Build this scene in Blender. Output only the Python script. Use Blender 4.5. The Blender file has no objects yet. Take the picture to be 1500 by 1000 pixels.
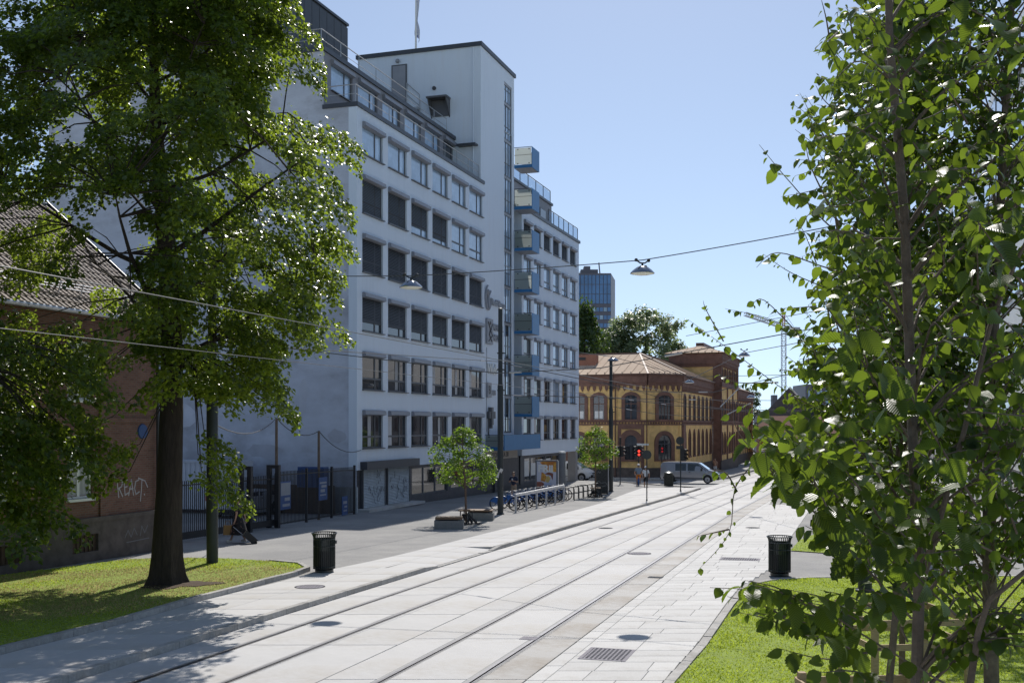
import bpy, bmesh, math, random
import numpy as np
from mathutils import Vector, Matrix, Euler

# ------------------------------------------------------------------ camera, sky, sun
SC = bpy.context.scene
COL = SC.collection
CAMZ = 4.02
cd = bpy.data.cameras.new('camera')
cam = bpy.data.objects.new('camera', cd)
COL.objects.link(cam)
cam.location = (0, 0, CAMZ)
cam.rotation_euler = (math.radians(90), 0, 0)
cd.sensor_width = 36.0
cd.lens = 38.4
cd.shift_y = 0.0813
cd.clip_start = 0.1
cd.clip_end = 5000
SC.camera = cam

SUN_EL = math.radians(46)
SUN_AZ = math.radians(8.0)          # measured from +Y towards +X
world = bpy.data.worlds.new("World")
SC.world = world
world.use_nodes = True
wn = world.node_tree
bg = wn.nodes['Background']
sky = wn.nodes.new('ShaderNodeTexSky')
sky.sky_type = 'NISHITA'
sky.sun_disc = False
sky.sun_elevation = SUN_EL
sky.sun_rotation = SUN_AZ
sky.altitude = 50
sky.air_density = 0.8
sky.dust_density = 0.15
sky.ozone_density = 2.0
_tc = wn.nodes.new('ShaderNodeTexCoord')
_mp = wn.nodes.new('ShaderNodeMapping')
_mp.inputs['Location'].default_value = (0, 0, 0.12)
_mp.inputs['Scale'].default_value = (1, 1, 0.86)
wn.links.new(_tc.outputs['Generated'], _mp.inputs['Vector'])
wn.links.new(_mp.outputs['Vector'], sky.inputs['Vector'])
_mul = wn.nodes.new('ShaderNodeMixRGB')
_mul.blend_type = 'MULTIPLY'
_mul.inputs['Fac'].default_value = 1.0
_mul.inputs['Color2'].default_value = (1.01, 0.88, 0.75, 1)
wn.links.new(sky.outputs['Color'], _mul.inputs['Color1'])
wn.links.new(_mul.outputs['Color'], bg.inputs['Color'])
bg.inputs['Strength'].default_value = 0.148
sl = bpy.data.lights.new('sun', 'SUN')
sl.energy = 3.7
sl.angle = math.radians(0.53)
sl.color = (1.0, 0.955, 0.89)
sun = bpy.data.objects.new('sun', sl)
COL.objects.link(sun)
sdir = Vector((math.sin(SUN_AZ) * math.cos(SUN_EL), math.cos(SUN_AZ) * math.cos(SUN_EL), math.sin(SUN_EL)))
sun.rotation_euler = sdir.to_track_quat('Z', 'Y').to_euler()
sun.location = (10, 40, 60)
SC.view_settings.view_transform = 'Standard'
SC.view_settings.look = 'None'
SC.view_settings.exposure = 0.34
SC.view_settings.gamma = 1.0
SC.view_settings.use_curve_mapping = False

random.seed(7)
RNG = np.random.default_rng(11)
F = 1600.0

def gz(y, h=0.0):
    return h - 0.0125 * y

def G(px, py, h=0.0):
    Y = F * (CAMZ - h) / (py - 642.0)
    return Vector(((px - 750.0) / F * Y, Y, gz(Y, h)))

def P(px, py, Y):
    return Vector(((px - 750.0) / F * Y, Y, CAMZ + (622.0 - py) / F * Y))

DX, DY = 0.3124, 0.95
D3 = Vector((DX, DY, 0)).normalized()
N3 = Vector((DY, -DX, 0)).normalized()
ANG_D = math.atan2(DY, DX)           # rotation that turns local +x along the street

# ------------------------------------------------------------------ materials
MATS = {}

def _n(nt, typ, **kw):
    n = nt.nodes.new(typ)
    for k, v in kw.items():
        setattr(n, k, v)
    return n

def mat(name, col, rough=0.7, var=0.12, scale=2.0, metal=0.0, bump=0.0, bscale=25.0, spec=0.4,
        col2=None, mask=(0.5, 0.68), mscale=0.6, rnd=0.0, stretch=None, coat=0.0):
    m = bpy.data.materials.new(name)
    m.use_nodes = True
    nt = m.node_tree
    b = nt.nodes['Principled BSDF']
    b.inputs['Roughness'].default_value = rough
    b.inputs['Metallic'].default_value = metal
    b.inputs['Specular IOR Level'].default_value = spec
    b.inputs['Coat Weight'].default_value = coat
    tc = _n(nt, 'ShaderNodeTexCoord')
    vec = tc.outputs['Object']
    if stretch:
        mp = _n(nt, 'ShaderNodeMapping')
        mp.inputs['Scale'].default_value = stretch
        nt.links.new(vec, mp.inputs['Vector'])
        vec = mp.outputs['Vector']
    n1 = _n(nt, 'ShaderNodeTexNoise')
    n1.inputs['Scale'].default_value = scale
    n1.inputs['Detail'].default_value = 7
    n1.inputs['Roughness'].default_value = 0.65
    nt.links.new(vec, n1.inputs['Vector'])
    mr = _n(nt, 'ShaderNodeMapRange')
    mr.inputs['From Min'].default_value = 0.28
    mr.inputs['From Max'].default_value = 0.72
    mr.inputs['To Min'].default_value = 1 - var
    mr.inputs['To Max'].default_value = 1 + var
    nt.links.new(n1.outputs['Fac'], mr.inputs['Value'])
    base = _n(nt, 'ShaderNodeRGB')
    base.outputs[0].default_value = (*col, 1)
    src = base.outputs[0]
    if col2 is not None:
        n2 = _n(nt, 'ShaderNodeTexNoise')
        n2.inputs['Scale'].default_value = mscale
        n2.inputs['Detail'].default_value = 8
        n2.inputs['Roughness'].default_value = 0.7
        nt.links.new(vec, n2.inputs['Vector'])
        r2 = _n(nt, 'ShaderNodeMapRange')
        r2.inputs['From Min'].default_value = mask[0]
        r2.inputs['From Max'].default_value = mask[1]
        nt.links.new(n2.outputs['Fac'], r2.inputs['Value'])
        mx = _n(nt, 'ShaderNodeMixRGB')
        mx.inputs['Color2'].default_value = (*col2, 1)
        nt.links.new(r2.outputs['Result'], mx.inputs['Fac'])
        nt.links.new(src, mx.inputs['Color1'])
        src = mx.outputs['Color']
    mul = _n(nt, 'ShaderNodeVectorMath', operation='SCALE')
    nt.links.new(src, mul.inputs[0])
    fac = mr.outputs['Result']
    if rnd > 0:
        oi = _n(nt, 'ShaderNodeObjectInfo')
        r3 = _n(nt, 'ShaderNodeMapRange')
        r3.inputs['To Min'].default_value = 1 - rnd
        r3.inputs['To Max'].default_value = 1 + rnd
        nt.links.new(oi.outputs['Random'], r3.inputs['Value'])
        mm = _n(nt, 'ShaderNodeMath', operation='MULTIPLY')
        nt.links.new(fac, mm.inputs[0])
        nt.links.new(r3.outputs['Result'], mm.inputs[1])
        fac = mm.outputs[0]
    nt.links.new(fac, mul.inputs['Scale'])
    nt.links.new(mul.outputs[0], b.inputs['Base Color'])
    if bump > 0:
        n3 = _n(nt, 'ShaderNodeTexNoise')
        n3.inputs['Scale'].default_value = bscale
        n3.inputs['Detail'].default_value = 6
        nt.links.new(vec, n3.inputs['Vector'])
        bp = _n(nt, 'ShaderNodeBump')
        bp.inputs['Strength'].default_value = bump
        bp.inputs['Distance'].default_value = 0.03
        nt.links.new(n3.outputs['Fac'], bp.inputs['Height'])
        nt.links.new(bp.outputs['Normal'], b.inputs['Normal'])
    MATS[name] = m
    return m

def mat_brick(name, c1, c2, mortar, bw=0.24, bh=0.075, rough=0.85, axis='xz'):
    m = mat(name, c1, rough, var=0.25, scale=1.2, bump=0.0)
    nt = m.node_tree
    b = nt.nodes['Principled BSDF']
    tc = [n for n in nt.nodes if n.type == 'TEX_COORD'][0]
    sep = _n(nt, 'ShaderNodeSeparateXYZ')
    nt.links.new(tc.outputs['Object'], sep.inputs[0])
    add = _n(nt, 'ShaderNodeMath', operation='ADD')
    nt.links.new(sep.outputs['X'], add.inputs[0])
    nt.links.new(sep.outputs['Y'], add.inputs[1])
    cmb = _n(nt, 'ShaderNodeCombineXYZ')
    nt.links.new(add.outputs[0], cmb.inputs['X'])
    nt.links.new(sep.outputs['Z'], cmb.inputs['Y'])
    br = _n(nt, 'ShaderNodeTexBrick')
    br.inputs['Color1'].default_value = (*c1, 1)
    br.inputs['Color2'].default_value = (*c2, 1)
    br.inputs['Mortar'].default_value = (*mortar, 1)
    br.inputs['Scale'].default_value = 1.0
    br.inputs['Mortar Size'].default_value = 0.012
    br.inputs['Mortar Smooth'].default_value = 0.2
    br.inputs['Bias'].default_value = 0.0
    br.inputs['Brick Width'].default_value = bw
    br.inputs['Row Height'].default_value = bh
    nt.links.new(cmb.outputs[0], br.inputs['Vector'])
    mul = [n for n in nt.nodes if n.type == 'VECT_MATH'][0]
    nt.links.new(br.outputs['Color'], mul.inputs[0])
    bp = _n(nt, 'ShaderNodeBump')
    bp.invert = True
    bp.inputs['Strength'].default_value = 0.6
    bp.inputs['Distance'].default_value = 0.01
    nt.links.new(br.outputs['Fac'], bp.inputs['Height'])
    nt.links.new(bp.outputs['Normal'], b.inputs['Normal'])
    return m

def mat_leaf(name, dark, light, trans, gloss=0.35, tfac=0.42, spec=0.5):
    m = bpy.data.materials.new(name)
    m.use_nodes = True
    nt = m.node_tree
    b = nt.nodes['Principled BSDF']
    out = nt.nodes['Material Output']
    ge = _n(nt, 'ShaderNodeNewGeometry')
    oi = _n(nt, 'ShaderNodeObjectInfo')
    ad = _n(nt, 'ShaderNodeMath', operation='ADD')
    nt.links.new(ge.outputs['Random Per Island'], ad.inputs[0])
    nt.links.new(oi.outputs['Random'], ad.inputs[1])
    fr = _n(nt, 'ShaderNodeMath', operation='FRACT')
    nt.links.new(ad.outputs[0], fr.inputs[0])
    mx = _n(nt, 'ShaderNodeMixRGB')
    mx.inputs['Color1'].default_value = (*dark, 1)
    mx.inputs['Color2'].default_value = (*light, 1)
    nt.links.new(fr.outputs[0], mx.inputs['Fac'])
    nt.links.new(mx.outputs['Color'], b.inputs['Base Color'])
    b.inputs['Roughness'].default_value = gloss
    b.inputs['Specular IOR Level'].default_value = spec
    tr = _n(nt, 'ShaderNodeBsdfTranslucent')
    mt = _n(nt, 'ShaderNodeMixRGB')
    mt.inputs['Color1'].default_value = (*[c * 0.75 for c in trans], 1)
    mt.inputs['Color2'].default_value = (*[c * 1.25 for c in trans], 1)
    nt.links.new(fr.outputs[0], mt.inputs['Fac'])
    nt.links.new(mt.outputs['Color'], tr.inputs['Color'])
    ms = _n(nt, 'ShaderNodeMixShader')
    ms.inputs['Fac'].default_value = tfac
    nt.links.new(b.outputs[0], ms.inputs[1])
    nt.links.new(tr.outputs[0], ms.inputs[2])
    nt.links.new(ms.outputs[0], out.inputs['Surface'])
    # fine veins
    tc = _n(nt, 'ShaderNodeTexCoord')
    nz = _n(nt, 'ShaderNodeTexNoise')
    nz.inputs['Scale'].default_value = 45
    nt.links.new(tc.outputs['Object'], nz.inputs['Vector'])
    bp = _n(nt, 'ShaderNodeBump')
    bp.inputs['Strength'].default_value = 0.25
    bp.inputs['Distance'].default_value = 0.01
    nt.links.new(nz.outputs['Fac'], bp.inputs['Height'])
    nt.links.new(bp.outputs['Normal'], b.inputs['Normal'])
    MATS[name] = m
    return m

def mat_emit(name, col, strength):
    m = bpy.data.materials.new(name)
    m.use_nodes = True
    b = m.node_tree.nodes['Principled BSDF']
    b.inputs['Base Color'].default_value = (*col, 1)
    b.inputs['Emission Color'].default_value = (*col, 1)
    b.inputs['Emission Strength'].default_value = strength
    MATS[name] = m
    return m

def mat_glass(name, col, rough=0.04, spec=0.8, rnd=0.4):
    m = mat(name, col, rough, var=0.3, scale=0.8, spec=spec, rnd=rnd, bump=0.03, bscale=0.9)
    m.node_tree.nodes['Principled BSDF'].inputs['IOR'].default_value = 1.7
    return m

mat('plaster', (0.67, 0.74, 0.83), 0.85, var=0.07, scale=0.8, col2=(0.58, 0.62, 0.675), mask=(0.5, 0.78), mscale=0.8, bump=0.2, bscale=6, stretch=(1.6, 1.6, 0.16))
mat('stucco_old', (0.54, 0.57, 0.645), 0.9, var=0.16, scale=0.45, col2=(0.385, 0.395, 0.44), mask=(0.46, 0.62), mscale=0.2, bump=0.35, bscale=5, stretch=(0.8, 0.8, 1.6))
mat('stucco_patch', (0.55, 0.575, 0.64), 0.9, var=0.12, scale=0.8, bump=0.3, bscale=8)
mat('stucco_dark', (0.45, 0.465, 0.52), 0.9, var=0.14, scale=0.8, bump=0.3, bscale=8)
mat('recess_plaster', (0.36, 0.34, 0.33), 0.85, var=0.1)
mat('penthouse_clad', (0.23, 0.225, 0.24), 0.6, var=0.08)
mat('coping', (0.045, 0.05, 0.062), 0.45, var=0.1, spec=0.5)
mat('dark_metal', (0.035, 0.038, 0.042), 0.45, var=0.15)
mat('window_frame', (0.105, 0.108, 0.118), 0.5, var=0.1)
mat('blind_casing', (0.245, 0.255, 0.29), 0.45, var=0.1)
mat('blind_fabric', (0.06, 0.064, 0.072), 0.55, var=0.12, rnd=0.08)
mat('rail_steel', (0.42, 0.43, 0.44), 0.4, var=0.1, metal=0.6)
mat('galvanised', (0.50, 0.51, 0.53), 0.42, var=0.2, scale=6, metal=0.55)
mat('blue_paint', (0.035, 0.165, 0.36), 0.45, var=0.07)
mat_leaf('balcony_glass', (0.40, 0.46, 0.42), (0.44, 0.49, 0.46), (0.66, 0.68, 0.66), 0.15, 0.6)
mat_glass('glass', (0.022, 0.027, 0.034))
mat_glass('glass_painted_sky', (0.36, 0.49, 0.65), rough=0.05, rnd=0.15)  # pale blue base colour stands in for the sky reflected in the panes
mat_glass('shop_glass', (0.03, 0.032, 0.034))
mat('curtain', (0.45, 0.45, 0.46), 0.8, var=0.25, scale=8, stretch=(4, 4, 0.2), rnd=0.25)
mat('stone_dark', (0.085, 0.083, 0.09), 0.6, var=0.25, scale=4)
mat('shutter', (0.40, 0.44, 0.47), 0.5, var=0.15, scale=3, metal=0.2, rnd=0.08)
mat('beige_sign', (0.36, 0.33, 0.30), 0.6, var=0.06)
mat('sign_dark', (0.06, 0.06, 0.066), 0.5, var=0.1)
mat('sign_grey', (0.28, 0.29, 0.32), 0.5, var=0.1)
mat('sign_white', (0.72, 0.72, 0.70), 0.5, var=0.06)
mat('concrete', (0.53, 0.52, 0.51), 0.8, var=0.11, scale=0.7, col2=(0.39, 0.365, 0.33), mask=(0.48, 0.72), mscale=0.38, bump=0.12, bscale=30, rnd=0.05)
mat('slab_granite', (0.54, 0.53, 0.515), 0.8, var=0.10, scale=30, col2=(0.42, 0.40, 0.375), mask=(0.5, 0.75), mscale=1.3, bump=0.1, bscale=40, rnd=0.07)
mat('concrete_stained', (0.47, 0.455, 0.435), 0.8, var=0.12, scale=0.9, col2=(0.31, 0.275, 0.235), mask=(0.44, 0.64), mscale=0.5, bump=0.12, bscale=30, rnd=0.05)
mat('grout', (0.24, 0.23, 0.215), 0.9, var=0.2)
mat('asphalt', (0.25, 0.245, 0.24), 0.9, var=0.14, scale=18, col2=(0.33, 0.32, 0.305), mask=(0.42, 0.66), mscale=0.35, bump=0.3, bscale=60)
mat('asphalt_road', (0.36, 0.355, 0.345), 0.9, var=0.1, scale=14, col2=(0.28, 0.275, 0.27), mask=(0.45, 0.7), mscale=0.3, bump=0.2, bscale=60)
mat('kerb_granite', (0.40, 0.385, 0.365), 0.85, var=0.22, scale=14, col2=(0.24, 0.225, 0.20), mask=(0.5, 0.75), mscale=2.0, bump=0.5, bscale=18, rnd=0.12)
mat('iron', (0.05, 0.055, 0.065), 0.85, var=0.25, scale=25, spec=0.15)
mat('grate_steel', (0.25, 0.235, 0.26), 0.8, var=0.2, scale=20, spec=0.2)
mat('tram_rail', (0.26, 0.255, 0.27), 0.36, var=0.15, scale=9, metal=0.7)
mat('rail_sealant', (0.36, 0.355, 0.345), 0.8, var=0.15)
mat('soil', (0.075, 0.05, 0.032), 0.95, var=0.3, scale=9, bump=0.6, bscale=20)
mat('lawn_base', (0.22, 0.29, 0.045), 0.95, var=0.25, scale=6, col2=(0.30, 0.24, 0.11), mask=(0.58, 0.72), mscale=0.35, bump=0.4, bscale=30)
mat('mast_green', (0.032, 0.037, 0.038), 0.42, var=0.15, scale=3)
mat('bin_green', (0.014, 0.022, 0.021), 0.32, var=0.15, coat=0.3)
mat('bench_concrete', (0.235, 0.235, 0.23), 0.85, var=0.14, scale=8, bump=0.2)
mat('bench_wood', (0.20, 0.125, 0.075), 0.6, var=0.3, scale=5, stretch=(1, 8, 8))
mat('guard_wood', (0.42, 0.30, 0.18), 0.75, var=0.25, scale=4, stretch=(3, 3, 12), bump=0.3)
mat('pole_wood', (0.16, 0.12, 0.09), 0.85, var=0.3, scale=5)
mat('bark_linden', (0.045, 0.034, 0.027), 0.95, var=0.4, scale=5, bump=1.0, bscale=9, stretch=(3, 3, 0.5))
mat('bark_elm', (0.15, 0.115, 0.085), 0.9, var=0.35, scale=10, bump=0.6, bscale=30)
mat('bark_sapling', (0.17, 0.115, 0.085), 0.9, var=0.25, scale=10)
mat_leaf('leaf_linden', (0.016, 0.031, 0.009), (0.052, 0.084, 0.018), (0.37, 0.49, 0.04), 0.31, 0.45)
mat_leaf('leaf_elm', (0.011, 0.024, 0.008), (0.034, 0.060, 0.014), (0.32, 0.46, 0.034), 0.38, 0.31, 0.24)
mat_leaf('leaf_sapling', (0.045, 0.095, 0.016), (0.085, 0.15, 0.022), (0.32, 0.50, 0.03), 0.45, 0.42)
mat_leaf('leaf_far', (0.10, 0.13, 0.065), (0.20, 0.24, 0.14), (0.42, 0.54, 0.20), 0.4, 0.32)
mat_leaf('leaf_birch', (0.030, 0.060, 0.012), (0.055, 0.09, 0.02), (0.10, 0.17, 0.02), 0.5, 0.35)
mat_leaf('grass', (0.19, 0.27, 0.025), (0.30, 0.37, 0.05), (0.54, 0.64, 0.07), 0.5, 0.48, 0.25)
mat_leaf('dry_grass', (0.34, 0.29, 0.12), (0.48, 0.39, 0.19), (0.55, 0.46, 0.22), 0.6, 0.4, 0.2)
mat_brick('brick_red', (0.21, 0.10, 0.07), (0.15, 0.068, 0.048), (0.17, 0.13, 0.11))
mat_brick('brick_yellow', (0.86, 0.56, 0.21), (0.80, 0.51, 0.18), (0.68, 0.49, 0.25))
mat_brick('brick_brown', (0.235, 0.125, 0.092), (0.185, 0.095, 0.07), (0.17, 0.10, 0.08))
mat('plinth_stone', (0.115, 0.095, 0.085), 0.9, var=0.35, scale=2.5, bump=0.6, bscale=5)
mat('roof_tile', (0.24, 0.185, 0.15), 0.7, var=0.3, scale=3, rnd=0.2)
mat('roof_base', (0.08, 0.06, 0.05), 0.9)
mat('zinc', (0.42, 0.44, 0.47), 0.4, var=0.12, metal=0.6)
mat('roof_tin', (0.52, 0.41, 0.315), 0.9, var=0.08, scale=0.7, spec=0.05)
mat('brown_metal', (0.14, 0.075, 0.055), 0.6, var=0.15)
mat('white_paint', (0.74, 0.74, 0.72), 0.5, var=0.05)
mat('graffiti_paint', (0.40, 0.385, 0.40), 0.7, var=0.1)
mat('fence_black', (0.022, 0.022, 0.025), 0.5, var=0.15)
mat('container_white', (0.55, 0.57, 0.62), 0.6, var=0.12)
mat('yard_brown', (0.10, 0.065, 0.045), 0.9, var=0.25)
mat('box_blue', (0.03, 0.075, 0.21), 0.5, var=0.1)
mat('wire', (0.10, 0.10, 0.105), 0.5, var=0.1)
mat('wire_bright', (0.45, 0.45, 0.46), 0.35, var=0.1, metal=0.7)
mat('chrome', (0.30, 0.33, 0.37), 0.16, var=0.05, metal=0.9)
mat('lens_white', (0.78, 0.77, 0.72), 0.4, var=0.03)
mat('tyre', (0.018, 0.018, 0.019), 0.7, var=0.2)
mat('rim', (0.42, 0.43, 0.45), 0.35, metal=0.6, var=0.1)
mat('bike_blue', (0.018, 0.105, 0.34), 0.35, var=0.1, coat=0.3)
mat('van_silver', (0.32, 0.33, 0.36), 0.30, var=0.03, metal=0.35, coat=0.6)
mat('van_white', (0.76, 0.76, 0.75), 0.35, var=0.03, coat=0.4)
mat('car_glass', (0.012, 0.014, 0.016), 0.06, var=0.1, spec=0.7)
mat('plastic_black', (0.02, 0.02, 0.022), 0.5, var=0.1)
mat('tail_red', (0.45, 0.02, 0.015), 0.3, var=0.05)
mat('headlamp', (0.6, 0.62, 0.65), 0.15, var=0.05, spec=0.7)
mat('skin', (0.42, 0.25, 0.175), 0.6, var=0.05)
mat('cloth_navy', (0.035, 0.042, 0.075), 0.9, var=0.15, scale=9)
mat('cloth_khaki', (0.33, 0.26, 0.195), 0.9, var=0.12, scale=9)
mat('cloth_orange', (0.62, 0.205, 0.04), 0.9, var=0.1, scale=9)
mat('cloth_bluegrey', (0.21, 0.27, 0.34), 0.9, var=0.12, scale=9)
mat('cloth_white', (0.62, 0.66, 0.70), 0.9, var=0.08, scale=9)
mat('cloth_black', (0.02, 0.02, 0.023), 0.9, var=0.2, scale=9)
mat('cloth_floral', (0.022, 0.020, 0.022), 0.9, var=0.2, scale=9, col2=(0.30, 0.17, 0.13), mask=(0.58, 0.62), mscale=9)
mat('hair_brown', (0.09, 0.055, 0.035), 0.6, var=0.3, scale=20)
mat('bag_tan', (0.30, 0.17, 0.055), 0.6, var=0.15)
mat('cabinet_dark', (0.040, 0.042, 0.044), 0.6, var=0.5, scale=7, col2=(0.30, 0.31, 0.32), mask=(0.66, 0.72), mscale=2.2)
mat('cabinet_side', (0.17, 0.18, 0.20), 0.6, var=0.25, scale=6)
mat('pillar_grey', (0.16, 0.165, 0.175), 0.5, var=0.1)
mat('poster_white', (0.55, 0.56, 0.64), 0.4, var=0.06)
mat('poster_orange', (0.52, 0.19, 0.04), 0.4, var=0.35, scale=3, col2=(0.60, 0.36, 0.06), mask=(0.45, 0.6), mscale=3)
mat('poster_brown', (0.24, 0.085, 0.06), 0.4, var=0.4, scale=3)
mat('poster_yellow', (0.55, 0.40, 0.14), 0.4, var=0.2, scale=4)
mat('poster_blue', (0.42, 0.47, 0.62), 0.4, var=0.06)
mat('tower_glass', (0.07, 0.17, 0.34), 0.12, var=0.3, scale=0.12, spec=0.8)
mat('tower_glass_pale', (0.30, 0.42, 0.52), 0.15, var=0.4, scale=0.3, spec=0.8)
mat('tower_clad', (0.125, 0.12, 0.14), 0.5, var=0.08)
mat('slate', (0.075, 0.077, 0.085), 0.6, var=0.2, scale=2)
mat('brick_pink', (0.33, 0.215, 0.175), 0.85, var=0.12)
mat('roof_red', (0.29, 0.13, 0.085), 0.8, var=0.15)
mat('crane_grey', (0.40, 0.41, 0.43), 0.5, var=0.1)
mat('crane_red', (0.45, 0.16, 0.12), 0.5, var=0.1)
mat('orange_sign', (0.70, 0.30, 0.02), 0.5, var=0.05)
mat('flag_white', (0.52, 0.54, 0.62), 0.8, var=0.05, col2=(0.16, 0.18, 0.4), mask=(0.52, 0.54), mscale=1.6)
mat('sticker', (0.62, 0.60, 0.58), 0.5, var=0.1)
mat('purple_sign', (0.25, 0.13, 0.22), 0.5, var=0.1)
mat_emit('lamp_red', (1.0, 0.05, 0.03), 1.6)
mat_emit('lamp_red_dim', (0.6, 0.02, 0.025), 0.25)
mat_emit('lamp_orange', (1.0, 0.14, 0.03), 2.0)

# ------------------------------------------------------------------ mesh helpers
class MB:
    def __init__(self, M=None):
        self.v = []; self.f = []; self.mi = []; self.mats = []; self.cur = 0; self.M = M
    def use(self, name):
        if name not in self.mats:
            self.mats.append(name)
        self.cur = self.mats.index(name)
        return self
    def add(self, vs, fs):
        o = len(self.v)
        if self.M is not None:
            vs = [self.M @ Vector(p) for p in vs]
        self.v.extend([tuple(p) for p in vs])
        for f in fs:
            self.f.append(tuple(i + o for i in f)); self.mi.append(self.cur)
        return self
    def box(self, x0, x1, y0, y1, z0, z1):
        if x0 > x1: x0, x1 = x1, x0
        if y0 > y1: y0, y1 = y1, y0
        if z0 > z1: z0, z1 = z1, z0
        vs = [(x0, y0, z0), (x1, y0, z0), (x1, y1, z0), (x0, y1, z0), (x0, y0, z1), (x1, y0, z1), (x1, y1, z1), (x0, y1, z1)]
        return self.add(vs, [(3, 2, 1, 0), (4, 5, 6, 7), (0, 1, 5, 4), (1, 2, 6, 5), (2, 3, 7, 6), (3, 0, 4, 7)])
    def bar(self, p0, p1, w, h=None, up=(0, 0, 1)):
        """square section bar from p0 to p1"""
        h = h or w
        p0 = Vector(p0); p1 = Vector(p1); a = (p1 - p0).normalized()
        up = Vector(up)
        if abs(a.dot(up)) > 0.95: up = Vector((0, 1, 0))
        s = a.cross(up).normalized() * (w / 2); u = s.cross(a).normalized() * (h / 2)
        vs = [p0 - s - u, p0 + s - u, p0 + s + u, p0 - s + u, p1 - s - u, p1 + s - u, p1 + s + u, p1 - s + u]
        return self.add(vs, [(3, 2, 1, 0), (4, 5, 6, 7), (0, 1, 5, 4), (1, 2, 6, 5), (2, 3, 7, 6), (3, 0, 4, 7)])
    def quad(self, a, b, c, d):
        return self.add([a, b, c, d], [(0, 1, 2, 3)])
    def poly(self, pts):
        return self.add(pts, [tuple(range(len(pts)))])
    def prism(self, pts, off):
        """closed polygon pts extruded by vector off"""
        n = len(pts); off = Vector(off)
        vs = [Vector(p) for p in pts] + [Vector(p) + off for p in pts]
        fs = [tuple(range(n)), tuple(range(2 * n - 1, n - 1, -1))]
        for i in range(n):
            j = (i + 1) % n
            fs.append((j, i, i + n, j + n))
        return self.add(vs, fs)
    def tube(self, pts, r, n=8, cap=True, closed=False):
        pts = [Vector(p) for p in pts]
        rs = r if isinstance(r, (list, tuple)) else [r] * len(pts)
        m = len(pts); vs = []; fs = []
        ref = Vector((0, 0, 1))
        for i in range(m):
            if closed: t = pts[(i + 1) % m] - pts[i - 1]
            elif i == 0: t = pts[1] - pts[0]
            elif i == m - 1: t = pts[-1] - pts[-2]
            else: t = pts[i + 1] - pts[i - 1]
            t = t.normalized() if t.length > 1e-9 else Vector((0, 0, 1))
            if i == 0:
                if abs(t.dot(ref)) > 0.9: ref = Vector((1, 0, 0))
            s = t.cross(ref)
            if s.length < 1e-6: s = t.cross(Vector((0, 1, 0)))
            s.normalize(); u = s.cross(t).normalized(); ref = u
            for k in range(n):
                a = 2 * math.pi * k / n
                vs.append(pts[i] + (s * math.cos(a) + u * math.sin(a)) * rs[i])
        for i in range(m if closed else m - 1):
            i2 = (i + 1) % m
            for k in range(n):
                k2 = (k + 1) % n
                fs.append((i * n + k, i * n + k2, i2 * n + k2, i2 * n + k))
        if cap and not closed:
            fs.append(tuple(range(n - 1, -1, -1))); fs.append(tuple((m - 1) * n + k for k in range(n)))
        return self.add(vs, fs)
    def lathe(self, prof, n=16, c=(0, 0, 0), axis='z', cap=True):
        """prof: list of (r, h)"""
        vs = []; fs = []; m = len(prof)
        for (r, h) in prof:
            for k in range(n):
                a = 2 * math.pi * k / n
                x, y = r * math.cos(a), r * math.sin(a)
                if axis == 'z': p = (c[0] + x, c[1] + y, c[2] + h)
                elif axis == 'y': p = (c[0] + x, c[1] + h, c[2] - y)
                else: p = (c[0] + h, c[1] + x, c[2] + y)
                vs.append(p)
        for i in range(m - 1):
            for k in range(n):
                k2 = (k + 1) % n
                fs.append((i * n + k, i * n + k2, (i + 1) * n + k2, (i + 1) * n + k))
        if cap:
            if prof[0][0] > 1e-6: fs.append(tuple(range(n - 1, -1, -1)))
            if prof[-1][0] > 1e-6: fs.append(tuple((m - 1) * n + k for k in range(n)))
        return self.add(vs, fs)
    def ell(self, c, rx, ry, rz, n=10, m=6):
        vs = []; fs = []
        for i in range(m + 1):
            t = math.pi * i / m
            for k in range(n):
                a = 2 * math.pi * k / n
                vs.append((c[0] + rx * math.sin(t) * math.cos(a), c[1] + ry * math.sin(t) * math.sin(a), c[2] - rz * math.cos(t)))
        for i in range(m):
            for k in range(n):
                k2 = (k + 1) % n
                fs.append((i * n + k, i * n + k2, (i + 1) * n + k2, (i + 1) * n + k))
        return self.add(vs, fs)
    def mesh(self, name, mt=None, smooth=False):
        me = bpy.data.meshes.new(name)
        me.from_pydata(self.v, [], self.f)
        names = self.mats if self.mats else [mt]
        for nm in names:
            me.materials.append(MATS[nm])
        if self.mats:
            me.polygons.foreach_set('material_index', self.mi)
        if smooth:
            me.polygons.foreach_set('use_smooth', [True] * len(me.polygons))
            try:
                me.set_sharp_from_angle(angle=math.radians(38))
            except Exception:
                pass
        me.update()
        return me
    def build(self, name, mt=None, parent=None, smooth=False, loc=None, kind=None):
        return obj(name, self.mesh(name, mt, smooth), parent, loc, kind=kind)

def obj(name, me, parent=None, loc=None, rot=None, kind=None):
    o = bpy.data.objects.new(name, me)
    COL.objects.link(o)
    if parent is not None: o.parent = parent
    if loc is not None: o.location = loc
    if rot is not None: o.rotation_euler = rot
    if kind: o['kind'] = kind
    return o

def thing(name, label, cat, loc=(0, 0, 0), rotz=0.0, group=None):
    o = bpy.data.objects.new(name, None)
    o.empty_display_size = 0.3
    COL.objects.link(o)
    o.location = loc
    o.rotation_euler = (0, 0, rotz)
    o['label'] = label; o['category'] = cat
    if group: o['group'] = group
    return o

def tag(o, label, cat, group=None):
    o['label'] = label; o['category'] = cat
    if group: o['group'] = group
    return o

def copy_tree(o, parent=None, loc=None, rotz=None, label=None):
    c = o.copy(); COL.objects.link(c)
    if parent is not None: c.parent = parent
    if loc is not None: c.location = loc
    if rotz is not None: c.rotation_euler = (0, 0, rotz)
    if label: c['label'] = label
    for ch in list(o.children):
        copy_tree(ch, c)
    return c

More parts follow.
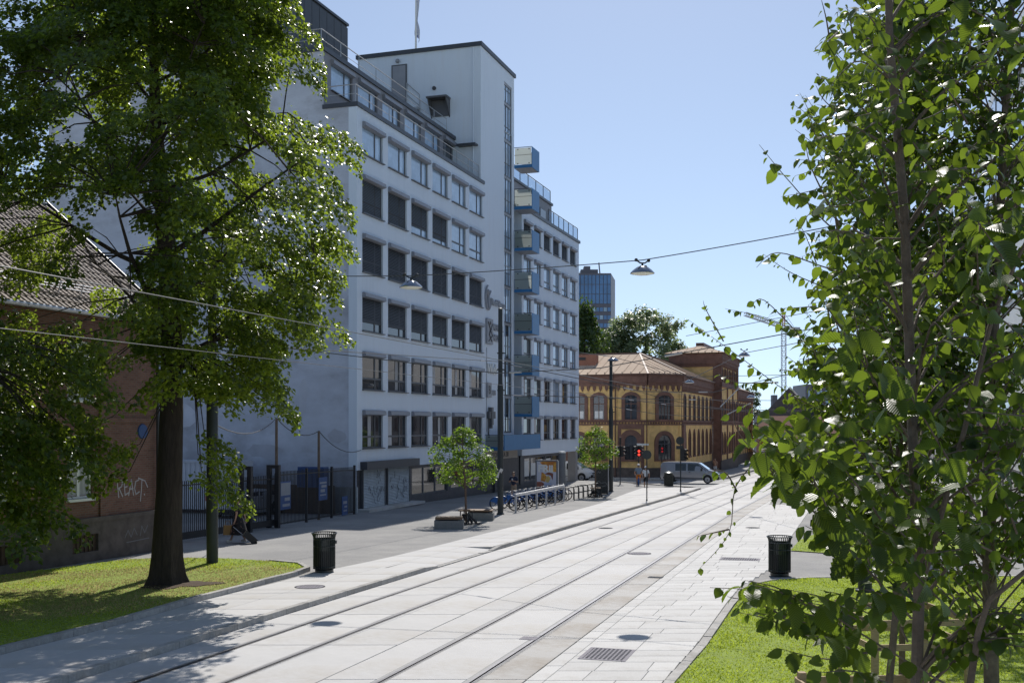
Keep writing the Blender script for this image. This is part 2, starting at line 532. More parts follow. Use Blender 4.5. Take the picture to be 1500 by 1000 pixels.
def text_mesh(body, size, ext, mt, parent, M, name='lettering', bold=0.0):
    cu = bpy.data.curves.new(name, 'FONT')
    cu.body = body; cu.size = size; cu.extrude = ext; cu.offset = bold
    to = bpy.data.objects.new(name + '_src', cu)
    COL.objects.link(to)
    bpy.context.view_layer.update()
    dg = bpy.context.evaluated_depsgraph_get()
    me = bpy.data.meshes.new_from_object(to.evaluated_get(dg))
    bpy.data.objects.remove(to); bpy.data.curves.remove(cu)
    me.materials.clear(); me.materials.append(MATS[mt])
    me.name = name
    me.transform(M)
    return obj(name, me, parent)

# plane text: local x along wall, z up, facing -y
def wall_text(body, x, y, z, size, ext, mt, parent, name='lettering', bold=0.0, sx=1.0):
    M = Matrix.Translation((x, y, z)) @ Matrix.Rotation(math.radians(90), 4, 'X') @ Matrix.Diagonal((sx, 1, 1, 1))
    return text_mesh(body, size, ext, mt, parent, M, name, bold)

def wall_grid(mb, u0, u1, z0, z1, ops, y=0.0, depth=0.2):
    """vertical wall in the plane y facing -y, with real openings and reveals"""
    xs = sorted({u0, u1, *[a for o in ops for a in o[:2] if u0 < a < u1]})
    zs = sorted({z0, z1, *[a for o in ops for a in o[2:4] if z0 < a < z1]})
    for i in range(len(xs) - 1):
        for j in range(len(zs) - 1):
            cx = (xs[i] + xs[i + 1]) / 2; cz = (zs[j] + zs[j + 1]) / 2
            if any(o[0] < cx < o[1] and o[2] < cz < o[3] for o in ops): continue
            mb.quad((xs[i], y, zs[j]), (xs[i + 1], y, zs[j]), (xs[i + 1], y, zs[j + 1]), (xs[i], y, zs[j + 1]))
    for (a, b, c, d) in ops:
        a = max(a, u0); b = min(b, u1); e = y + depth
        mb.quad((a, y, c), (a, y, d), (a, e, d), (a, e, c))
        mb.quad((b, y, d), (b, y, c), (b, e, c), (b, e, d))
        mb.quad((a, y, d), (b, y, d), (b, e, d), (a, e, d))
        mb.quad((b, y, c), (a, y, c), (a, e, c), (b, e, c))

def fast_mesh(name, verts, faces, mt, smooth=False):
    """verts (n,3) float array, faces (m,3) or (m,4) int array"""
    me = bpy.data.meshes.new(name)
    nv = len(verts); nf, k = faces.shape
    me.vertices.add(nv); me.vertices.foreach_set('co', np.ascontiguousarray(verts, dtype=np.float32).ravel())
    me.loops.add(nf * k); me.loops.foreach_set('vertex_index', np.ascontiguousarray(faces, dtype=np.int32).ravel())
    me.polygons.add(nf)
    me.polygons.foreach_set('loop_start', np.arange(0, nf * k, k, dtype=np.int32))
    if smooth: me.polygons.foreach_set('use_smooth', np.ones(nf, dtype=bool))
    me.materials.append(MATS[mt])
    me.update(calc_edges=True)
    me.validate()
    return me

# near elm leaves: object coordinates are the leaf's own, so the veins can follow the blade
def mat_leaf_near():
    m = MATS['leaf_elm'].copy(); m.name = 'leaf_elm_near'; nt = m.node_tree
    b = nt.nodes['Principled BSDF']
    tc = [n for n in nt.nodes if n.type == 'TEX_COORD'][0]
    sp = _n(nt, 'ShaderNodeSeparateXYZ'); nt.links.new(tc.outputs['Object'], sp.inputs[0])
    ab = _n(nt, 'ShaderNodeMath', operation='ABSOLUTE'); nt.links.new(sp.outputs['X'], ab.inputs[0])
    m1 = _n(nt, 'ShaderNodeMath', operation='MULTIPLY'); m1.inputs[1].default_value = 0.75; nt.links.new(ab.outputs[0], m1.inputs[0])
    su = _n(nt, 'ShaderNodeMath', operation='SUBTRACT'); nt.links.new(sp.outputs['Y'], su.inputs[0]); nt.links.new(m1.outputs[0], su.inputs[1])
    m2 = _n(nt, 'ShaderNodeMath', operation='MULTIPLY'); m2.inputs[1].default_value = 75.0; nt.links.new(su.outputs[0], m2.inputs[0])
    sn = _n(nt, 'ShaderNodeMath', operation='SINE'); nt.links.new(m2.outputs[0], sn.inputs[0])
    bp = _n(nt, 'ShaderNodeBump'); bp.inputs['Strength'].default_value = 0.28; bp.inputs['Distance'].default_value = 0.006
    nt.links.new(sn.outputs[0], bp.inputs['Height']); nt.links.new(bp.outputs['Normal'], b.inputs['Normal'])
    tr = [n for n in nt.nodes if n.type == 'BSDF_TRANSLUCENT'][0]
    mr = _n(nt, 'ShaderNodeMapRange'); mr.inputs['From Min'].default_value = -1; mr.inputs['From Max'].default_value = 1; mr.inputs['To Min'].default_value = 0.72; mr.inputs['To Max'].default_value = 1.15
    nt.links.new(sn.outputs[0], mr.inputs['Value'])
    src = tr.inputs['Color'].links[0].from_socket
    sc = _n(nt, 'ShaderNodeVectorMath', operation='SCALE'); nt.links.new(src, sc.inputs[0]); nt.links.new(mr.outputs['Result'], sc.inputs['Scale'])
    nt.links.new(sc.outputs[0], tr.inputs['Color'])
    MATS['leaf_elm_near'] = m
mat_leaf_near()
# ================================================================== THE GROUND
YS = [-12, 8, 18.0, 25.0, 32.5, 43.5, 59.5, 74.0, 90.5, 130.0, 170.0]
R1 = [-15.5, -9.3, -6.26, -4.11, -1.73, 1.835, 7.10, 12.0, 17.3, 30.4, 43.6]
R4 = [-9.8, -3.75, -0.72, 1.406, 3.70, 7.05, 12.05, 16.9, 22.3, 35.4, 48.6]
def r1x(y): return float(np.interp(y, YS, R1))
def r4x(y): return float(np.interp(y, YS, R4))
def r2x(y): return r1x(y) + 1.51
def r3x(y): return r4x(y) - 1.51
def midx(y): return r2x(y) + 0.60 * (r3x(y) - r2x(y))
def kerbx(y): return r1x(y) - 1.05
def slabx(y): return r4x(y) + 1.22
LK = [(8, -12.9), (19.9, -9.35), (22.4, -8.5), (26.55, -7.55), (31.2, -6.05)]   # lawn kerb, left
def lawnx(y): return float(np.interp(y, [a for a, b in LK], [b for a, b in LK]))
LB = [(31.2, -6.0), (35.5, -4.2), (39.5, -2.85), (52, 1.15), (65.7, 5.3), (78, 8.2), (90, 11.2)]
def bandx(y): return float(np.interp(y, [a for a, b in LB], [b for a, b in LB])) if y > 31.2 else lawnx(y)
RK = [(8, -0.55), (18.05, 2.70), (21.2, 3.77), (26.4, 5.35), (29.5, 6.35)]      # lawn kerb, right
def rkx(y): return float(np.interp(y, [a for a, b in RK], [b for a, b in RK]))

def sheet(name, pts, h, mt, kind='structure', parent=None):
    mb = MB()
    vs = [(x, y, gz(y, h)) for (x, y) in pts]
    a = sum(vs[i][0] * vs[(i + 1) % len(vs)][1] - vs[(i + 1) % len(vs)][0] * vs[i][1] for i in range(len(vs)))
    if a < 0: vs = vs[::-1]
    mb.poly(vs)
    return mb.build(name, mt, parent, kind=kind)

sheet('ground', [(-400, -60), (400, -60), (400, 700), (-400, 700)], -0.09, 'asphalt_road')

# the tram street: dark bed, then concrete panels with open joints and rails between them
ys = [float(v) for v in np.linspace(-10, 170, 37)]
street = sheet('street', [(kerbx(y) - 0.1, y) for y in ys] + [(slabx(y) + 0.05, y) for y in reversed(ys)], -0.035, 'grout')
def panel(name, xa0, xb0, xa1, xb1, y0, y1, ht, th, mt, parent, hts=None):
    """slab with corners (left,right) at y0 and y1; hts = heights of the 4 corners"""
    hh = hts or (ht, ht, ht, ht)
    pts = [(xa0, y0), (xb0, y0), (xb1, y1), (xa1, y1)]
    b = 0.007
    cx = sum(p[0] for p in pts) / 4; cy = sum(p[1] for p in pts) / 4
    vs = []
    for k, (x, y) in enumerate(pts): vs.append((x - cx, y - cy, gz(y, hh[k] - th) - gz(cy)))
    for k, (x, y) in enumerate(pts): vs.append((x - cx, y - cy, gz(y, hh[k] - b) - gz(cy)))
    for k, (x, y) in enumerate(pts):
        sx = b * (1 if k in (0, 3) else -1); sy = b * (1 if k in (0, 1) else -1)
        vs.append((x + sx - cx, y + sy - cy, gz(y + sy, hh[k]) - gz(cy)))
    fs = [(8, 9, 10, 11)]
    for a in range(4):
        c = (a + 1) % 4
        fs.append((a, c, c + 4, a + 4)); fs.append((a + 4, c + 4, c + 8, a + 8))
    mb = MB(); mb.add(vs, fs)
    return mb.build(name, mt, parent, loc=(cx, cy, gz(cy)))
pr = [9.0, 14.0, 17.6, 21.3, 25.0, 29.5, 34.2, 39.0, 44.0, 49.0, 54.0, 59.5, 65.0, 71.0, 77.0, 83.0, 90.0, 98.0]
for i in range(len(pr) - 1):
    y0, y1 = pr[i] + 0.01, pr[i + 1] - 0.01
    cols = [(lambda y: kerbx(y) + 0.01, lambda y: r1x(y) - 0.11), (lambda y: r1x(y) + 0.11, lambda y: r2x(y) - 0.11),
            (lambda y: r2x(y) + 0.11, lambda y: midx(y) - 0.012), (lambda y: midx(y) + 0.012, lambda y: r3x(y) - 0.11),
            (lambda y: r3x(y) + 0.11, lambda y: r4x(y) - 0.11), (lambda y: r4x(y) + 0.11, lambda y: slabx(y) - 0.34)]
    for j, (fa, fb) in enumerate(cols):
        sh = 0.0 if j < 3 else 1.1
        ya, yb = y0 + sh * 0.6, y1 + sh * 0.6
        panel('concrete_panel', fa(ya), fb(ya), fa(yb), fb(yb), ya, yb, 0.0, 0.034, 'concrete_stained' if j == 5 else 'concrete', street)
y = 9.0
while y < 70:
    L = 1.15
    panel('edge_stone', slabx(y) - 0.32, slabx(y) - 0.01, slabx(y + L) - 0.32, slabx(y + L) - 0.01, y, y + L - 0.012, 0.0, 0.034, 'slab_granite', street)
    y += L
far = sheet('far_carriageway', [(kerbx(y) - 0.1, y) for y in (98.7, 110, 130, 170)] + [(slabx(y), y) for y in (170, 130, 110, 98.7)], -0.012, 'concrete', parent=street)
for fx in (r1x, r2x, r3x, r4x):
    mb = MB()
    yy = [float(v) for v in np.arange(6, 170, 4.0)]
    def strip(o0, o1, h):
        for a, b in zip(yy[:-1], yy[1:]):
            mb.quad((fx(a) + o0, a, gz(a, h)), (fx(a) + o1, a, gz(a, h)), (fx(b) + o1, b, gz(b, h)), (fx(b) + o0, b, gz(b, h)))
    mb.use('tram_rail'); strip(-0.05, 0.015, 0.004); strip(0.055, 0.075, 0.002)
    mb.use('rail_sealant'); strip(-0.105, -0.052, -0.004); strip(0.077, 0.105, -0.004)
    mb.use('iron'); strip(0.015, 0.055, -0.025)
    mb.build('tram_rail', None, street)

# left pavement
ys2 = [float(v) for v in np.arange(-10, 84.1, 2)]
pav = sheet('pavement', [(kerbx(y) - 1.2 if y < 80 else kerbx(y) - 0.3, y) for y in ys2] + [(13.6, 88.2), (11.2, 93), (9.2, 99), (6.3, 101.8), (-8.3, 58.2), (-30, 66), (-120, 66), (-120, -10)], 0.112, 'asphalt')
# granite kerb stones
y = 8.0
k = 0
while y < 84:
    L = 1.0
    low = 34.0 < y + L / 2 < 38.8
    t = 0.03 if low else 0.128
    y1 = y + L - 0.014
    h0 = h1 = t
    if 33.0 <= y < 34.0: h1 = 0.06
    if 38.0 <= y <= 39.2: h0 = 0.05
    panel('kerb_stone', kerbx(y) - 0.17, kerbx(y), kerbx(y1) - 0.17, kerbx(y1), y, y1, t, 0.19, 'kerb_granite', pav, (h0, h0, h1, h1))
    y += L
for (a, b) in [((13.9, 84.0), (14.9, 86.6)), ((14.9, 86.6), (14.6, 88.6)), ((14.6, 88.6), (12.6, 92.5)), ((12.6, 92.5), (11.0, 97.5)), ((11.0, 97.5), (9.4, 101.5))]:
    mb = MB(); mb.bar((a[0], a[1], gz(a[1], 0.05)), (b[0], b[1], gz(b[1], 0.05)), 0.16, 0.13)
    mb.build('kerb_stone', 'kerb_granite', pav)
# pale paving slabs along the kerb, two columns
y = 9.0
row = 0
while y < 86:
    L = 1.6 if y < 45 else 2.4
    y1 = y + L - 0.014
    def K(yy): return kerbx(yy) - 0.18
    a0, a1 = bandx(y) + (0.16 if y < 31 else 0.0), bandx(y1) + (0.16 if y1 < 31 else 0.0)
    ncol = max(2, int(round((K(y) - a0) / 1.15)))
    low = 33.6 < y + L / 2 < 38.9
    for c in range(ncol):
        f0 = c / ncol; f1 = (c + 1) / ncol
        xl0 = a0 + (K(y) - a0) * f0 + 0.006; xr0 = a0 + (K(y) - a0) * f1 - 0.006
        xl1 = a1 + (K(y1) - a1) * f0 + 0.006; xr1 = a1 + (K(y1) - a1) * f1 - 0.006
        hts = (0.12, 0.12, 0.12, 0.12)
        if low and c == ncol - 1: hts = (0.12, 0.035, 0.035, 0.12)
        panel('paving_slab', xl0, xr0, xl1, xr1, y, y1, 0.12, 0.12, 'concrete', pav, hts)
    y += L
    row += 1

# right pavement of granite slabs with staggered joints
rp = sheet('path', [(slabx(y) - 0.02, y) for y in np.arange(6, 100, 4.0)] + [(90, 98), (90, 6)], -0.02, 'asphalt')
y = 9.0
rr = random.Random(5)
while y < 66:
    L = rr.choice([0.55, 0.62, 0.75, 0.9])
    y1 = y + L - 0.008
    def RE(yy):
        if yy < 29.6: return rkx(yy) - 0.2
        return float(np.interp(yy, [29.6, 31.2, 33, 66], [6.2, 6.95, 7.7, 18.2]))
    x = slabx(y)
    w = RE(y) - x
    cuts = [0.0]
    p = rr.uniform(0.6, 1.2)
    while p < w - 0.35:
        cuts.append(p); p += rr.uniform(0.75, 1.3)
    cuts.append(w)
    for c0, c1 in zip(cuts[:-1], cuts[1:]):
        d = slabx(y1) - slabx(y)
        panel('paving_slab', x + c0 + 0.004, x + c1 - 0.004, x + c0 + d + 0.004, x + c1 + d - 0.004, y, y1, 0.004, 0.03, 'slab_granite', rp)
    y += L

# lawns with kerbs of their own
lawn_l = [(-12.9, 8), (-9.35, 19.9), (-8.5, 22.4), (-7.55, 26.55), (-6.25, 31.2), (-6.12, 32.2), (-6.6, 33.3), (-7.6, 34.0), (-9.0, 34.7), (-10.7, 34.95), (-12.1, 34.5), (-14.2, 30.6), (-20, 25.0), (-34, 16), (-34, 4)]
lawnL = sheet('lawn', lawn_l, 0.215, 'lawn_base')
lawn_r = [(0.1, 9.8), (2.72, 18.05), (3.80, 21.2), (5.40, 26.4), (6.6, 29.9), (7.4, 30.9), (8.6, 31.4), (12, 31.7), (17, 31.8), (26, 30), (24, 6), (1, 6)]
lawnR = sheet('lawn', lawn_r, 0.012, 'lawn_base')
lawn_r2 = [(10.0, 39.2), (11.3, 43), (13.5, 47.5), (15, 48.5), (24, 45), (24, 38.4), (11.2, 38.2)]
lawnR2 = sheet('lawn', lawn_r2, 0.012, 'lawn_base')
def kerb_line(pts, w, top, base, step, parent):
    for (a, b) in zip(pts[:-1], pts[1:]):
        a = Vector((a[0], a[1], 0)); b = Vector((b[0], b[1], 0)); L = (b - a).length
        n = max(1, int(round(L / step)))
        for i in range(n):
            p = a.lerp(b, i / n); q = a.lerp(b, (i + 1) / n - 0.012 / max(L, 0.1) * 1.0)
            jit = rr.uniform(-0.008, 0.008)
            mb = MB(); hm = (top + base) / 2
            p.z = gz(p.y, hm + jit); q.z = gz(q.y, hm + jit)
            mb.bar(p, q, w, top - base)
            mb.build('kerb_stone', 'kerb_granite', parent)
kerb_line([(-12.85, 8), (-9.28, 19.9), (-8.43, 22.4), (-7.48, 26.55), (-6.17, 31.2), (-6.02, 32.2), (-6.5, 33.4), (-7.55, 34.12)], 0.15, 0.245, 0.05, 0.95, lawnL)
kerb_line([(0.0, 9.8), (2.62, 18.05), (3.69, 21.2), (5.28, 26.4), (6.5, 30.0), (7.35, 31.02), (8.58, 31.52), (12, 31.82), (17, 31.9)], 0.17, 0.03, -0.05, 0.9, lawnR)

def inside(poly, x, y):
    n = len(poly); c = np.zeros(x.shape, bool)
    for i in range(n):
        x0, y0 = poly[i]; x1, y1 = poly[i - 1]
        cond = ((y0 > y) != (y1 > y)) & (x < (x1 - x0) * (y - y0) / (y1 - y0 + 1e-12) + x0)
        c ^= cond
    return c
def vnoise(x, y, s, seed):
    v = np.zeros_like(x)
    r = np.random.default_rng(seed)
    for k in range(6):
        a = r.uniform(0, 6.28); f = s * r.uniform(0.6, 1.9); p = r.uniform(0, 6.28)
        v += np.sin((x * np.cos(a) + y * np.sin(a)) * f + p)
    return v / 3.0
def grass(poly, h, n, box, parent, dryfn, hs=(0.025, 0.058)):
    x = RNG.uniform(box[0], box[1], n); y = RNG.uniform(box[2], box[3], n)
    vis = np.abs(x / np.maximum(y, 1)) < 0.56
    m = inside(poly, x, y) & vis & (y > 14)
    x, y = x[m], y[m]
    dry = dryfn(x, y) + RNG.normal(0, 0.13, x.size) > 0.5
    for nm, sel, mt in (('grass', ~dry, 'grass'), ('dry_grass', dry, 'dry_grass')):
        X, Y = x[sel], y[sel]; k = X.size
        if k == 0: continue
        th = RNG.uniform(0, 6.28, k); ln = RNG.uniform(0, 6.28, k)
        H = RNG.uniform(hs[0], hs[1], k) * (0.8 + 0.25 * vnoise(X, Y, 2.2, 4)); W = RNG.uniform(0.010, 0.022, k)
        z = gz(Y, h) - 0.005
        L = RNG.uniform(0.2, 1.1, k) * H
        v = np.empty((k, 3, 3))
        v[:, 0] = np.stack([X - W * np.cos(th), Y - W * np.sin(th), z], 1)
        v[:, 1] = np.stack([X + W * np.cos(th), Y + W * np.sin(th), z], 1)
        v[:, 2] = np.stack([X + L * np.cos(ln), Y + L * np.sin(ln), z + H], 1)
        f = np.arange(3 * k).reshape(k, 3)
        o = obj(nm, fast_mesh(nm, v.reshape(-1, 3), f, mt)); o['kind'] = 'stuff'
def dry_left(x, y):
    d = np.hypot(x + 9.2, (y - 28.6) * 0.8)
    e = np.abs((y - 27.6) - 0.35 * (x + 10.5)) + np.where(x < -9.5, 0, 2)
    return np.clip(1.2 - d / 4.6, 0, 1) * 0.9 + np.clip(0.55 - e * 0.35, 0, 1) + 0.30 * vnoise(x, y, 1.1, 9) + 0.16
def dry_right(x, y):
    return 0.12 + 0.20 * vnoise(x, y, 0.9, 21)
grass(lawn_l, 0.215, 150000, (-24, -5.5, 15, 35.5), lawnL, dry_left)
grass(lawn_r, 0.012, 170000, (0, 18, 14, 32), lawnR, dry_right)
grass(lawn_r2, 0.012, 26000, (9, 25, 38, 49), lawnR2, dry_right)
# bare soil round the old trunk
mb = MB()
for i in range(24):
    pass
pts = []
for i in range(28):
    a = 2 * math.pi * i / 28
    r = 0.95 + 0.25 * math.sin(3 * a + 1) + 0.14 * math.sin(7 * a)
    pts.append((-8.75 + r * 0.95 * math.cos(a), 28.5 + r * 0.85 * math.sin(a)))
vs = [(-8.75, 28.5, gz(28.5, 0.29))] + [(x, y, gz(y, 0.232)) for x, y in pts]
mb.add(vs, [(0, i + 1, (i + 1) % 28 + 1) for i in range(28)])
mb.build('soil', 'soil', kind='structure', smooth=True)

# covers and gratings, flush in the ground
def cover(name, label, x, y, r, h, mt='iron', grid=False, sq=None, rot=0.0):
    t = thing(name, label, 'manhole cover' if not grid else 'grating', (x, y, gz(y, h)), rot)
    t.rotation_euler = (math.atan(-0.0125), 0, rot)
    mb = MB()
    if sq:
        w, d = sq
        mb.box(-w / 2, w / 2, -d / 2, -d / 2 + 0.07, -0.01, 0.006); mb.box(-w / 2, w / 2, d / 2 - 0.07, d / 2, -0.01, 0.006)
        mb.box(-w / 2, -w / 2 + 0.07, -d / 2 + 0.07, d / 2 - 0.07, -0.01, 0.006); mb.box(w / 2 - 0.07, w / 2, -d / 2 + 0.07, d / 2 - 0.07, -0.01, 0.006)
        mb.build('frame', mt, t)
        mb = MB(); mb.box(-w / 2 + 0.07, w / 2 - 0.07, -d / 2 + 0.07, d / 2 - 0.07, -0.01, 0.001); mb.build('pit', 'iron', t)
        mb = MB()
        n = int((w - 0.14) / 0.075)
        for i in range(n):
            x0 = -w / 2 + 0.085 + i * (w - 0.15) / n
            mb.box(x0, x0 + 0.035, -d / 2 + 0.07, d / 2 - 0.07, 0.001, 0.005)
        for j in range(1, 8):
            y0 = -d / 2 + 0.07 + j * (d - 0.14) / 8
            mb.box(-w / 2 + 0.07, w / 2 - 0.07, y0 - 0.012, y0 + 0.012, 0.0015, 0.0056)
        mb.build('grid', mt, t)
    else:
        mb.lathe([(r, -0.01), (r, 0.007), (r - 0.035, 0.009), (r - 0.04, 0.003)], 28, cap=False); mb.build('frame', mt, t)
        mb = MB(); mb.lathe([(r - 0.045, -0.01), (r - 0.045, 0.006)], 28)
        if grid:
            for i in range(-4, 5):
                for j in range(-4, 5):
                    if i * i + j * j < 17:
                        mb.box(i * r * 0.2 - 0.026, i * r * 0.2 + 0.026, j * r * 0.2 - 0.026, j * r * 0.2 + 0.026, 0.006, 0.010)
        else:
            for i in range(-3, 4):
                for j in range(-3, 4):
                    if i * i + j * j < 10: mb.box(i * r * 0.24 - 0.02, i * r * 0.24 + 0.02, j * r * 0.24 - 0.02, j * r * 0.24 + 0.02, 0.006, 0.0095)
        mb.build('lid', 'grate_steel' if grid else mt, t)
    return t
cover('round_grating', 'round cast iron grating in the left pavement in front of the rubbish bin', -5.32, 28.75, 0.40, 0.121, grid=True)
cover('steel_grating', 'rectangular steel grating in the granite paving by the right lawn', 1.78, 20.35, 0.4, 0.005, 'grate_steel', True, (0.88, 1.15), -math.radians(16.5))
cover('dark_disc', 'small dark round disc between the left tram rails level with the bike racks', 4.2, 49.0, 0.32, 0.001)  # dark studded disc set flush between the rails
cover('round_grating', 'faint round grating between the two right tram rails', 4.45, 38.2, 0.42, 0.001, grid=True)
cover('steel_grating', 'flat steel hatch in the granite paving beside the right rubbish bin', 7.6, 36.4, 0.4, 0.005, 'grate_steel', True, (1.3, 0.8), -math.radians(17))
cover('dark_disc', 'far dark manhole cover in the right paving beyond the right rubbish bin', 10.85, 49.2, 0.32, 0.005)
cover('drain', 'small rusty drain at the edge of the tram street by the granite slabs', 4.16, 31.65, 0.2, 0.001, 'iron', True, (0.42, 0.35), -math.radians(17))
cover('track_box', 'small square steel lid beside the rightmost tram rail in the foreground', 0.35, 22.0, 0.2, 0.001, 'grate_steel', True, (0.34, 0.34), -math.radians(17))
# ================================================================== THE GREY OFFICE BUILDING
CX, CY = -8.247, 58.0
B0 = gz(58.0, 0.112)
def zl(rel): return rel + CAMZ - B0
bld = thing('office_building', 'tall pale grey plastered office block with rows of square windows, roof terraces and blue balconies', 'building', (CX, CY, B0), ANG_D)
def toW(u, y, z=0.0):
    return Vector((CX + D3.x * u - N3.x * y, CY + D3.y * u - N3.y * y, B0 + z))

ROWS = [zl(-1.27 + 3.165 * i) for i in range(6)]
WH = [2.05] * 5 + [1.72]
WCOL = [0.67 + 3.29 * i for i in range(6)]      # main block, left edges
WW = 2.62
VCOL = [29.35 + 2.78 * i for i in range(6)]     # wing
VW = 2.0
ztop = zl(16.92)
ops = []
for i, z in enumerate(ROWS):
    for u in WCOL: ops.append((u, u + WW, z, z + WH[i]))
wb = zl(-2.42)
mb = MB()
wall_grid(mb, 0.0, 20.2, wb, ztop, ops, 0.0, 0.2)
mb.build('wall', 'plaster', bld)
mb = MB()
vops = []
for i, z in enumerate(ROWS):
    for u in VCOL: vops.append((u, u + VW, z + 0.05, z + WH[i] - (0.05 if i < 5 else 0.12)))
wall_grid(mb, 28.85, 46.4, wb, ztop, vops, 0.0, 0.2)
mb.quad((28.85, 1.6, wb), (28.85, 0, wb), (28.85, 0, ztop), (28.85, 1.6, ztop))      # return to the recess
mb.quad((46.4, 0, wb), (46.4, 13, wb), (46.4, 13, ztop), (46.4, 0, ztop))
mb.quad((46.4, 13, wb), (20, 13, wb), (20, 13, ztop), (46.4, 13, ztop))
mb.quad((26.9, 0, wb), (46.4, 0, wb), (46.4, 13, wb), (26.9, 13, wb))
mb.build('wing_wall', 'plaster', bld)
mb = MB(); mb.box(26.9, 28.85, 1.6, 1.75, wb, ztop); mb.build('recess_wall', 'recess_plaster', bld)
for i in range(7):
    z = zl(-1.27 + 3.165 * i)
    if i < 6:
        mb = MB(); mb.use('window_frame'); mb.box(27.05, 28.0, 1.54, 1.6, z - 0.55, z + 1.8)
        mb.use('glass'); mb.box(27.15, 27.9, 1.52, 1.54, z - 0.2, z + 1.7); mb.build('balcony_door', None, bld)
# gable
mb = MB()
mb.poly([(0, 20, 0), (0, 0, 0), (0, 0, ztop), (0, 1.96, ztop), (0, 1.96, zl(20.2)), (0, 20, zl(20.2))])
mb.build('gable_wall', 'stucco_old', bld)
pt = random.Random(8)
for (yy, zz, w_, h_) in [(3.2, 6.2, .55, 1.9), (8.0, 8.5, 3.2, 1.1), (5.6, 3.2, 2.2, .8), (2.0, 11.5, 1.4, 2.2), (11.5, 5.2, 3.5, 1.6), (9.0, 13.5, 1.8, .9), (1.2, 4.0, 1.0, .7), (4.5, 15.5, 2.6, 1.2)]:
    q = [(-0.008, yy + (w_ / 2 + pt.uniform(-.12, .12) * w_) * math.cos(a), zz + (h_ / 2 + pt.uniform(-.14, .14) * h_) * math.sin(a) * 1.05) for a in np.linspace(0, 2 * math.pi, 15)[:-1]]
    mb = MB(); mb.prism(q[::-1], (0.007, 0, 0)); mb.build('plaster_patch', 'stucco_patch' if h_ > 1 else 'stucco_dark', bld)
mb = MB(); mb.box(-0.06, 0.0, -0.04, 0.45, wb, ztop - 0.05); mb.build('corner_strip', 'plaster', bld)
mb = MB(); mb.quad((20, 20, 0), (0, 20, 0), (0, 20, zl(20.2)), (20, 20, zl(20.2))); mb.quad((20, 13, 0), (20, 20, 0), (20, 20, zl(20.2)), (20, 13, zl(20.2)))
mb.build('back_wall', 'stucco_old', bld)
# terrace floor and set-back storey
mb = MB(); mb.box(-0.08, 20.0, -0.10, 2.0, ztop, ztop + 0.22)
mb.build('coping', 'coping', bld)
PH = 1.96
zp0, zp1 = ztop + 0.22, zl(20.05)
pops = [(0.85 + 3.29 * i, 0.85 + 3.29 * i + 2.6, zl(18.2), zl(19.85)) for i in range(6)]
mb = MB(); wall_grid(mb, 0.0, 20.4, zp0, zp1, pops, PH, 0.18)
mb.build('penthouse_wall', 'penthouse_clad', bld)
mb = MB(); mb.box(-0.08, 20.5, PH - 0.1, 20, zp1, zp1 + 0.25); mb.build('penthouse_roof', 'coping', bld)
mb = MB(); mb.box(0.4, 8.75, 5.0, 14, zp1 + 0.25, zl(24.75)); 
mb.build('plant_room', 'dark_metal', bld)
for i in range(9):
    mb = MB(); mb.box(0.5 + i * 0.92, 1.38 + i * 0.92, 4.93, 5.0, zp1 + 0.4, zl(24.6)); mb.build('cladding_panel', 'dark_metal', bld)
mb = MB(); mb.box(0.3, 8.85, 4.9, 14, zl(24.75), zl(24.9)); mb.build('plant_room_coping', 'coping', bld)
# wing parapet, penthouse and glass rail
mb = MB(); mb.box(27.2, 46.55, -0.12, 13.1, ztop, ztop + 0.24); mb.build('wing_coping', 'coping', bld)
mb = MB(); mb.box(27.4, 44.0, PH, 12, ztop + 0.24, zl(20.1)); mb.build('wing_penthouse', 'penthouse_clad', bld)
mb = MB(); mb.box(27.2, 44.15, PH - 0.12, 12.1, zl(20.1), zl(20.3)); mb.build('wing_penthouse_roof', 'coping', bld)
for k in range(4):
    mb = MB(); mb.use('window_frame'); mb.box(30.0 + k * 3.4, 32.4 + k * 3.4, PH - 0.05, PH, zl(17.5), zl(19.3)); mb.use('glass'); mb.box(30.1 + k * 3.4, 31.7 + k * 3.4, PH - 0.06, PH - 0.05, zl(17.6), zl(19.2)); mb.build('penthouse_window', None, bld)
def glass_rail(u0, u1, y, z, end=None, n=5):
    for i in range(n):
        a = u0 + (u1 - u0) * i / n; b = u0 + (u1 - u0) * (i + 1) / n
        g = MB(); g.box(a + 0.05, b - 0.05, y, y + 0.02, z + 0.08, z + 1.05); g.build('rail_glass', 'balcony_glass_clear', bld)
        p = MB(); p.box(a - 0.03, a + 0.03, y - 0.03, y + 0.03, z, z + 1.12); p.build('rail_post', 'dark_metal', bld)
    p = MB(); p.box(u1 - 0.03, u1 + 0.03, y - 0.03, y + 0.03, z, z + 1.12); p.build('rail_post', 'dark_metal', bld)
    p = MB(); p.bar((u0, y, z + 1.14), (u1, y, z + 1.14), 0.05); p.build('handrail', 'dark_metal', bld)
m = mat('balcony_glass_clear', (0.55, 0.65, 0.75), 0.05, var=0.02)
m.node_tree.nodes['Principled BSDF'].inputs['Transmission Weight'].default_value = 0.92
m.node_tree.nodes['Principled BSDF'].inputs['IOR'].default_value = 1.05
glass_rail(36.6, 46.3, 0.1, ztop + 0.24, n=6)
glass_rail(28.0, 43.9, PH + 0.1, zl(20.3), n=7)
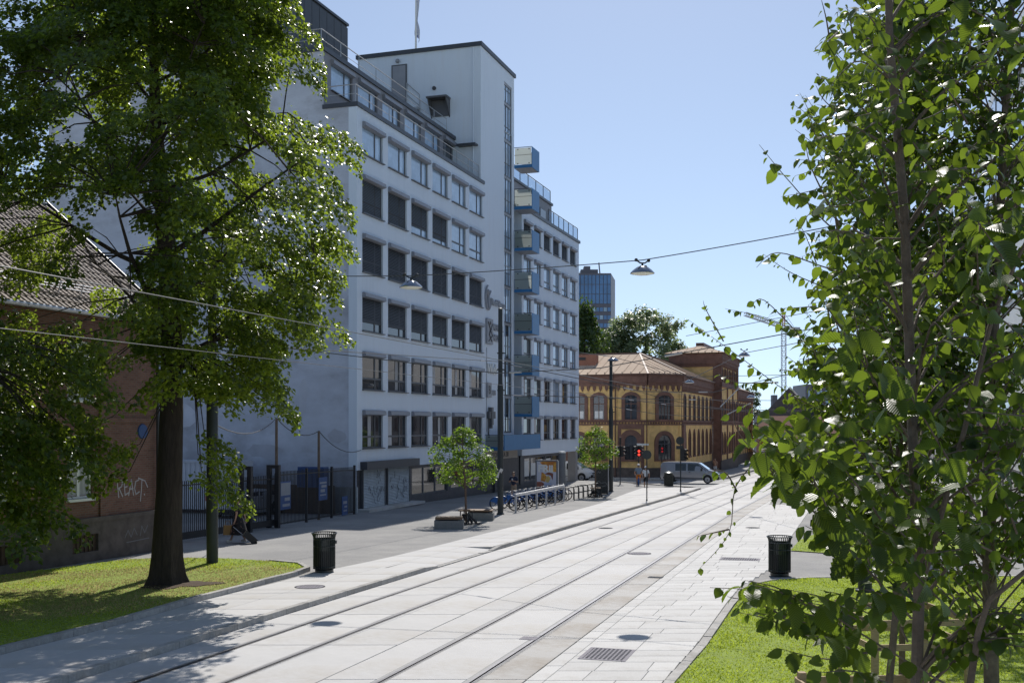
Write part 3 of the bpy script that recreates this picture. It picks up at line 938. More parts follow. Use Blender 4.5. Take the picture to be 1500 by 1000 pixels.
# railings of the main block
def railing(u0, u1, y, z, n, h=1.05, ret=None):
    r = MB()
    r.tube([(u0, y, z + h), (u1, y, z + h)], 0.028, 6); r.tube([(u0, y, z + h * 0.5), (u1, y, z + h * 0.5)], 0.016, 5)
    for i in range(n + 1):
        u = u0 + (u1 - u0) * i / n
        r.tube([(u, y, z), (u, y, z + h)], 0.024, 6)
    if ret:
        r.tube([(u0, y, z + h), (u0, y + ret, z + h)], 0.028, 6); r.tube([(u0, y, z + h * .5), (u0, y + ret, z + h * .5)], 0.016, 5)
    r.build('terrace_railing', 'rail_steel', bld)
railing(0.05, 19.3, 0.1, ztop + 0.2, 9, 0.98, 1.8)
railing(0.3, 18.6, PH + 0.3, zp1 + 0.22, 8, 1.1, 3.0)
# roof parapet steps on the penthouse roof
for k in range(4):
    mb = MB(); mb.box(1.6 + k * 3.6, 4.2 + k * 3.6, PH + 0.5, PH + 0.9, zp1 + 0.25, zp1 + 0.6); mb.build('roof_kerb', 'coping', bld)

# stair tower
zt = zl(26.5)
mb = MB()
gs0, gs1 = 24.55, 26.35
wall_grid(mb, 20.2, 26.9, wb, ztop, [(gs0, gs1, zl(-0.6), ztop + 5)], 0.0, 0.18)
wall_grid(mb, 19.4, 26.9, ztop, zt, [(gs0, gs1, ztop - 5, zt - 0.95)], 0.0, 0.18)
mb.quad((19.4, 9.5, ztop), (19.4, 0, ztop), (19.4, 0, zt), (19.4, 9.5, zt))
mb.quad((26.9, 0, wb), (26.9, 9.5, wb), (26.9, 9.5, zt), (26.9, 0, zt))
mb.quad((26.9, 9.5, ztop), (19.4, 9.5, ztop), (19.4, 9.5, zt), (26.9, 9.5, zt))
mb.build('tower_wall', 'plaster', bld)
mb = MB(); mb.box(19.25, 27.05, -0.12, 9.6, zt, zt + 0.28); mb.build('tower_coping', 'coping', bld)
# glazed strip of the tower
mb = MB()
for k in range(10):
    z0 = zl(-0.6) + k * 2.74; z1 = min(z0 + 2.74, zt - 0.95)
    if z0 > zt - 1.2: break
    f = MB()
    for u in (gs0, gs0 + 0.6, gs0 + 1.2, gs1 - 0.06): f.box(u, u + 0.06, 0.08, 0.16, z0, z1)
    f.box(gs0, gs1, 0.06, 0.14, z0, z0 + 0.12); f.box(gs0, gs1, 0.09, 0.15, z0 + 1.0, z0 + 1.05)
    fo = f.build('glazing_frame', 'window_frame', bld)
    for q in range(3):
        g = MB(); g.box(gs0 + 0.06 + q * 0.6, gs0 + 0.6 + q * 0.6 - (0.0 if q < 2 else 0.06), 0.12, 0.13, z0 + 0.12, z1); g.build('pane', 'glass_painted_sky' if k > 2 or (k + q) % 2 == 0 else 'glass', fo)
    s = MB(); s.box(gs0, gs1, 0.03, 0.17, z1 - 0.16, z1); s.build('floor_edge', 'sign_grey', bld)
# tower side: door, vent hood, lamp, downpipe
mb = MB(); mb.use('window_frame'); mb.box(19.34, 19.4, 5.6, 6.8, zl(22.6), zl(25.8)); mb.use('sign_grey'); mb.box(19.32, 19.36, 5.7, 6.7, zl(22.6), zl(25.7)); mb.build('roof_door', None, bld)
r = MB()
for z in (zl(23.6), zl(24.4)): r.tube([(19.3, 5.6, z), (19.25, 4.6, z - .9)], 0.03, 6)
for q in (5.6, 4.6): r.tube([(19.27, q, zl(20.3)), (19.27, q, zl(24.4) - (.9 if q < 5 else 0))], 0.03, 6)
r.box(19.0, 19.38, 4.6, 6.9, zl(22.4), zl(22.55)); r.build('stair_rail', 'rail_steel', bld)
mb = MB(); mb.prism([(19.4, 2.3, zl(22.95)), (18.6, 2.3, zl(22.95)), (19.4, 2.3, zl(21.7))], (0, 0.08, 0)); mb.prism([(19.4, 3.65, zl(22.95)), (18.6, 3.65, zl(22.95)), (19.4, 3.65, zl(21.7))], (0, 0.08, 0)); mb.box(18.55, 19.4, 2.25, 3.8, zl(22.95), zl(23.07))
mb.box(19.3, 19.38, 2.4, 3.65, zl(21.8), zl(22.94)); mb.build('vent_hood', 'window_frame', bld)
mb = MB(); mb.lathe([(0.0, -0.12), (0.14, -0.1), (0.14, 0)], 12, (19.4, 3.5, zl(23.85)), 'x'); mb.build('wall_vent', 'sign_dark', bld)
mb = MB(); mb.ell((19.28, 6.3, zl(26.05)), 0.14, 0.16, 0.16); mb.build('wall_lamp', 'sign_grey', bld, smooth=True)
mb = MB(); mb.tube([(19.33, 0.55, zl(17.2)), (19.33, 0.55, zt - 0.1)], 0.045, 7); mb.build('downpipe', 'plaster', bld)
mb = MB(); mb.box(18.8, 19.4, 0.2, 1.6, zl(19.5), zl(19.62)); mb.build('door_canopy', 'coping', bld)

# windows ------------------------------------------------------------
def frame_mesh(w, h, split, trans):
    f = MB(); t = 0.075
    f.box(0, w, 0, 0.08, 0, t); f.box(0, w, 0, 0.08, h - t, h); f.box(0, t, 0.001, 0.079, t, h - t); f.box(w - t, w, 0.001, 0.079, t, h - t)
    f.box(split - 0.05, split + 0.05, 0.002, 0.078, t, h - t)
    if trans: f.box(t, split - 0.05, 0.003, 0.077, trans - 0.05, trans + 0.05); f.box(split + 0.05, w - t, 0.003, 0.077, trans - 0.05, trans + 0.05)
    f.box(-0.04, w + 0.04, -0.24, -0.002, -0.05, 0.0)      # sill
    return f.mesh('window', 'window_frame')
def pane_mesh(w, h):
    g = MB(); g.box(0.07, w - 0.07, 0.035, 0.045, 0.07, h - 0.07); return g
def blind_mesh(w, h, drop):
    b = MB(); n = int(drop / 0.085)
    for i in range(n):
        z = h - 0.24 - i * 0.085
        b.quad((0.06, -0.035, z - 0.075), (w - 0.06, -0.035, z - 0.075), (w - 0.06, -0.003, z), (0.06, -0.003, z))
    b.box(0.06, w - 0.06, -0.045, -0.005, h - 0.24 - n * 0.085 - 0.04, h - 0.24 - n * 0.085)
    return b.mesh('blind', 'blind_fabric')
def casing_mesh(w, h):
    c = MB(); c.prism([(0, -0.15, h + 0.02), (0, -0.30, h - 0.02), (0, -0.32, h - 0.22), (0, -0.15, h - 0.27)], (w, 0, 0)); c.box(0.0, w, -0.15, -0.002, h - 0.26, h)
    return c.mesh('blind_casing', 'blind_casing')
def curtain_mesh(w, h, x0, x1):
    c = MB(); n = 8
    for i in range(n):
        a = x0 + (x1 - x0) * i / n; b = x0 + (x1 - x0) * (i + 1) / n
        c.quad((a, 0.034 if i % 2 else 0.020, 0.1), (b, 0.020 if i % 2 else 0.034, 0.1), (b, 0.020 if i % 2 else 0.034, h - 0.3), (a, 0.034 if i % 2 else 0.020, h - 0.3))
    return c.mesh('curtain', 'curtain')
cache = {}
def get(key, fn):
    if key not in cache: cache[key] = fn()
    return cache[key]
wr = random.Random(3)
def add_window(u, y, z, w, h, split, trans, drop, gm, curt=None):
    f = obj('window', get(('f', w, h, split, trans), lambda: frame_mesh(w, h, split, trans)), bld, (u, y, z))
    obj('pane', get(('p', w, h, gm), lambda: pane_mesh(w, h).mesh('pane', gm)), f)
    obj('blind_casing', get(('c', w, h), lambda: casing_mesh(w, h)), f)
    if drop > 0: obj('blind', get(('b', w, h, round(drop, 2)), lambda: blind_mesh(w, h, drop)), f)
    if curt: obj('curtain', get(('k', w, h, curt), lambda: curtain_mesh(w, h, *curt)), f)
for i, z in enumerate(ROWS):
    h = WH[i]
    for j, u in enumerate(WCOL):
        drop, gm, cu = 0.0, 'glass', None
        if i == 5: gm = 'glass_painted_sky'
        elif i == 4:
            drop = 1.78 if j < 2 else (1.35 if j == 2 else (1.5 if j == 3 else 0)); gm = 'glass_painted_sky'
        elif i == 3: drop = 1.78
        elif i == 2: drop = [1.3, 1.3, 1.35, 1.32, 1.22, 1.2][j]
        if i in (0, 1): cu = [(0.9, 1.3), (0.15, 0.75), None, (1.2, 1.6), None, (0.3, 0.7)][(j + i * 2) % 6]
        if i == 2: cu = None
        add_window(u, 0.10, z, WW, h, 1.78, 0.62 if i < 5 else None, drop, gm, cu)
    for j, u in enumerate(VCOL):
        drop, gm, cu = 0.0, 'glass_painted_sky', None
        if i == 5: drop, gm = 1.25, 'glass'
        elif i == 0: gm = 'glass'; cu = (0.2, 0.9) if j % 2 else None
        elif i == 1: gm = 'glass_painted_sky' if j in (3, 5) else 'glass'; cu = (0.15, 0.7) if j % 2 == 0 else None
        elif i == 2: gm = 'glass_painted_sky' if j > 0 else 'glass'
        add_window(u, 0.10, z + 0.05, VW, round(h - (0.1 if i < 5 else 0.17), 3), 1.38, 0.55 if i < 5 else None, drop, gm, cu)
for k, o in enumerate(pops):
    add_window(o[0], PH + 0.12, o[2], 2.6, round(o[3] - o[2], 3), 1.8, None, 0.0, 'glass_painted_sky' if k < 5 else 'glass')

# balconies -----------------------------------------------------------
def balcony(u0, u1, n, z0, h, name='balcony'):
    b = MB()
    b.box(u0, u1, -n, -0.003, z0, z0 + 0.22)
    bo = b.build(name, 'blue_paint', bld)
    s = MB(); s.box(u0 + 0.03, u1 - 0.03, -n + 0.03, -0.01, z0 - 0.03, z0 - 0.002); s.build('soffit', 'sign_grey', bo)
    p = MB(); p.box(u0, u1, -n - 0.05, -n - 0.004, z0 - 0.02, z0 + h); p.build('front_panel', 'blue_paint', bo)
    g = MB(); g.box(u0 + 0.01, u0 + 0.03, -n + 0.04, -0.05, z0 + 0.25, z0 + h - 0.05); g.build('side_glass', 'balcony_glass', bo)
    g = MB(); g.box(u1 - 0.03, u1 - 0.01, -n + 0.04, -0.05, z0 + 0.25, z0 + h - 0.05); g.build('side_glass', 'balcony_glass', bo)
    r = MB(); r.tube([(u0 - 0.02, -0.01, z0 + h), (u0 - 0.02, -n, z0 + h), (u1, -n, z0 + h), (u1, -0.01, z0 + h)], 0.025, 6)
    r.tube([(u0 - 0.02, -0.01, z0 + h * 0.62), (u0 - 0.02, -n, z0 + h * 0.62)], 0.015, 5)
    for y in (-0.3, -n + 0.2):
        for zz in (z0 + 0.32, z0 + h - 0.15): r.box(u0 - 0.03, u0, y - 0.04, y + 0.04, zz - 0.04, zz + 0.04)
    r.build('handrail', 'dark_metal', bo)
    return bo
for i in range(7):
    balcony(26.93, 28.8, 1.4, zl(0.62 + 3.165 * i), 1.55)
bt = MB(); bt.box(27.6, 28.2, -0.9, -0.5, zl(16.45) + 0.22, zl(16.45) + 0.75); bt.build('balcony_chair', 'poster_brown', bld)
balcony(20.3, 29.1, 1.4, zl(-1.80), 1.08, 'long_balcony')
# ground floor ---------------------------------------------------------
mb = MB()
gops = [(7.6, 13.4, zl(-4.25), zl(-2.55)), (14.0, 16.4, zl(-4.2), zl(-2.6)), (17.0, 20.0, zl(-4.2), zl(-2.7)), (29.9, 35.6, zl(-4.55), zl(-2.6)), (36.0, 40.0, zl(-4.6), zl(-2.6))]
wall_grid(mb, 0.0, 40.6, -0.5, wb, gops + [(20.8, 22.8, -0.6, zl(-2.5))], 0.12, 0.2)
mb.quad((40.6, 0.12, -0.5), (40.6, 8, -0.5), (40.6, 8, wb), (40.6, 0.12, wb))
mb.build('ground_floor_wall', 'stone_dark', bld)
for (a, b, c, d) in gops:
    n = max(1, int(round((b - a) / 2.0)))
    for k in range(n):
        x0 = a + (b - a) * k / n; x1 = a + (b - a) * (k + 1) / n
        f = MB(); f.box(x0, x0 + 0.08, 0.2, 0.28, c, d); f.box(x1 - 0.08, x1, 0.2, 0.28, c, d); f.box(x0 + 0.08, x1 - 0.08, 0.2, 0.28, c, c + 0.08); f.box(x0 + 0.08, x1 - 0.08, 0.2, 0.28, d - 0.08, d)
        fo = f.build('shop_window', 'window_frame', bld)
        g = MB(); g.box(x0 + 0.07, x1 - 0.07, 0.235, 0.245, c + 0.07, d - 0.07); g.build('pane', 'shop_glass', fo)
        if a > 25:
            w2 = MB(); w2.box(x0 + 0.2, x1 - 0.35, 0.226, 0.234, c + 0.45, d - 0.5 if k % 2 else d - 0.25); w2.build('window_poster', 'sign_white', fo)
mb = MB(); mb.box(20.8, 22.8, 0.26, 0.32, -0.2, zl(-2.5)); mb.build('entrance_door', 'sign_dark', bld)
mb = MB(); mb.box(23.6, 28.2, 0.03, 0.118, 0.0, wb); mb.build('stone_panel', 'stone_dark', bld)
mb = MB(); mb.box(28.35, 29.1, -0.05, 0.118, 0.0, wb); mb.build('pilaster', 'coping', bld)
for (u, y) in ((41.2, 0.1), (45.6, 0.1), (45.6, 6.0)):
    mb = MB(); mb.box(u, u + 0.75, y, y + 0.75, -0.6, wb); mb.build('column', 'recess_plaster', bld)
mb = MB(); mb.box(0.0, 7.6, -0.75, 0.11, -0.02, 0.13); mb.build('doorstep', 'concrete', bld)
for (a, b) in ((0.72, 3.45), (3.86, 6.85)):
    s = MB(); n = 26; z0 = 0.13; z1 = zl(-2.32)
    for i in range(n):
        za = z0 + (z1 - z0) * i / n; zb = z0 + (z1 - z0) * (i + 1) / n
        s.add([(a, -0.02, za), (b, -0.02, za), (b, -0.05, (za * .5 + zb * .5)), (a, -0.05, (za * .5 + zb * .5)), (b, -0.02, zb), (a, -0.02, zb)], [(0, 1, 2, 3), (3, 2, 4, 5)])
    so = s.build('roller_shutter', 'shutter', bld)
    t = MB()
    for p in range(14):
        x = a + 0.3 + wr.random() * (b - a - 0.8); z = 0.6 + wr.random() * 1.2
        q = [(x, -0.056, z)]
        for _ in range(4): q.append((q[-1][0] + wr.uniform(-.2, .3), -0.056, q[-1][2] + wr.uniform(-.3, .3)))
        t.tube(q, 0.012, 4)
    t.build('spray_scribble', 'sign_grey', so)
    g = MB(); g.box(a - 0.08, a, -0.07, 0.1, 0.1, z1); g.box(b, b + 0.08, -0.07, 0.1, 0.1, z1); g.build('shutter_guide', 'window_frame', bld)
mb = MB(); mb.box(0.42, 7.55, -0.42, -0.003, zl(-2.40), zl(-1.98)); mb.build('shutter_box', 'coping', bld)
# signs on the tower ----------------------------------------------------
mb = MB(); mb.box(20.4, 27.6, -0.06, -0.003, zl(-2.50), zl(-1.86)); so = mb.build('entrance_sign', 'beige_sign', bld)
wall_text('STORGATA 38', 21.55, -0.063, zl(-2.36), 0.50, 0.012, 'sign_dark', so, 'lettering', 0.004, 1.18)
# round emblem of a figure with raised arms, then the name
def logo1(u, z):
    s = MB(); s.tube([(u + 0.55 * math.cos(a), -0.10, z + 0.85 * math.sin(a)) for a in np.linspace(0.9, 5.4 + 0.0, 22) + 0.9], 0.07, 6)
    s.ell((u, -0.1, z + 0.42), 0.16, 0.08, 0.17); s.tube([(u - 0.45, -0.1, z + 0.5), (u, -0.1, z + 0.05), (u + 0.45, -0.1, z + 0.5)], 0.085, 6)
    s.tube([(u, -0.1, z + 0.1), (u, -0.1, z - 0.75)], [0.1, 0.17], 7)
    so = s.build('round_emblem', 'sign_grey', bld, smooth=True)
    return so
l1 = logo1(20.75, zl(9.05))
wall_text('Redd Barna', 21.45, -0.10, zl(8.62), 0.62, 0.05, 'sign_grey', l1, 'lettering', 0.012)
mb = MB(); mb.box(20.35, 21.6, -0.16, -0.003, zl(5.75), zl(7.55)); l2 = mb.build('square_emblem', 'sign_grey', bld)
e = MB(); e.tube([(20.5, -0.17, zl(7.3)), (20.95, -0.17, zl(6.8)), (20.75, -0.17, zl(6.4)), (21.25, -0.17, zl(5.95))], 0.05, 5); e.tube([(21.4, -0.17, zl(7.2)), (21.05, -0.17, zl(6.7)), (21.4, -0.17, zl(6.35)), (20.6, -0.17, zl(5.95))], 0.04, 5); e.ell((21.0, -0.17, zl(7.25)), 0.13, 0.04, 0.13); e.build('emblem_figure', 'sign_dark', l2)
wall_text('MENTAL', 21.75, -0.08, zl(6.83), 0.62, 0.05, 'sign_grey', l2, 'lettering', 0.018, 0.95)
wall_text('HELSE', 21.75, -0.08, zl(6.08), 0.62, 0.05, 'sign_grey', l2, 'lettering', 0.018, 0.92)
wall_text('Web', 20.6, -0.07, zl(3.65), 1.05, 0.05, 'sign_white', bld, 'sign_lettering', 0.01)
mb = MB(); mb.box(20.45, 21.25, -0.16, -0.003, zl(1.95), zl(3.0)); l4 = mb.build('boxed_emblem', 'sign_grey', bld)
wall_text('B', 20.6, -0.165, zl(2.2), 0.85, 0.01, 'sign_dark', l4, 'emblem_letter', 0.01)
wall_text('ees', 21.35, -0.08, zl(2.15), 0.72, 0.05, 'sign_grey', l4, 'lettering', 0.012)
a = MB(); a.box(20.95, 21.35, -0.28, -0.003, zl(0.0), zl(1.25)); a.box(20.6, 21.9, -0.24, -0.05, zl(0.45), zl(0.95)); a.box(21.0, 21.25, -0.25, -0.004, zl(-0.25), zl(0.0))
a.tube([(20.85, -0.1, zl(0.5)), (20.75, -0.1, zl(-0.6)), (21.0, -0.1, zl(-1.05)), (21.5, -0.1, zl(-1.15))], 0.05, 6); a.build('cable_box', 'window_frame', bld)
mb = MB(); mb.lathe([(0.28, -0.09), (0.34, -0.05), (0.34, -0.003)], 16, (20.8, 0, zl(-1.25)), 'y'); mb.build('round_plate', 'sign_grey', bld)
mb = MB(); mb.tube([(20.55, -0.03, zl(-0.5)), (20.55, -0.03, zl(5.5))], 0.02, 5); mb.build('cable', 'sign_grey', bld)
# roof flag
fp = toW(18.6, 6.0, 0)
fl = thing('flagpole', 'white flagpole with a limp pale flag on the tower roof', 'flagpole', (fp.x - 0.0, fp.y, B0 + zl(26.78)), ANG_D)
fl.location = toW(22.5, 6.25, zl(26.78))
mb = MB(); mb.lathe([(0.09, 0), (0.05, 5.6), (0.0, 5.65)], 8); mb.build('pole', 'white_paint', fl)
fm = MB(); n = 10
vs = []; fs = []
for i in range(n + 1):
    for j in range(6):
        s = j / 5
        vs.append((0.06 + 0.36 * s + 0.12 * math.sin(3 * s + i * 0.5), 0.13 * math.sin(6 * s + i * 0.7), 5.3 - 3.0 * i / n - 0.5 * s))
for i in range(n):
    for j in range(5): fs.append((i * 6 + j, i * 6 + j + 1, (i + 1) * 6 + j + 1, (i + 1) * 6 + j))
fm.add(vs, fs); fm.build('flag', 'flag_white', fl, smooth=True)
# ================================================================== BRICK HOUSE, YARD FENCE AND WHAT STANDS BEHIND IT
BCX, BCY = -12.33, 38.1
BB = gz(37.0, 0.112)
brk = thing('brick_house', 'old red brick house with tiled roof and stone plinth behind the big tree', 'house', (BCX, BCY, BB), ANG_D)
def bz(rel): return rel + CAMZ - BB
# local x = along the street (0 at the right corner, negative towards us), y = back
ze = bz(3.45)
BW = []
for k in range(7):
    u = -4.55 - k * 3.3 + (0.0 if k else 0.0)
    BW.append((u, u + 1.15, 2.05 if k else 2.05, 4.05)); BW.append((u, u + 1.15, 5.15, 7.0))
mb = MB(); wall_grid(mb, -26, 0, 1.35, ze, BW, 0.0, 0.16); mb.quad((0, 0, 1.35), (0, 8, 1.35), (0, 8, ze), (0, 0, ze)); mb.quad((-26, 8, 1.35), (-26, 0, 1.35), (-26, 0, ze), (-26, 8, ze))
mb.add([(0, 0, ze), (0, 8, ze), (0, 4.6, bz(7.5))], [(0, 1, 2)])
mb.build('wall', 'brick_red', brk)
cel = [(-4.4 - k * 3.3, -3.2 - k * 3.3, 0.35, 0.9) for k in range(7)]
mb = MB(); wall_grid(mb, -26, 0.06, -0.6, 1.28, cel, -0.07, 0.15); mb.quad((0.06, -0.07, -0.6), (0.06, 8, -0.6), (0.06, 8, 1.28), (0.06, -0.07, 1.28)); mb.build('plinth', 'plinth_stone', brk)
for c in cel:
    mb = MB(); mb.box(c[0], c[1], 0.04, 0.06, c[2], c[3])
    for q in range(6): mb.box(c[0] + 0.08 + q * 0.19, c[0] + 0.11 + q * 0.19, 0.0, 0.03, c[2], c[3])
    mb.build('cellar_window', 'yard_brown', brk)
mb = MB(); mb.box(-26, 0.1, -0.11, -0.004, 1.28, 1.42); mb.build('plinth_moulding', 'plinth_stone', brk)
mb = MB(); mb.box(-26, 0.05, -0.10, -0.004, ze - 0.75, ze - 0.02); mb.build('cornice', 'brick_red', brk)
mb = MB(); mb.box(-26, 0.03, -0.05, -0.005, 4.45, 4.6); mb.build('string_course', 'brick_red', brk)
mb = MB(); mb.box(-3.1, -2.75, -0.07, -0.004, 1.42, ze - 0.75); mb.build('pilaster', 'brick_red', brk)
for (a, b, c, d) in BW:
    w, h = b - a, d - c
    def mk():
        f = MB(); t = 0.07
        f.box(0, w, 0, .07, 0, t); f.box(0, w, 0, .07, h - t, h); f.box(0, t, .001, .069, t, h - t); f.box(w - t, w, .001, .069, t, h - t)
        f.box(w / 2 - .06, w / 2 + .06, .002, .068, t, h - t); f.box(t, w - t, .003, .067, h * .68 - .05, h * .68 + .05)
        f.box(t, w / 2 - .06, .02, .05, h * .34 - .015, h * .34 + .015); f.box(w / 2 + .06, w - t, .02, .05, h * .34 - .015, h * .34 + .015)
        f.box(-.05, w + .05, -.16, -.002, -.08, 0)
        return f.mesh('window', 'white_paint')
    f = obj('window', get(('bw', w, round(h, 2)), mk), brk, (a, 0.07, c))
    obj('pane', get(('bp', w, round(h, 2)), lambda: pane_mesh(w, h).mesh('pane', 'glass')), f)
    obj('curtain', get(('bk', w, round(h, 2)), lambda: curtain_mesh(w, h, 0.1, w - 0.1)), f)
    q = MB(); n = 7
    for i in range(n):
        x0 = a - 0.1 + (w + 0.2) * i / n
        q.box(x0 + .01, x0 + (w + .2) / n - .01, -0.035, -0.003, d + 0.02, d + 0.26)
    q.build('window_arch', 'brick_red', brk)
# gutter, downpipe
mb = MB(); mb.tube([(-26, -0.42, ze + 0.04), (0.25, -0.42, ze + 0.04)], 0.085, 8); mb.build('gutter', 'zinc', brk)
mb = MB(); mb.box(-26, 0.22, -0.36, -0.1, ze - 0.03, ze + 0.03); mb.build('eaves_board', 'brown_metal', brk)
mb = MB(); mb.tube([(-0.25, -0.42, ze), (-0.25, -0.15, ze - 0.6), (-0.25, -0.15, 0.1)], 0.055, 7); mb.build('downpipe', 'dark_metal', brk)
# roof: ridge 4.9 m back and 4.15 m up
RD, RH = 5.0, 4.15
r0 = Vector((0, -0.45, ze + 0.05)); sl_ = Vector((0, RD + 0.45, RH + 0.38)); sl_n = sl_.normalized(); SLN = sl_.length
nrm = Vector((0, -sl_n.z, sl_n.y))
mb = MB(); mb.quad((-26, -0.43, ze), (0.2, -0.43, ze), (0.2, RD, ze + RH + 0.36), (-26, RD, ze + RH + 0.36)); mb.quad((0.2, RD, ze + RH + 0.36), (0.2, 10.4, ze), (-26, 10.4, ze), (-26, RD, ze + RH + 0.36))
mb.build('roof_deck', 'roof_base', brk)
tw, tl = 0.26, 0.36
def tile_geo(o, mbx):
    pr_ = [(0, 0.0), (0.05, 0.035), (0.10, 0.045), (0.15, 0.03), (0.20, 0.008), (0.255, 0.0)]
    vs = []
    for (s, lift) in ((0.0, 0.045), (tl + 0.05, 0.012)):
        for (x, hh) in pr_: vs.append(o + Vector((x, 0, 0)) + sl_n * s + nrm * (hh + lift))
    for (x, hh) in pr_: vs.append(o + Vector((x, 0, 0)) + nrm * (hh + 0.005))
    fs = [(i, i + 1, i + 7, i + 6) for i in range(5)] + [(i + 12, i + 13, i + 1, i) for i in range(5)]
    mbx.add(vs, fs)
tm = MB(); tile_geo(Vector((0, 0, 0)), tm); tme = tm.mesh('roof_tile', 'roof_tile')
rest = MB(); cnt = 0
nrow = int(SLN / tl); ncolt = int(26 / tw)
for j in range(nrow):
    for i in range(ncolt):
        o = r0 + Vector((0.2 - (i + 1) * tw, 0, 0)) + sl_n * (j * tl)
        if i < 34 and j < 9 and cnt < 298:
            obj('roof_tile', tme, brk, o); cnt += 1
        else: tile_geo(o, rest)
ro = rest.build('roof_tiles', 'roof_tile', brk, kind='stuff')
mb = MB(); mb.tube([(-26, RD, ze + RH + 0.45), (0.25, RD, ze + RH + 0.45)], 0.11, 8); mb.build('ridge', 'zinc', brk)
g = MB()
for k in range(13):
    u = -0.8 - k * 1.0
    g.bar(r0 + Vector((u, 0, 0)) + sl_n * 0.8 + nrm * 0.05, r0 + Vector((u, 0, 0)) + sl_n * 0.95 + nrm * 0.42, 0.03)
for hh in (0.18, 0.28, 0.38): g.tube([r0 + Vector((-14, 0, 0)) + sl_n * 0.92 + nrm * hh, r0 + Vector((0.1, 0, 0)) + sl_n * 0.92 + nrm * hh], 0.016, 5)
g.build('snow_guard', 'zinc', brk)
mb = MB(); mb.prism([(0.2, -0.45, ze), (0.2, -0.45, ze + 0.2), (0.2, RD, ze + RH + 0.6), (0.2, RD, ze + RH + 0.36)], (0.06, 0, 0)); mb.build('verge_flashing', 'dark_metal', brk)
# spray painted word, flat on the wall
def strokes(o, lines, s, th, mt, parent, name, y=-0.004):
    m = MB()
    for L in lines:
        P_ = [Vector((o[0] + a * s, y, o[1] + b * s)) for a, b in L]
        for p, q in zip(P_[:-1], P_[1:]):
            d = (q - p); n_ = Vector((-d.z, 0, d.x)).normalized() * th / 2; e = d.normalized() * th * 0.3
            y += -0.00012
            m.add([(p - n_ - e), (q - n_ + e), (q + n_ + e), (p + n_ - e)], [(0, 1, 2, 3)])
    return m.build(name, mt, parent)
RE = [[(-.35, 1.25), (-.1, .95), (.05, 0)], [(-.12, .95), (.22, 1.02), (.38, .85), (.30, .62), (.0, .50)], [(.08, .52), (.40, .02)],
      [(.52, .95), (.62, .1)], [(.5, .95), (.85, 1.0)], [(.55, .55), (.82, .6)], [(.62, .1), (.95, .22)],
      [(.95, .05), (1.2, 1.0), (1.4, 0.05)], [(1.02, .42), (1.36, .45)],
      [(1.9, .95), (1.6, .85), (1.5, .45), (1.62, .08), (1.95, .22)],
      [(1.85, 1.05), (2.5, .85), (2.75, .45)], [(2.2, .95), (2.15, .35), (2.05, -.35)], [(2.42, .05), (2.46, .0)]]
strokes((-2.15, 1.98), RE, 0.56, 0.046, 'graffiti_paint', brk, 'graffiti')
strokes((-1.9, 0.62), [[(0, 0), (.2, .3), (.4, 0), (.6, .35), (.8, .05)], [(1, .0), (1.1, .4), (1.3, .1), (1.5, .4)], [(.1, -.2), (1.6, -.15)]], 0.8, 0.03, 'pillar_grey', brk, 'faint_graffiti', -0.075)
mb = MB(); mb.lathe([(0.0, -0.06), (0.24, -0.05), (0.26, -0.003)], 14, (-0.9, 0, 4.15), 'y'); mb.build('house_sign', 'box_blue', brk)
mb = MB(); mb.box(-0.1, 0.15, -0.14, -0.004, 5.0, 5.3); mb.build('security_camera', 'sign_white', brk)

# ---- fence of upright bars with a sliding gate
FA, FB = Vector((-8.15, 56.4, 0)), Vector((-10.35, 48.2, 0))
FC = Vector((-12.55, 41.0, 0))
def fence_run(name, label, cat, a, b, h, posts, extra=None):
    d = (b - a); L = d.length; rz = math.atan2(d.y, d.x)
    zb = gz(a.y, 0.112); slope = -0.0125 * d.y / L
    t = thing(name, label, cat, (a.x, a.y, zb), rz)
    t.rotation_euler = (0, -math.atan(slope), rz)
    bm_ = MB(); bm_.box(-0.013, 0.013, -0.013, 0.013, 0.08, h); bme = bm_.mesh('bar', 'fence_black')
    n = int(L / 0.135)
    for i in range(1, n): obj('bar', bme, t, (i * L / n, 0, 0))
    for z in (0.14, h - 0.16):
        r = MB(); r.box(0, L, -0.022, 0.022, z - 0.025, z + 0.025); r.build('rail', 'fence_black', t)
    for p in posts:
        r = MB(); r.box(p * L - 0.05, p * L + 0.05, -0.05, 0.05, 0, h + 0.08); r.build('post', 'fence_black', t)
    return t, L
fence_run('bar_fence', 'black upright bar fence between the grey gable wall and the sliding gate', 'fence', FA, FB, 2.45, (0, 0.33, 0.66, 1))
gt, gl = fence_run('sliding_gate', 'long black barred sliding gate with a boxed bottom beam beside the woman with the suitcase', 'gate', FB, FC, 2.3, (0.02, 0.98))
r = MB(); r.box(0, gl, -0.07, 0.07, 0.1, 0.36); r.build('bottom_beam', 'fence_black', gt)
for p in (0.05, 0.36):
    r = MB(); r.box(p * gl - 0.09, p * gl + 0.09, 0.12, 0.30, 0, 2.75); r.box(p * gl - 0.09, p * gl + 0.09, -0.30, -0.12, 0, 2.75); r.box(p * gl - 0.09, p * gl + 0.09, -0.12, 0.12, 2.6, 2.75); r.build('gate_portal', 'fence_black', gt)
r = MB(); r.box(0.34 * gl - 0.12, 0.34 * gl + 0.1, -0.36, -0.31, 1.1, 1.35); r.build('control_box', 'sign_grey', gt)
r = MB(); r.box(0.36 * gl - 0.05, 0.36 * gl + 0.05, -0.36, -0.31, 0.8, 1.1); r.build('warning_strip', 'orange_sign', gt)
r = MB(); r.box(0.0, gl * 0.3, -0.55, -0.42, -0.05, 0.08); r.build('gate_track', 'concrete', gt)
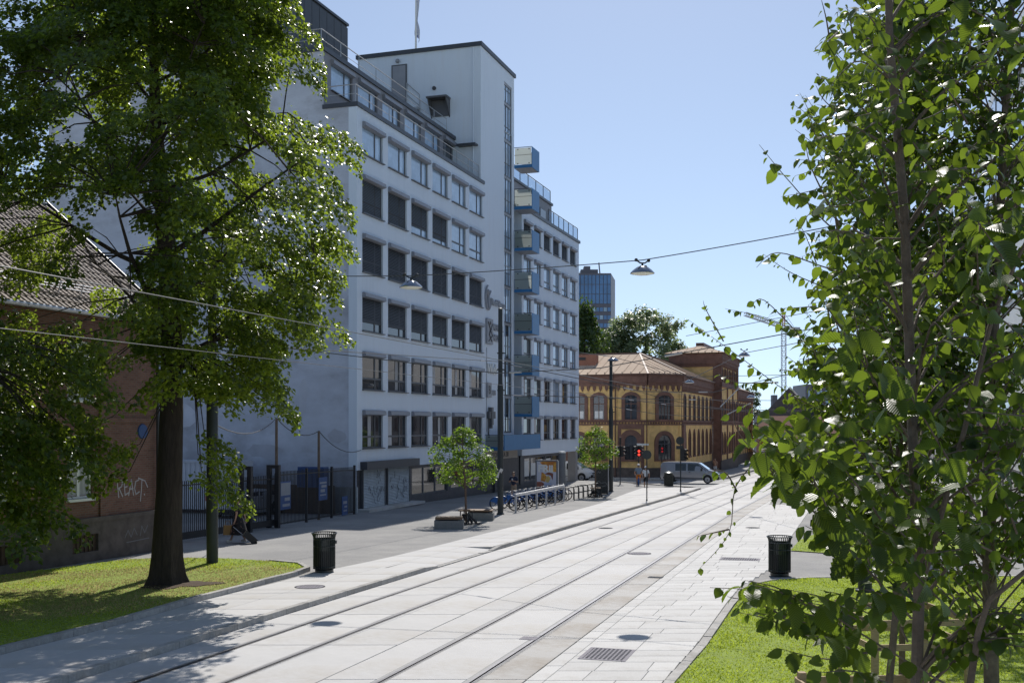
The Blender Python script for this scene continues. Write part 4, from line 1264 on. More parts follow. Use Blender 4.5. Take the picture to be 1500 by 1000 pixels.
# boards hung on the fence
def fence_board(label, f, z0, z1, w, mt, lines):
    p = FA.lerp(FB, f); d = (FB - FA); rz = math.atan2(d.y, d.x)
    t = thing('notice_board', label, 'sign', (p.x, p.y, gz(p.y, 0.112) + z0), rz)
    # street side is +y of the fence frame (fence runs towards the camera)
    b = MB(); b.box(0, w, 0.03, 0.05, 0, z1 - z0); b.build('board', mt, t)
    l = MB()
    for (a, b_, c, e) in lines: l.box(a * w, b_ * w, 0.05, 0.054, c * (z1 - z0), e * (z1 - z0))
    l.build('print', 'sign_grey', t)
fence_board('blue and white notice board on the fence right beside the gate', 0.86, 0.75, 2.0, 1.0, 'box_blue', [(.05, .95, .5, .95), (.1, .6, .3, .42), (.1, .8, .1, .2)])
fence_board('dark blue notice board with white print, hung behind the bare wooden pole on the fence', 0.40, 0.95, 2.05, 0.95, 'box_blue', [(.1, .9, .72, .8), (.1, .7, .55, .66), (.3, .8, .35, .48), (.15, .85, .2, .26)])
fence_board('small dark blue notice board at the foot of the fence beside the grey gable', 0.11, 0.05, 1.0, 0.7, 'box_blue', [(.15, .8, .6, .75), (.15, .6, .4, .5), (.15, .75, .2, .28)])
# things in the yard
yd = Vector((-12.5, 57.0, 0))
def yard_box(name, label, cat, px, Y, w, d, h, z0, mt, ridge=True):
    x = (px - 750) / F * Y
    t = thing(name, label, cat, (x, Y, gz(Y, 0.05) + z0), ANG_D - math.pi / 2)
    b = MB(); b.box(-w / 2, w / 2, -d / 2, d / 2, 0, h); b.build('body', mt, t)
    b = MB(); n = int(w / 0.28)
    for i in range(n): b.box(-w / 2 + (i + 0.25) * w / n, -w / 2 + (i + 0.7) * w / n, -d / 2 - 0.03, -d / 2 - 0.001, 0.1, h - 0.1)
    b.build('ribs', mt, t)
    b = MB()
    for x0 in (-w / 2, w / 2 - 0.08): b.box(x0, x0 + 0.08, -d / 2 - 0.05, -d / 2 + 0.01, 0, h)
    b.box(-w / 2, w / 2, -d / 2 - 0.045, -d / 2, h - 0.09, h + 0.01); b.build('frame', mt, t)
    return t
yard_box('shipping_container', 'white corrugated container in the yard against the grey gable wall', 'container', 292, 58.3, 5.2, 2.2, 2.5, 0.3, 'container_white')
yard_box('blue_cabinet', 'blue metal cabinet hung in the yard behind the fence', 'cabinet', 459, 56.6, 1.5, 0.5, 1.05, 1.45, 'box_blue')
yard_box('yard_wall', 'low dark brown plank wall in the yard behind the fence', 'wall', 412, 57.4, 6.2, 0.15, 1.55, 0.0, 'yard_brown')
yard_box('corrugated_sheet', 'pale corrugated metal sheet leaning behind the right end of the fence', 'metal sheet', 502, 56.9, 1.7, 0.1, 1.35, 0.1, 'shutter')
# bare wooden poles with a slack cable
def pole(px, py0, py1, label):
    g_ = G(px, py0, 0.112); top = P(px, py1, g_.y)
    t = thing('wooden_pole', label, 'pole', g_)
    m = MB(); m.lathe([(0.075, 0), (0.06, top.z - g_.z)], 9); m.build('shaft', 'pole_wood', t)
    return g_, top
pa, ta = pole(405, 771, 612, 'tall thin wooden pole beside the sliding gate')
pb, tb = pole(467, 761, 631, 'shorter wooden pole in the middle of the bar fence')
def cable(name, label, pts, r, mt='wire', sag=0.0, cat='cable'):
    q = []
    for a, b in zip(pts[:-1], pts[1:]):
        a = Vector(a); b = Vector(b)
        for i in range(9):
            s = i / 8; p = a.lerp(b, s); p.z -= sag * 4 * s * (1 - s); q.append(p)
    m = MB(); m.tube(q, r, 5)
    o = m.build(name, mt); tag(o, label, cat); return o
cable('slack_cable', 'slack black cable looped over the two wooden poles to the office wall', [P(318, 623, 33.4), ta, tb, toW(0.3, -0.1, zl(-1.35))], 0.022, sag=0.45)
# ================================================================== MASTS, WIRES, LAMPS
def mast(px, py, label, h, r, extra=True):
    g_ = G(px, py, 0.112)
    t = thing('tram_mast', label, 'mast', g_)
    m = MB(); m.lathe([(r * 1.0, 0), (r * 1.0, h * 0.62), (r * 0.98, h * 0.62 + 0.02), (r * 0.78, h * 0.64), (r * 0.74, h), (0.0, h + 0.04)], 20); m.build('shaft', 'mast_green', t, smooth=True)
    m = MB(); m.lathe([(r * 1.35, 0), (r * 1.35, 0.05), (r * 1.02, 0.09)], 20); m.build('foot', 'mast_green', t, smooth=True)
    for z in (h * 0.60, h * 0.70, h * 0.78):
        m = MB(); m.lathe([(r * 1.12, z), (r * 1.12, z + 0.07)], 16); m.box(r * 0.9, r * 1.9, -0.05, 0.05, z, z + 0.06); m.build('clamp', 'mast_green', t)
    return t, g_
mL, gL = mast(311, 829, 'dark green tram mast standing on the left lawn beside the big trunk', 9.6, 0.175)
mM, gM = mast(733, 753, 'tall dark tram mast at the near end of the blue bicycle row', 10.6, 0.15)
m = MB(); m.bar((-0.155, -0.11, 1.9), (0.08, -0.16, 2.35), 0.16, 0.012, up=(0, 1, 0)); m.build('sticker', 'sticker', mM)
mF, gF = mast(895, 720, 'far dark tram mast beside the dark utility cabinet', 9.7, 0.155)
gR0 = G(1267, 866, 0.0)
mR, gR = mast(1267, 866, 'dark tram mast on the right lawn half hidden by the young trees', 9.6, 0.175)
gR2 = Vector((21.5, 78, gz(78)))
t = thing('tram_mast', 'distant tram mast on the right pavement hidden behind foliage', 'mast', gR2)
m = MB(); m.lathe([(0.15, 0), (0.15, 6), (0.115, 6.1), (0.11, 9.5), (0, 9.54)], 16); m.build('shaft', 'mast_green', t, smooth=True)

def luminaire(label, p, s=0.34, grp='round street lamps hung from wires'):
    t = thing('street_lamp', label, 'street lamp', p, 0.3, grp)
    m = MB(); m.lathe([(0, 0.62 * s), (0.22 * s, 0.60 * s), (0.5 * s, 0.46 * s), (0.8 * s, 0.22 * s), (0.98 * s, 0.02 * s), (s, -0.02 * s), (0.97 * s, -0.05 * s)], 28, cap=False); m.build('shade', 'chrome', t, smooth=True)
    m = MB(); m.lathe([(0.94 * s, -0.045 * s), (0.6 * s, -0.13 * s), (0, -0.16 * s)], 28, cap=False); m.build('lens', 'lens_white', t, smooth=True)
    m = MB(); m.tube([(0, 0, 0.58 * s), (0, 0, 0.85 * s)], 0.03, 6); m.tube([(-0.55 * s, 0, 1.05 * s), (-0.2 * s, 0, 0.82 * s), (0.2 * s, 0, 0.82 * s), (0.55 * s, 0, 1.05 * s)], 0.022, 6)
    m.ell((-0.55 * s, 0, 1.05 * s), 0.05, 0.05, 0.05); m.ell((0.55 * s, 0, 1.05 * s), 0.05, 0.05, 0.05); m.build('hanger', 'dark_metal', t)
    m = MB(); m.box(0.1 * s, 0.3 * s, -0.2 * s, 0.0, 0.45 * s, 0.62 * s); m.build('control_gear', 'dark_metal', t)
    return t
# lamp wire across the near street
w0 = Vector((gL.x + 0.1, gL.y, CAMZ + (622 - 402) / F * gL.y)); w1 = P(602, 404, 31.7); w2 = P(941, 381, 30.2); w3 = Vector((gR.x, gR.y, CAMZ + (622 - 322) / F * gR.y))
luminaire('round silver street lamp hanging in front of the office windows', w1 - Vector((0, 0, 0.33)))
luminaire('round silver street lamp hanging against the open sky over the tram street', w2 - Vector((0, 0, 0.36)))
cable('lamp_wire', 'thin dark wire carrying the two near street lamps across the street', [w0, w1, w2, w3], 0.014, sag=0.03, cat='wire')
l3 = thing('street_lamp', 'round silver street lamp on a short arm at the top of the far mast', 'street lamp', (0, 0, 0))
p3 = P(898, 528, gF.y)
l3.location = p3
m = MB(); s = 0.42; m.lathe([(0, 0.5 * s), (0.5 * s, 0.42 * s), (0.9 * s, 0.14 * s), (s, -0.02), (0.6 * s, -0.06), (0, -0.07)], 20); m.build('shade', 'chrome', l3, smooth=True)
m = MB(); m.tube([(-0.2, 0, 0.2), (0, 0, 0.25)], 0.03, 6); m.build('arm', 'dark_metal', l3)
cross = [(1010, 560, 82, 'small round street lamp hanging in front of the ochre brick facade'), (1100, 582, 90, 'small round street lamp hanging low before the ochre building under the leaves'), (1090, 521, 64, 'round street lamp hanging beside the square tower of the ochre building')]
for (a, b, Y, lb) in cross: luminaire(lb, P(a, b, Y), 0.36)

# contact wires, one over each track, following the rails
def contact(label, fx0, fx1, hgt, y0, y1):
    pts = []
    for y in np.arange(y0, y1, 6.0):
        x = (fx0(y) + fx1(y)) / 2
        pts.append((x, float(y), gz(y) + hgt(y)))
    o = MB().tube(pts, 0.0065, 5).build('contact_wire', 'wire'); tag(o, label, 'wire')
contact('left overhead tram contact wire above the near track', r1x, r2x, lambda y: 5.65 + 0.0125 * (y - 30), 6, 120)
contact('right overhead tram contact wire above the far track', r3x, r4x, lambda y: 5.70 + 0.0125 * (y - 30), 6, 120)
def atwire(fx0, fx1, y, dz=0.0): return Vector(((fx0(y) + fx1(y)) / 2, y, gz(y) + 5.65 + 0.0125 * (y - 30) + dz))
def insul(m, a, b, f, l=0.35, r=0.03):
    a = Vector(a); b = Vector(b); d = (b - a).normalized(); c = a.lerp(b, f)
    m.tube([c - d * l / 2, c + d * l / 2], r, 6)
def span(name, label, pts, ins=(), r=0.014):
    t = thing(name, label, 'wire', pts[0])
    o = Vector(pts[0])
    m = MB(); m.tube([Vector(p) - o for p in pts], r, 5); m.build('cable', 'wire', t)
    for (k, f) in ins:
        m = MB(); insul(m, Vector(pts[k]) - o, Vector(pts[k + 1]) - o, f, 0.5, 0.035); m.build('insulator', 'wire_bright', t)
    return t
top = lambda g_, z: Vector((g_.x, g_.y, CAMZ + z))
A1 = atwire(r1x, r2x, 46, 0.25); A2 = atwire(r3x, r4x, 46, 0.25)
span('span_wire', 'span wire from the lawn mast to the contact wires of the near tracks', [top(gL, 2.62), atwire(r1x, r2x, 34, 0.35), atwire(r3x, r4x, 31, 0.35), top(gR, 2.7)], ((0, 0.15), (1, 0.2), (2, 0.3)))
span('span_wire', 'feeder wire running between the lawn mast and the middle mast', [top(gL, 2.5), top(gM, 3.25)], ((0, 0.9),), 0.017)
span('span_wire', 'span wire with bright insulators from the middle mast across the tracks', [top(gM, 3.2), atwire(r1x, r2x, 56, 0.45), atwire(r3x, r4x, 57, 0.45), Vector((16.0, 58, CAMZ + 3.0))], ((0, 0.12), (0, 0.9), (1, 0.85)), 0.02)
span('span_wire', 'lower thin span wire from the middle mast towards the ochre building', [top(gM, 1.55), atwire(r1x, r2x, 60, 0.15), atwire(r3x, r4x, 62, 0.15), Vector((17.5, 64, CAMZ + 1.4))], ((0, 0.1), (1, 0.5)), 0.016)
span('span_wire', 'upper span wire from the far mast towards the right pavement', [P(848, 516, 76), top(gF, 5.0), P(1010, 552, 82), Vector((gR2.x, gR2.y, CAMZ + 3.6))], ((0, 0.8),), 0.02)
span('span_wire', 'bright span wire from the far mast over the crossing', [top(gF, 2.0), P(990, 594, 84), P(1060, 600, 84), Vector((gR2.x, gR2.y, CAMZ + 1.0))], ((0, 0.3), (0, 0.8)), 0.024)
span('span_wire', 'short pull-off wire with insulator near the far mast', [top(gF, 1.35), P(960, 606, 82), P(1045, 612, 86)], ((0, 0.4),), 0.022)
span('span_wire', 'thin wire carrying the lamp next to the square tower', [P(1000, 560, 90), P(1010, 556, 82), P(1090, 517, 64), P(1180, 500, 52)], (), 0.02)
span('span_wire', 'thin wire sloping from the office corner down to the crossing', [P(848, 548, 100), P(905, 566, 95), P(1000, 590, 90), P(1100, 604, 90)], (), 0.02)
span('span_wire', 'thin high wire rising to the right beyond the sky', [P(1005, 492, 70), P(1160, 462, 60), P(1280, 440, 52)], (), 0.018)
for (a, b) in (((1055, 596), (1085, 566)), ((1063, 608), (1100, 590))):
    o = MB().bar(P(a[0], a[1], 80), P(b[0], b[1], 80), 0.06).build('steady_arm', 'wire_bright'); tag(o, 'pale steady arm of the overhead line above the crossing, ' + ('the upper one' if b[1] == 566 else 'the lower one'), 'wire fitting')

# ================================================================== RUBBISH BINS
def make_bin(loc, label, h=1.15):
    t = thing('rubbish_bin', label, 'rubbish bin', loc, 0.0, 'dark green slatted rubbish bins')
    r = 0.31
    m = MB(); m.lathe([(r - 0.05, 0.10), (r - 0.04, h * 0.80)], 24); m.build('liner', 'plastic_black', t, smooth=True)
    m = MB(); m.lathe([(r - 0.04, 0.0), (r - 0.04, 0.07), (r - 0.09, 0.09)], 24); m.build('foot', 'bin_green', t, smooth=True)
    sm = MB(); w = 0.026
    prof = [(r, 0.10), (r, h * 0.86), (r + 0.015, h * 0.93), (r + 0.06, h)]
    for (a, b) in zip(prof[:-1], prof[1:]): sm.bar((a[0], 0, a[1]), (b[0], 0, b[1]), w, 0.012, up=(0, 1, 0))
    sme = sm.mesh('slat', 'bin_green')
    n = 34
    for i in range(n): obj('slat', sme, t, None, (0, 0, 2 * math.pi * i / n))
    for (rr_, z) in ((r - 0.003, 0.16), (r - 0.003, h * 0.66), (r - 0.002, h * 0.84), (r + 0.052, h - 0.01)):
        m = MB(); m.tube([(rr_ * math.cos(2 * math.pi * i / 28), rr_ * math.sin(2 * math.pi * i / 28), z) for i in range(28)], 0.016, 6, closed=True); m.build('hoop', 'bin_green', t, smooth=True)
    m = MB(); m.lathe([(r - 0.012, h * 0.55), (r - 0.012, h * 0.83)], 24, cap=False); m.build('inner_band', 'bin_green', t, smooth=True)
    m = MB(); m.box(r - 0.02, r + 0.06, -0.04, 0.04, h * 0.72, h * 0.80); m.build('lock', 'bin_green', t)
    return t
make_bin(G(475, 837, 0.12), 'dark green slatted rubbish bin beside the tip of the left lawn')
make_bin(G(1142, 842, 0.0), 'dark green slatted rubbish bin at the edge of the right lawn')
g_ = G(979.5, 712, 0.112)
t = thing('rubbish_bin', 'far dark rubbish bin standing in front of the silver van', 'rubbish bin', g_, 0, 'dark green slatted rubbish bins')
m = MB(); m.lathe([(0.34, 0.04), (0.36, 0.95), (0.39, 1.0), (0.38, 1.12), (0.2, 1.2), (0, 1.22)], 18); m.build('body', 'bin_green', t, smooth=True)
m = MB()
for i in range(20):
    a = 2 * math.pi * i / 20; m.bar((0.362 * math.cos(a), 0.362 * math.sin(a), 0.06), (0.375 * math.cos(a), 0.375 * math.sin(a), 0.94), 0.03)
m.build('slats', 'bin_green', t)

# ================================================================== BENCHES, SAPLINGS' FURNITURE
def bench(px, py, label, rz):
    g_ = G(px, py, 0.112)
    t = thing('bench', label, 'bench', g_ + Vector((0, 0.45, 0)), rz, 'concrete block benches with wooden tops')
    m = MB(); m.prism([(-0.62, -0.45, 0), (0.62, -0.45, 0), (0.62, -0.45, 0.37), (-0.62, -0.45, 0.37)], (0, 0.9, 0)); m.build('block', 'bench_concrete', t)
    for i in range(8):
        m = MB(); m.box(-0.58, 0.58, -0.43 + i * 0.109, -0.43 + i * 0.109 + 0.098, 0.43, 0.50); m.build('plank', 'bench_wood', t)
    m = MB(); m.box(-0.5, -0.4, -0.4, 0.4, 0.372, 0.428); m.box(0.4, 0.5, -0.4, 0.4, 0.372, 0.428); m.build('bearer', 'dark_metal', t)
bench(657, 775, 'concrete block bench with dark plank top, left of the young street tree', 0.0)
bench(704, 762.5, 'concrete block bench with reddish plank top, right of the young street tree', -0.06)
def tree_ring(px, py, label):
    g_ = G(px, py, 0.112)
    t = thing('tree_guard', label, 'tree guard', g_)
    m = MB()
    for i in range(7):
        a = i * 2 * math.pi / 7; b = a + 0.6
        m.bar((0.30 * math.cos(a), 0.30 * math.sin(a), 0.62), (0.30 * math.cos(b), 0.30 * math.sin(b), 0.62), 0.16, 0.05)
    m.build('wooden_ring', 'bench_wood', t)
    for i in range(4):
        a = i * math.pi / 2 + 0.4
        m = MB(); m.bar((0.3 * math.cos(a), 0.3 * math.sin(a), 0), (0.28 * math.cos(a), 0.28 * math.sin(a), 0.62), 0.05); m.build('leg', 'dark_metal', t)
    m = MB()
    for i in range(12):
        a = i * math.pi / 6; q = [(0.5 * math.cos(a), 0.5 * math.sin(a), 0.0), (0.42 * math.cos(a + .2), 0.42 * math.sin(a + .2), 0.18), (0.22 * math.cos(a + .1), 0.22 * math.sin(a + .1), 0.3), (0.16 * math.cos(a), 0.16 * math.sin(a), 0.45)]
        m.tube(q, 0.035, 5)
    m.build('iron_scrolls', 'plastic_black', t)
    m = MB(); m.lathe([(0.75, 0.004), (0.75, 0.012), (0.16, 0.012)], 18, cap=False); m.build('root_plate', 'iron', t)
    return g_
gS1 = tree_ring(683, 767, 'iron and wood guard round the young street tree between the benches')
gS2 = tree_ring(872, 728, 'iron and wood guard round the far young tree beside the dark cabinet')

# ================================================================== BICYCLE ROW
bt = thing('docking_rail', 'galvanised docking rail on posts in front of the blue bicycles', 'rail', G(755, 750.5, 0.112), ANG_D)
L = 9.6
r = MB(); r.box(0, L, -0.05, 0.05, 0.84, 0.98); r.build('top_rail', 'galvanised', bt)
for i in range(6):
    p = MB(); x = i * (L - 0.1) / 5; p.box(x, x + 0.1, -0.045, 0.045, -0.05, 0.84); p.build('post', 'galvanised', bt)
def wheel(r, parent, x):
    w = MB(); w.tube([(r * math.cos(2 * math.pi * i / 26), 0, r * math.sin(2 * math.pi * i / 26)) for i in range(26)], 0.022, 7, closed=True)
    w.tube([((r - .03) * math.cos(2 * math.pi * i / 26), 0, (r - .03) * math.sin(2 * math.pi * i / 26)) for i in range(26)], 0.012, 5, closed=True)
    for i in range(14):
        a = 2 * math.pi * i / 14
        w.tube([(0.03 * math.cos(a + .5), 0.02 * (-1) ** i, 0.03 * math.sin(a + .5)), ((r - .03) * math.cos(a), 0, (r - .03) * math.sin(a))], 0.003, 3, cap=False)
    w.tube([(0, -0.05, 0), (0, 0.05, 0)], 0.03, 8)
    return w.mesh('wheel', 'tyre')
wme = wheel(0.335, None, 0)
def make_bike():
    t = thing('hire_bicycle', 'blue hire bicycle with mudguards parked in the docking row', 'bicycle', (0, 0, 0), 0, 'blue hire bicycles in the docking row')
    obj('wheel', wme, t, (-0.54, 0, 0.36)); obj('wheel', wme, t, (0.56, 0, 0.36))
    f = MB(); f.tube([(-0.54, 0.05, 0.36), (-0.12, 0.03, 0.34)], 0.016, 6); f.tube([(-0.54, -0.05, 0.36), (-0.12, -0.03, 0.34)], 0.016, 6)
    f.tube([(-0.12, 0, 0.34), (-0.25, 0, 0.88)], 0.024, 7); f.tube([(-0.12, 0, 0.34), (0.05, 0, 0.42), (0.3, 0, 0.66), (0.36, 0, 0.84)], 0.038, 8)
    f.tube([(-0.54, 0.05, 0.36), (-0.22, 0.02, 0.75)], 0.014, 6); f.tube([(-0.54, -0.05, 0.36), (-0.22, -0.02, 0.75)], 0.014, 6)
    f.tube([(0.34, 0, 0.78), (0.43, 0.06, 0.60), (0.56, 0.06, 0.36)], 0.02, 6); f.tube([(0.34, 0, 0.78), (0.43, -0.06, 0.60), (0.56, -0.06, 0.36)], 0.02, 6); f.tube([(0.34, 0, 0.78), (0.30, 0, 0.96)], 0.02, 6)
    f.build('frame', 'bike_blue', t, smooth=True)
    for (cx, a0, a1, nm) in ((-0.54, 0.35, 3.5, 'rear'), (0.56, 0.9, 2.9, 'front')):
        g = MB(); R_ = 0.385; vs = []; n = 12
        for i in range(n + 1):
            a = a0 + (a1 - a0) * i / n
            for y in (-0.035, 0.0, 0.035): vs.append((cx + (R_ - abs(y) * .4) * math.cos(a), y, 0.36 + (R_ - abs(y) * .4) * math.sin(a)))
        g.add(vs, [(i * 3 + j, i * 3 + j + 1, i * 3 + j + 4, i * 3 + j + 3) for i in range(n) for j in range(2)]); g.build('mudguard', 'bike_blue', t)
    g = MB(); g.prism([(-0.54, 0.045, 0.74), (-0.85, 0.045, 0.5), (-0.54, 0.045, 0.42), (-0.3, 0.045, 0.6)], (0, 0.01, 0)); g.prism([(-0.54, -0.055, 0.74), (-0.85, -0.055, 0.5), (-0.54, -0.055, 0.42), (-0.3, -0.055, 0.6)], (0, 0.01, 0)); g.build('skirt_guard', 'bike_blue', t)
    s = MB(); s.ell((-0.30, 0, 0.95), 0.15, 0.085, 0.045, 10, 5); s.tube([(-0.25, 0, 0.85), (-0.28, 0, 0.93)], 0.014, 5); s.build('saddle', 'plastic_black', t, smooth=True)
    h = MB(); h.tube([(0.12, -0.3, 1.02), (0.26, -0.22, 1.05), (0.31, 0, 1.0), (0.26, 0.22, 1.05), (0.12, 0.3, 1.02)], 0.015, 6); h.build('handlebar', 'rim', t, smooth=True)
    b = MB()
    for z in (0.78, 0.88, 0.98): b.tube([(0.38, -0.16, z), (0.66, -0.18, z), (0.66, 0.18, z), (0.38, 0.16, z)], 0.008, 4, closed=True)
    for (x, y) in ((0.38, -0.16), (0.52, -0.17), (0.66, -0.18), (0.66, 0), (0.66, 0.18), (0.52, 0.17), (0.38, 0.16)): b.tube([(x, y, 0.78), (x, y, 0.98)], 0.008, 4)
    b.box(0.38, 0.66, -0.17, 0.17, 0.772, 0.782); b.build('basket', 'sign_grey', t)
    l = MB(); l.box(0.66, 0.70, -0.05, 0.05, 0.86, 0.92); l.build('front_lamp', 'sign_white', t)
    c = MB(); c.lathe([(0.09, -0.05), (0.09, -0.04)], 12, (-0.12, 0, 0.34), 'y'); c.tube([(-0.12, -0.08, 0.34), (-0.02, -0.1, 0.2)], 0.012, 5); c.tube([(-0.12, 0.08, 0.34), (-0.22, 0.1, 0.48)], 0.012, 5); c.box(-0.07, 0.03, -0.16, -0.08, 0.18, 0.21); c.build('crank', 'plastic_black', t)
    k = MB(); k.tube([(-0.12, 0.06, 0.3), (-0.2, 0.16, 0.02)], 0.012, 5); k.build('stand', 'plastic_black', t)
    return t
bikep = make_bike()
base = G(738, 748, 0.112)
names = ['nearest blue hire bicycle, half hidden behind the middle mast', 'second blue hire bicycle from the mast, at the near end of the docking rail', 'third blue hire bicycle from the mast, behind the near rail post', 'fourth blue hire bicycle from the mast, its front wheel under the rail', 'fifth blue hire bicycle from the mast, in the middle of the row', 'sixth blue hire bicycle from the mast, in the middle of the row', 'seventh blue hire bicycle from the mast, past the middle of the row', 'eighth blue hire bicycle from the mast, under the poster stand', 'ninth blue hire bicycle from the mast, second from the grey pillar', 'last blue hire bicycle of the row, closest to the grey pillar']
br_ = random.Random(12)
for i, nm in enumerate(names):
    p = base + D3 * (0.2 + i * 1.18) - N3 * (0.02 + br_.uniform(-.05, .05))
    p.z = gz(p.y, 0.112)
    rz = math.atan2(N3.y, N3.x) + br_.uniform(-.14, .14) - 0.12
    if i == 0: bikep.location = p; bikep.rotation_euler = (0, 0, rz); bikep['label'] = nm
    else: copy_tree(bikep, None, p, rz, nm)
gp = G(823.5, 729, 0.112)
t = thing('hire_station_pillar', 'tall grey metal pillar with pale cap at the far end of the bicycle row', 'pillar', gp, ANG_D)
m = MB(); m.lathe([(0.23, 0), (0.23, 2.95), (0.2, 3.0)], 20); m.build('shaft', 'pillar_grey', t, smooth=True)
m = MB(); m.lathe([(0.235, 2.96), (0.235, 3.05), (0, 3.07)], 20); m.build('cap', 'sign_white', t, smooth=True)
# hoops
hp0 = G(833.5, 733, 0.112)
hoop = None
hl = ['closest to the grey pillar', 'second from the grey pillar', 'third from the grey pillar', 'fourth, in the middle of the row', 'fifth from the grey pillar', 'second from the dark cabinet', 'closest to the dark cabinet']
for i in range(7):
    p = hp0 + D3 * (i * 1.12) + N3 * (i * 0.02); p.z = gz(p.y, 0.112)
    lb = 'dark steel bicycle hoop, ' + hl[i]
    if hoop is None:
        hoop = thing('bicycle_hoop', lb, 'bicycle rack', p, ANG_D - 0.9, 'steel bicycle hoops beyond the grey pillar')
        m = MB(); m.tube([(-0.36, 0, -0.02), (-0.36, 0, 0.68), (-0.33, 0, 0.78), (-0.24, 0, 0.83), (0.24, 0, 0.83), (0.33, 0, 0.78), (0.36, 0, 0.68), (0.36, 0, -0.02)], 0.03, 8); m.build('hoop', 'dark_metal', hoop, smooth=True)
        m = MB(); m.tube([(-0.36, 0, 0.42), (0.36, 0, 0.42)], 0.022, 6); m.build('crossbar', 'dark_metal', hoop)
    else: copy_tree(hoop, None, p, None, lb)
# poster stand
gq = G(801, 735, 0.112); gq = gq - N3 * 1.2; gq.z = gz(gq.y, 0.112)
ps = thing('poster_stand', 'freestanding poster case with a food advertisement and white letters', 'advertising stand', P(801, 0, 69.5).xy.to_3d() + Vector((0, 0, gz(69.5, 0.112))), -0.22)
m = MB(); m.box(-0.72, 0.72, -0.1, 0.1, 0.1, 2.55); m.box(-0.6, -0.45, -0.08, 0.08, 0, 0.1); m.box(0.45, 0.6, -0.08, 0.08, 0, 0.1); m.build('case', 'pillar_grey', ps)
m = MB(); m.box(0.725, 0.76, -0.11, 0.11, 0.1, 2.5); m.build('edge_strip', 'galvanised', ps)
m = MB(); m.use('poster_white'); m.quad((-0.62, -0.104, 0.22), (0.62, -0.104, 0.22), (0.62, -0.104, 2.45), (-0.62, -0.104, 2.45))
def pp(mt, pts, y): m.use(mt); m.poly([(-0.62 + a * 1.24, y, 0.22 + b * 2.23) for a, b in pts])
pp('poster_orange', [(.15, .98), (.3, 1.0), (1, 1.0), (1, .70), (.7, .72), (.45, .72), (.35, .86)], -0.106)
pp('poster_orange', [(.2, .45), (.42, .42), (.5, .58), (.38, .66), (.24, .70)], -0.107)
pp('poster_yellow', [(.45, .42), (.6, .40), (.72, .52), (.6, .60), (.48, .56)], -0.1075)
pp('poster_brown', [(0, 0.05), (.22, 0.05), (.42, .36), (.25, .42), (0, .42)], -0.1065)
pp('poster_brown', [(.4, .64), (.72, .60), (.82, .46), (.85, .66), (.6, .70)], -0.107)
pp('poster_blue', [(.2, .0), (1, 0), (1, .22), (.72, .40), (.38, .38)], -0.108)
m.build('poster', None, ps)
wall_text('FRii', -0.56, -0.110, 1.80, 0.62, 0.004, 'sign_white', ps, 'lettering', 0.03, 1.05)
# utility cabinet
gc = G(882, 724, 0.112)
cb = thing('utility_cabinet', 'dark utility cabinet covered with graffiti beside the far mast', 'cabinet', gc + Vector((0, 0.4, 0)), -0.16)
m = MB(); m.use('cabinet_dark'); m.box(-0.46, 0.46, -0.4, 0.4, 0.05, 1.98); m.build('body', None, cb)
m = MB(); m.box(0.461, 0.47, -0.38, 0.38, 0.08, 1.95); m.build('side_panel', 'cabinet_side', cb)
m = MB(); m.box(-0.52, 0.52, -0.45, 0.45, 1.98, 2.06); m.build('roof', 'sign_grey', cb)
m = MB(); m.box(-0.44, -0.01, -0.415, -0.401, 0.15, 1.9); m.build('door', 'cabinet_dark', cb)
m = MB(); m.box(0.01, 0.44, -0.415, -0.401, 0.15, 1.9); m.build('door', 'cabinet_dark', cb)
strokes((-0.4, 0.5), [[(0, 0.2), (.2, .45), (.4, .3), (.7, .35), (.85, .15)], [(.1, .1), (.4, .05), (.7, .12)], [(.15, 1.0), (.22, 1.12), (.3, 1.0), (.38, 1.1)], [(.5, 1.4), (.58, 1.45)]], 1.0, 0.045, 'pillar_grey', cb, 'graffiti', -0.418)

# ================================================================== TRAFFIC LIGHTS AND SIGN POSTS
def post(name, label, cat, g_, h, r=0.045):
    t = thing(name, label, cat, g_)
    m = MB(); m.lathe([(r * 1.6, 0), (r * 1.6, 0.06), (r, 0.1), (r, h), (0, h + .01)], 12); m.build('pole', 'mast_green', t, smooth=True)
    return t
def head(t, z, rz, lit=None, n=2, x=0.0, s=1.0):
    m = MB(Matrix.Rotation(rz, 4, 'Z')); H = 0.30 * n * s
    m.box(x - 0.14, x + 0.14, -0.24, -0.05, z, z + H)
    for k in range(n):
        zc = z + 0.15 * s + k * 0.3 * s
        m.tube([(x + 0.12 * math.cos(a), -0.24, zc + 0.12 * math.sin(a)) for a in np.linspace(-0.4, 3.54, 9)], 0.012, 4); 
        for a0, a1 in zip(np.linspace(-0.3, 3.44, 9)[:-1], np.linspace(-0.3, 3.44, 9)[1:]):
            m.quad((x + .125 * math.cos(a0), -0.241, zc + .125 * math.sin(a0)), (x + .125 * math.cos(a1), -0.241, zc + .125 * math.sin(a1)), (x + .125 * math.cos(a1), -0.42, zc + .125 * math.sin(a1)), (x + .125 * math.cos(a0), -0.42, zc + .125 * math.sin(a0)))
    ho = m.build('signal_head', 'plastic_black', t)
    for k in range(n):
        zc = z + 0.15 * s + k * 0.3 * s
        l = MB(Matrix.Rotation(rz, 4, 'Z')); l.lathe([(0, -0.255), (0.105, -0.245)], 12, (x, 0, zc), 'y', cap=False); l.build('lens', lit if lit and k in (n - 1, n - 2) else 'sign_dark', ho)
t = post('traffic_light', 'traffic light on a slim post left of the cyclist, seen from behind', 'traffic light', G(908.5, 709, 0.112), 4.0)
head(t, 2.35, 1.7, None, 3); head(t, 2.35, -1.5, None, 3); head(t, 2.35, 3.1, None, 3)
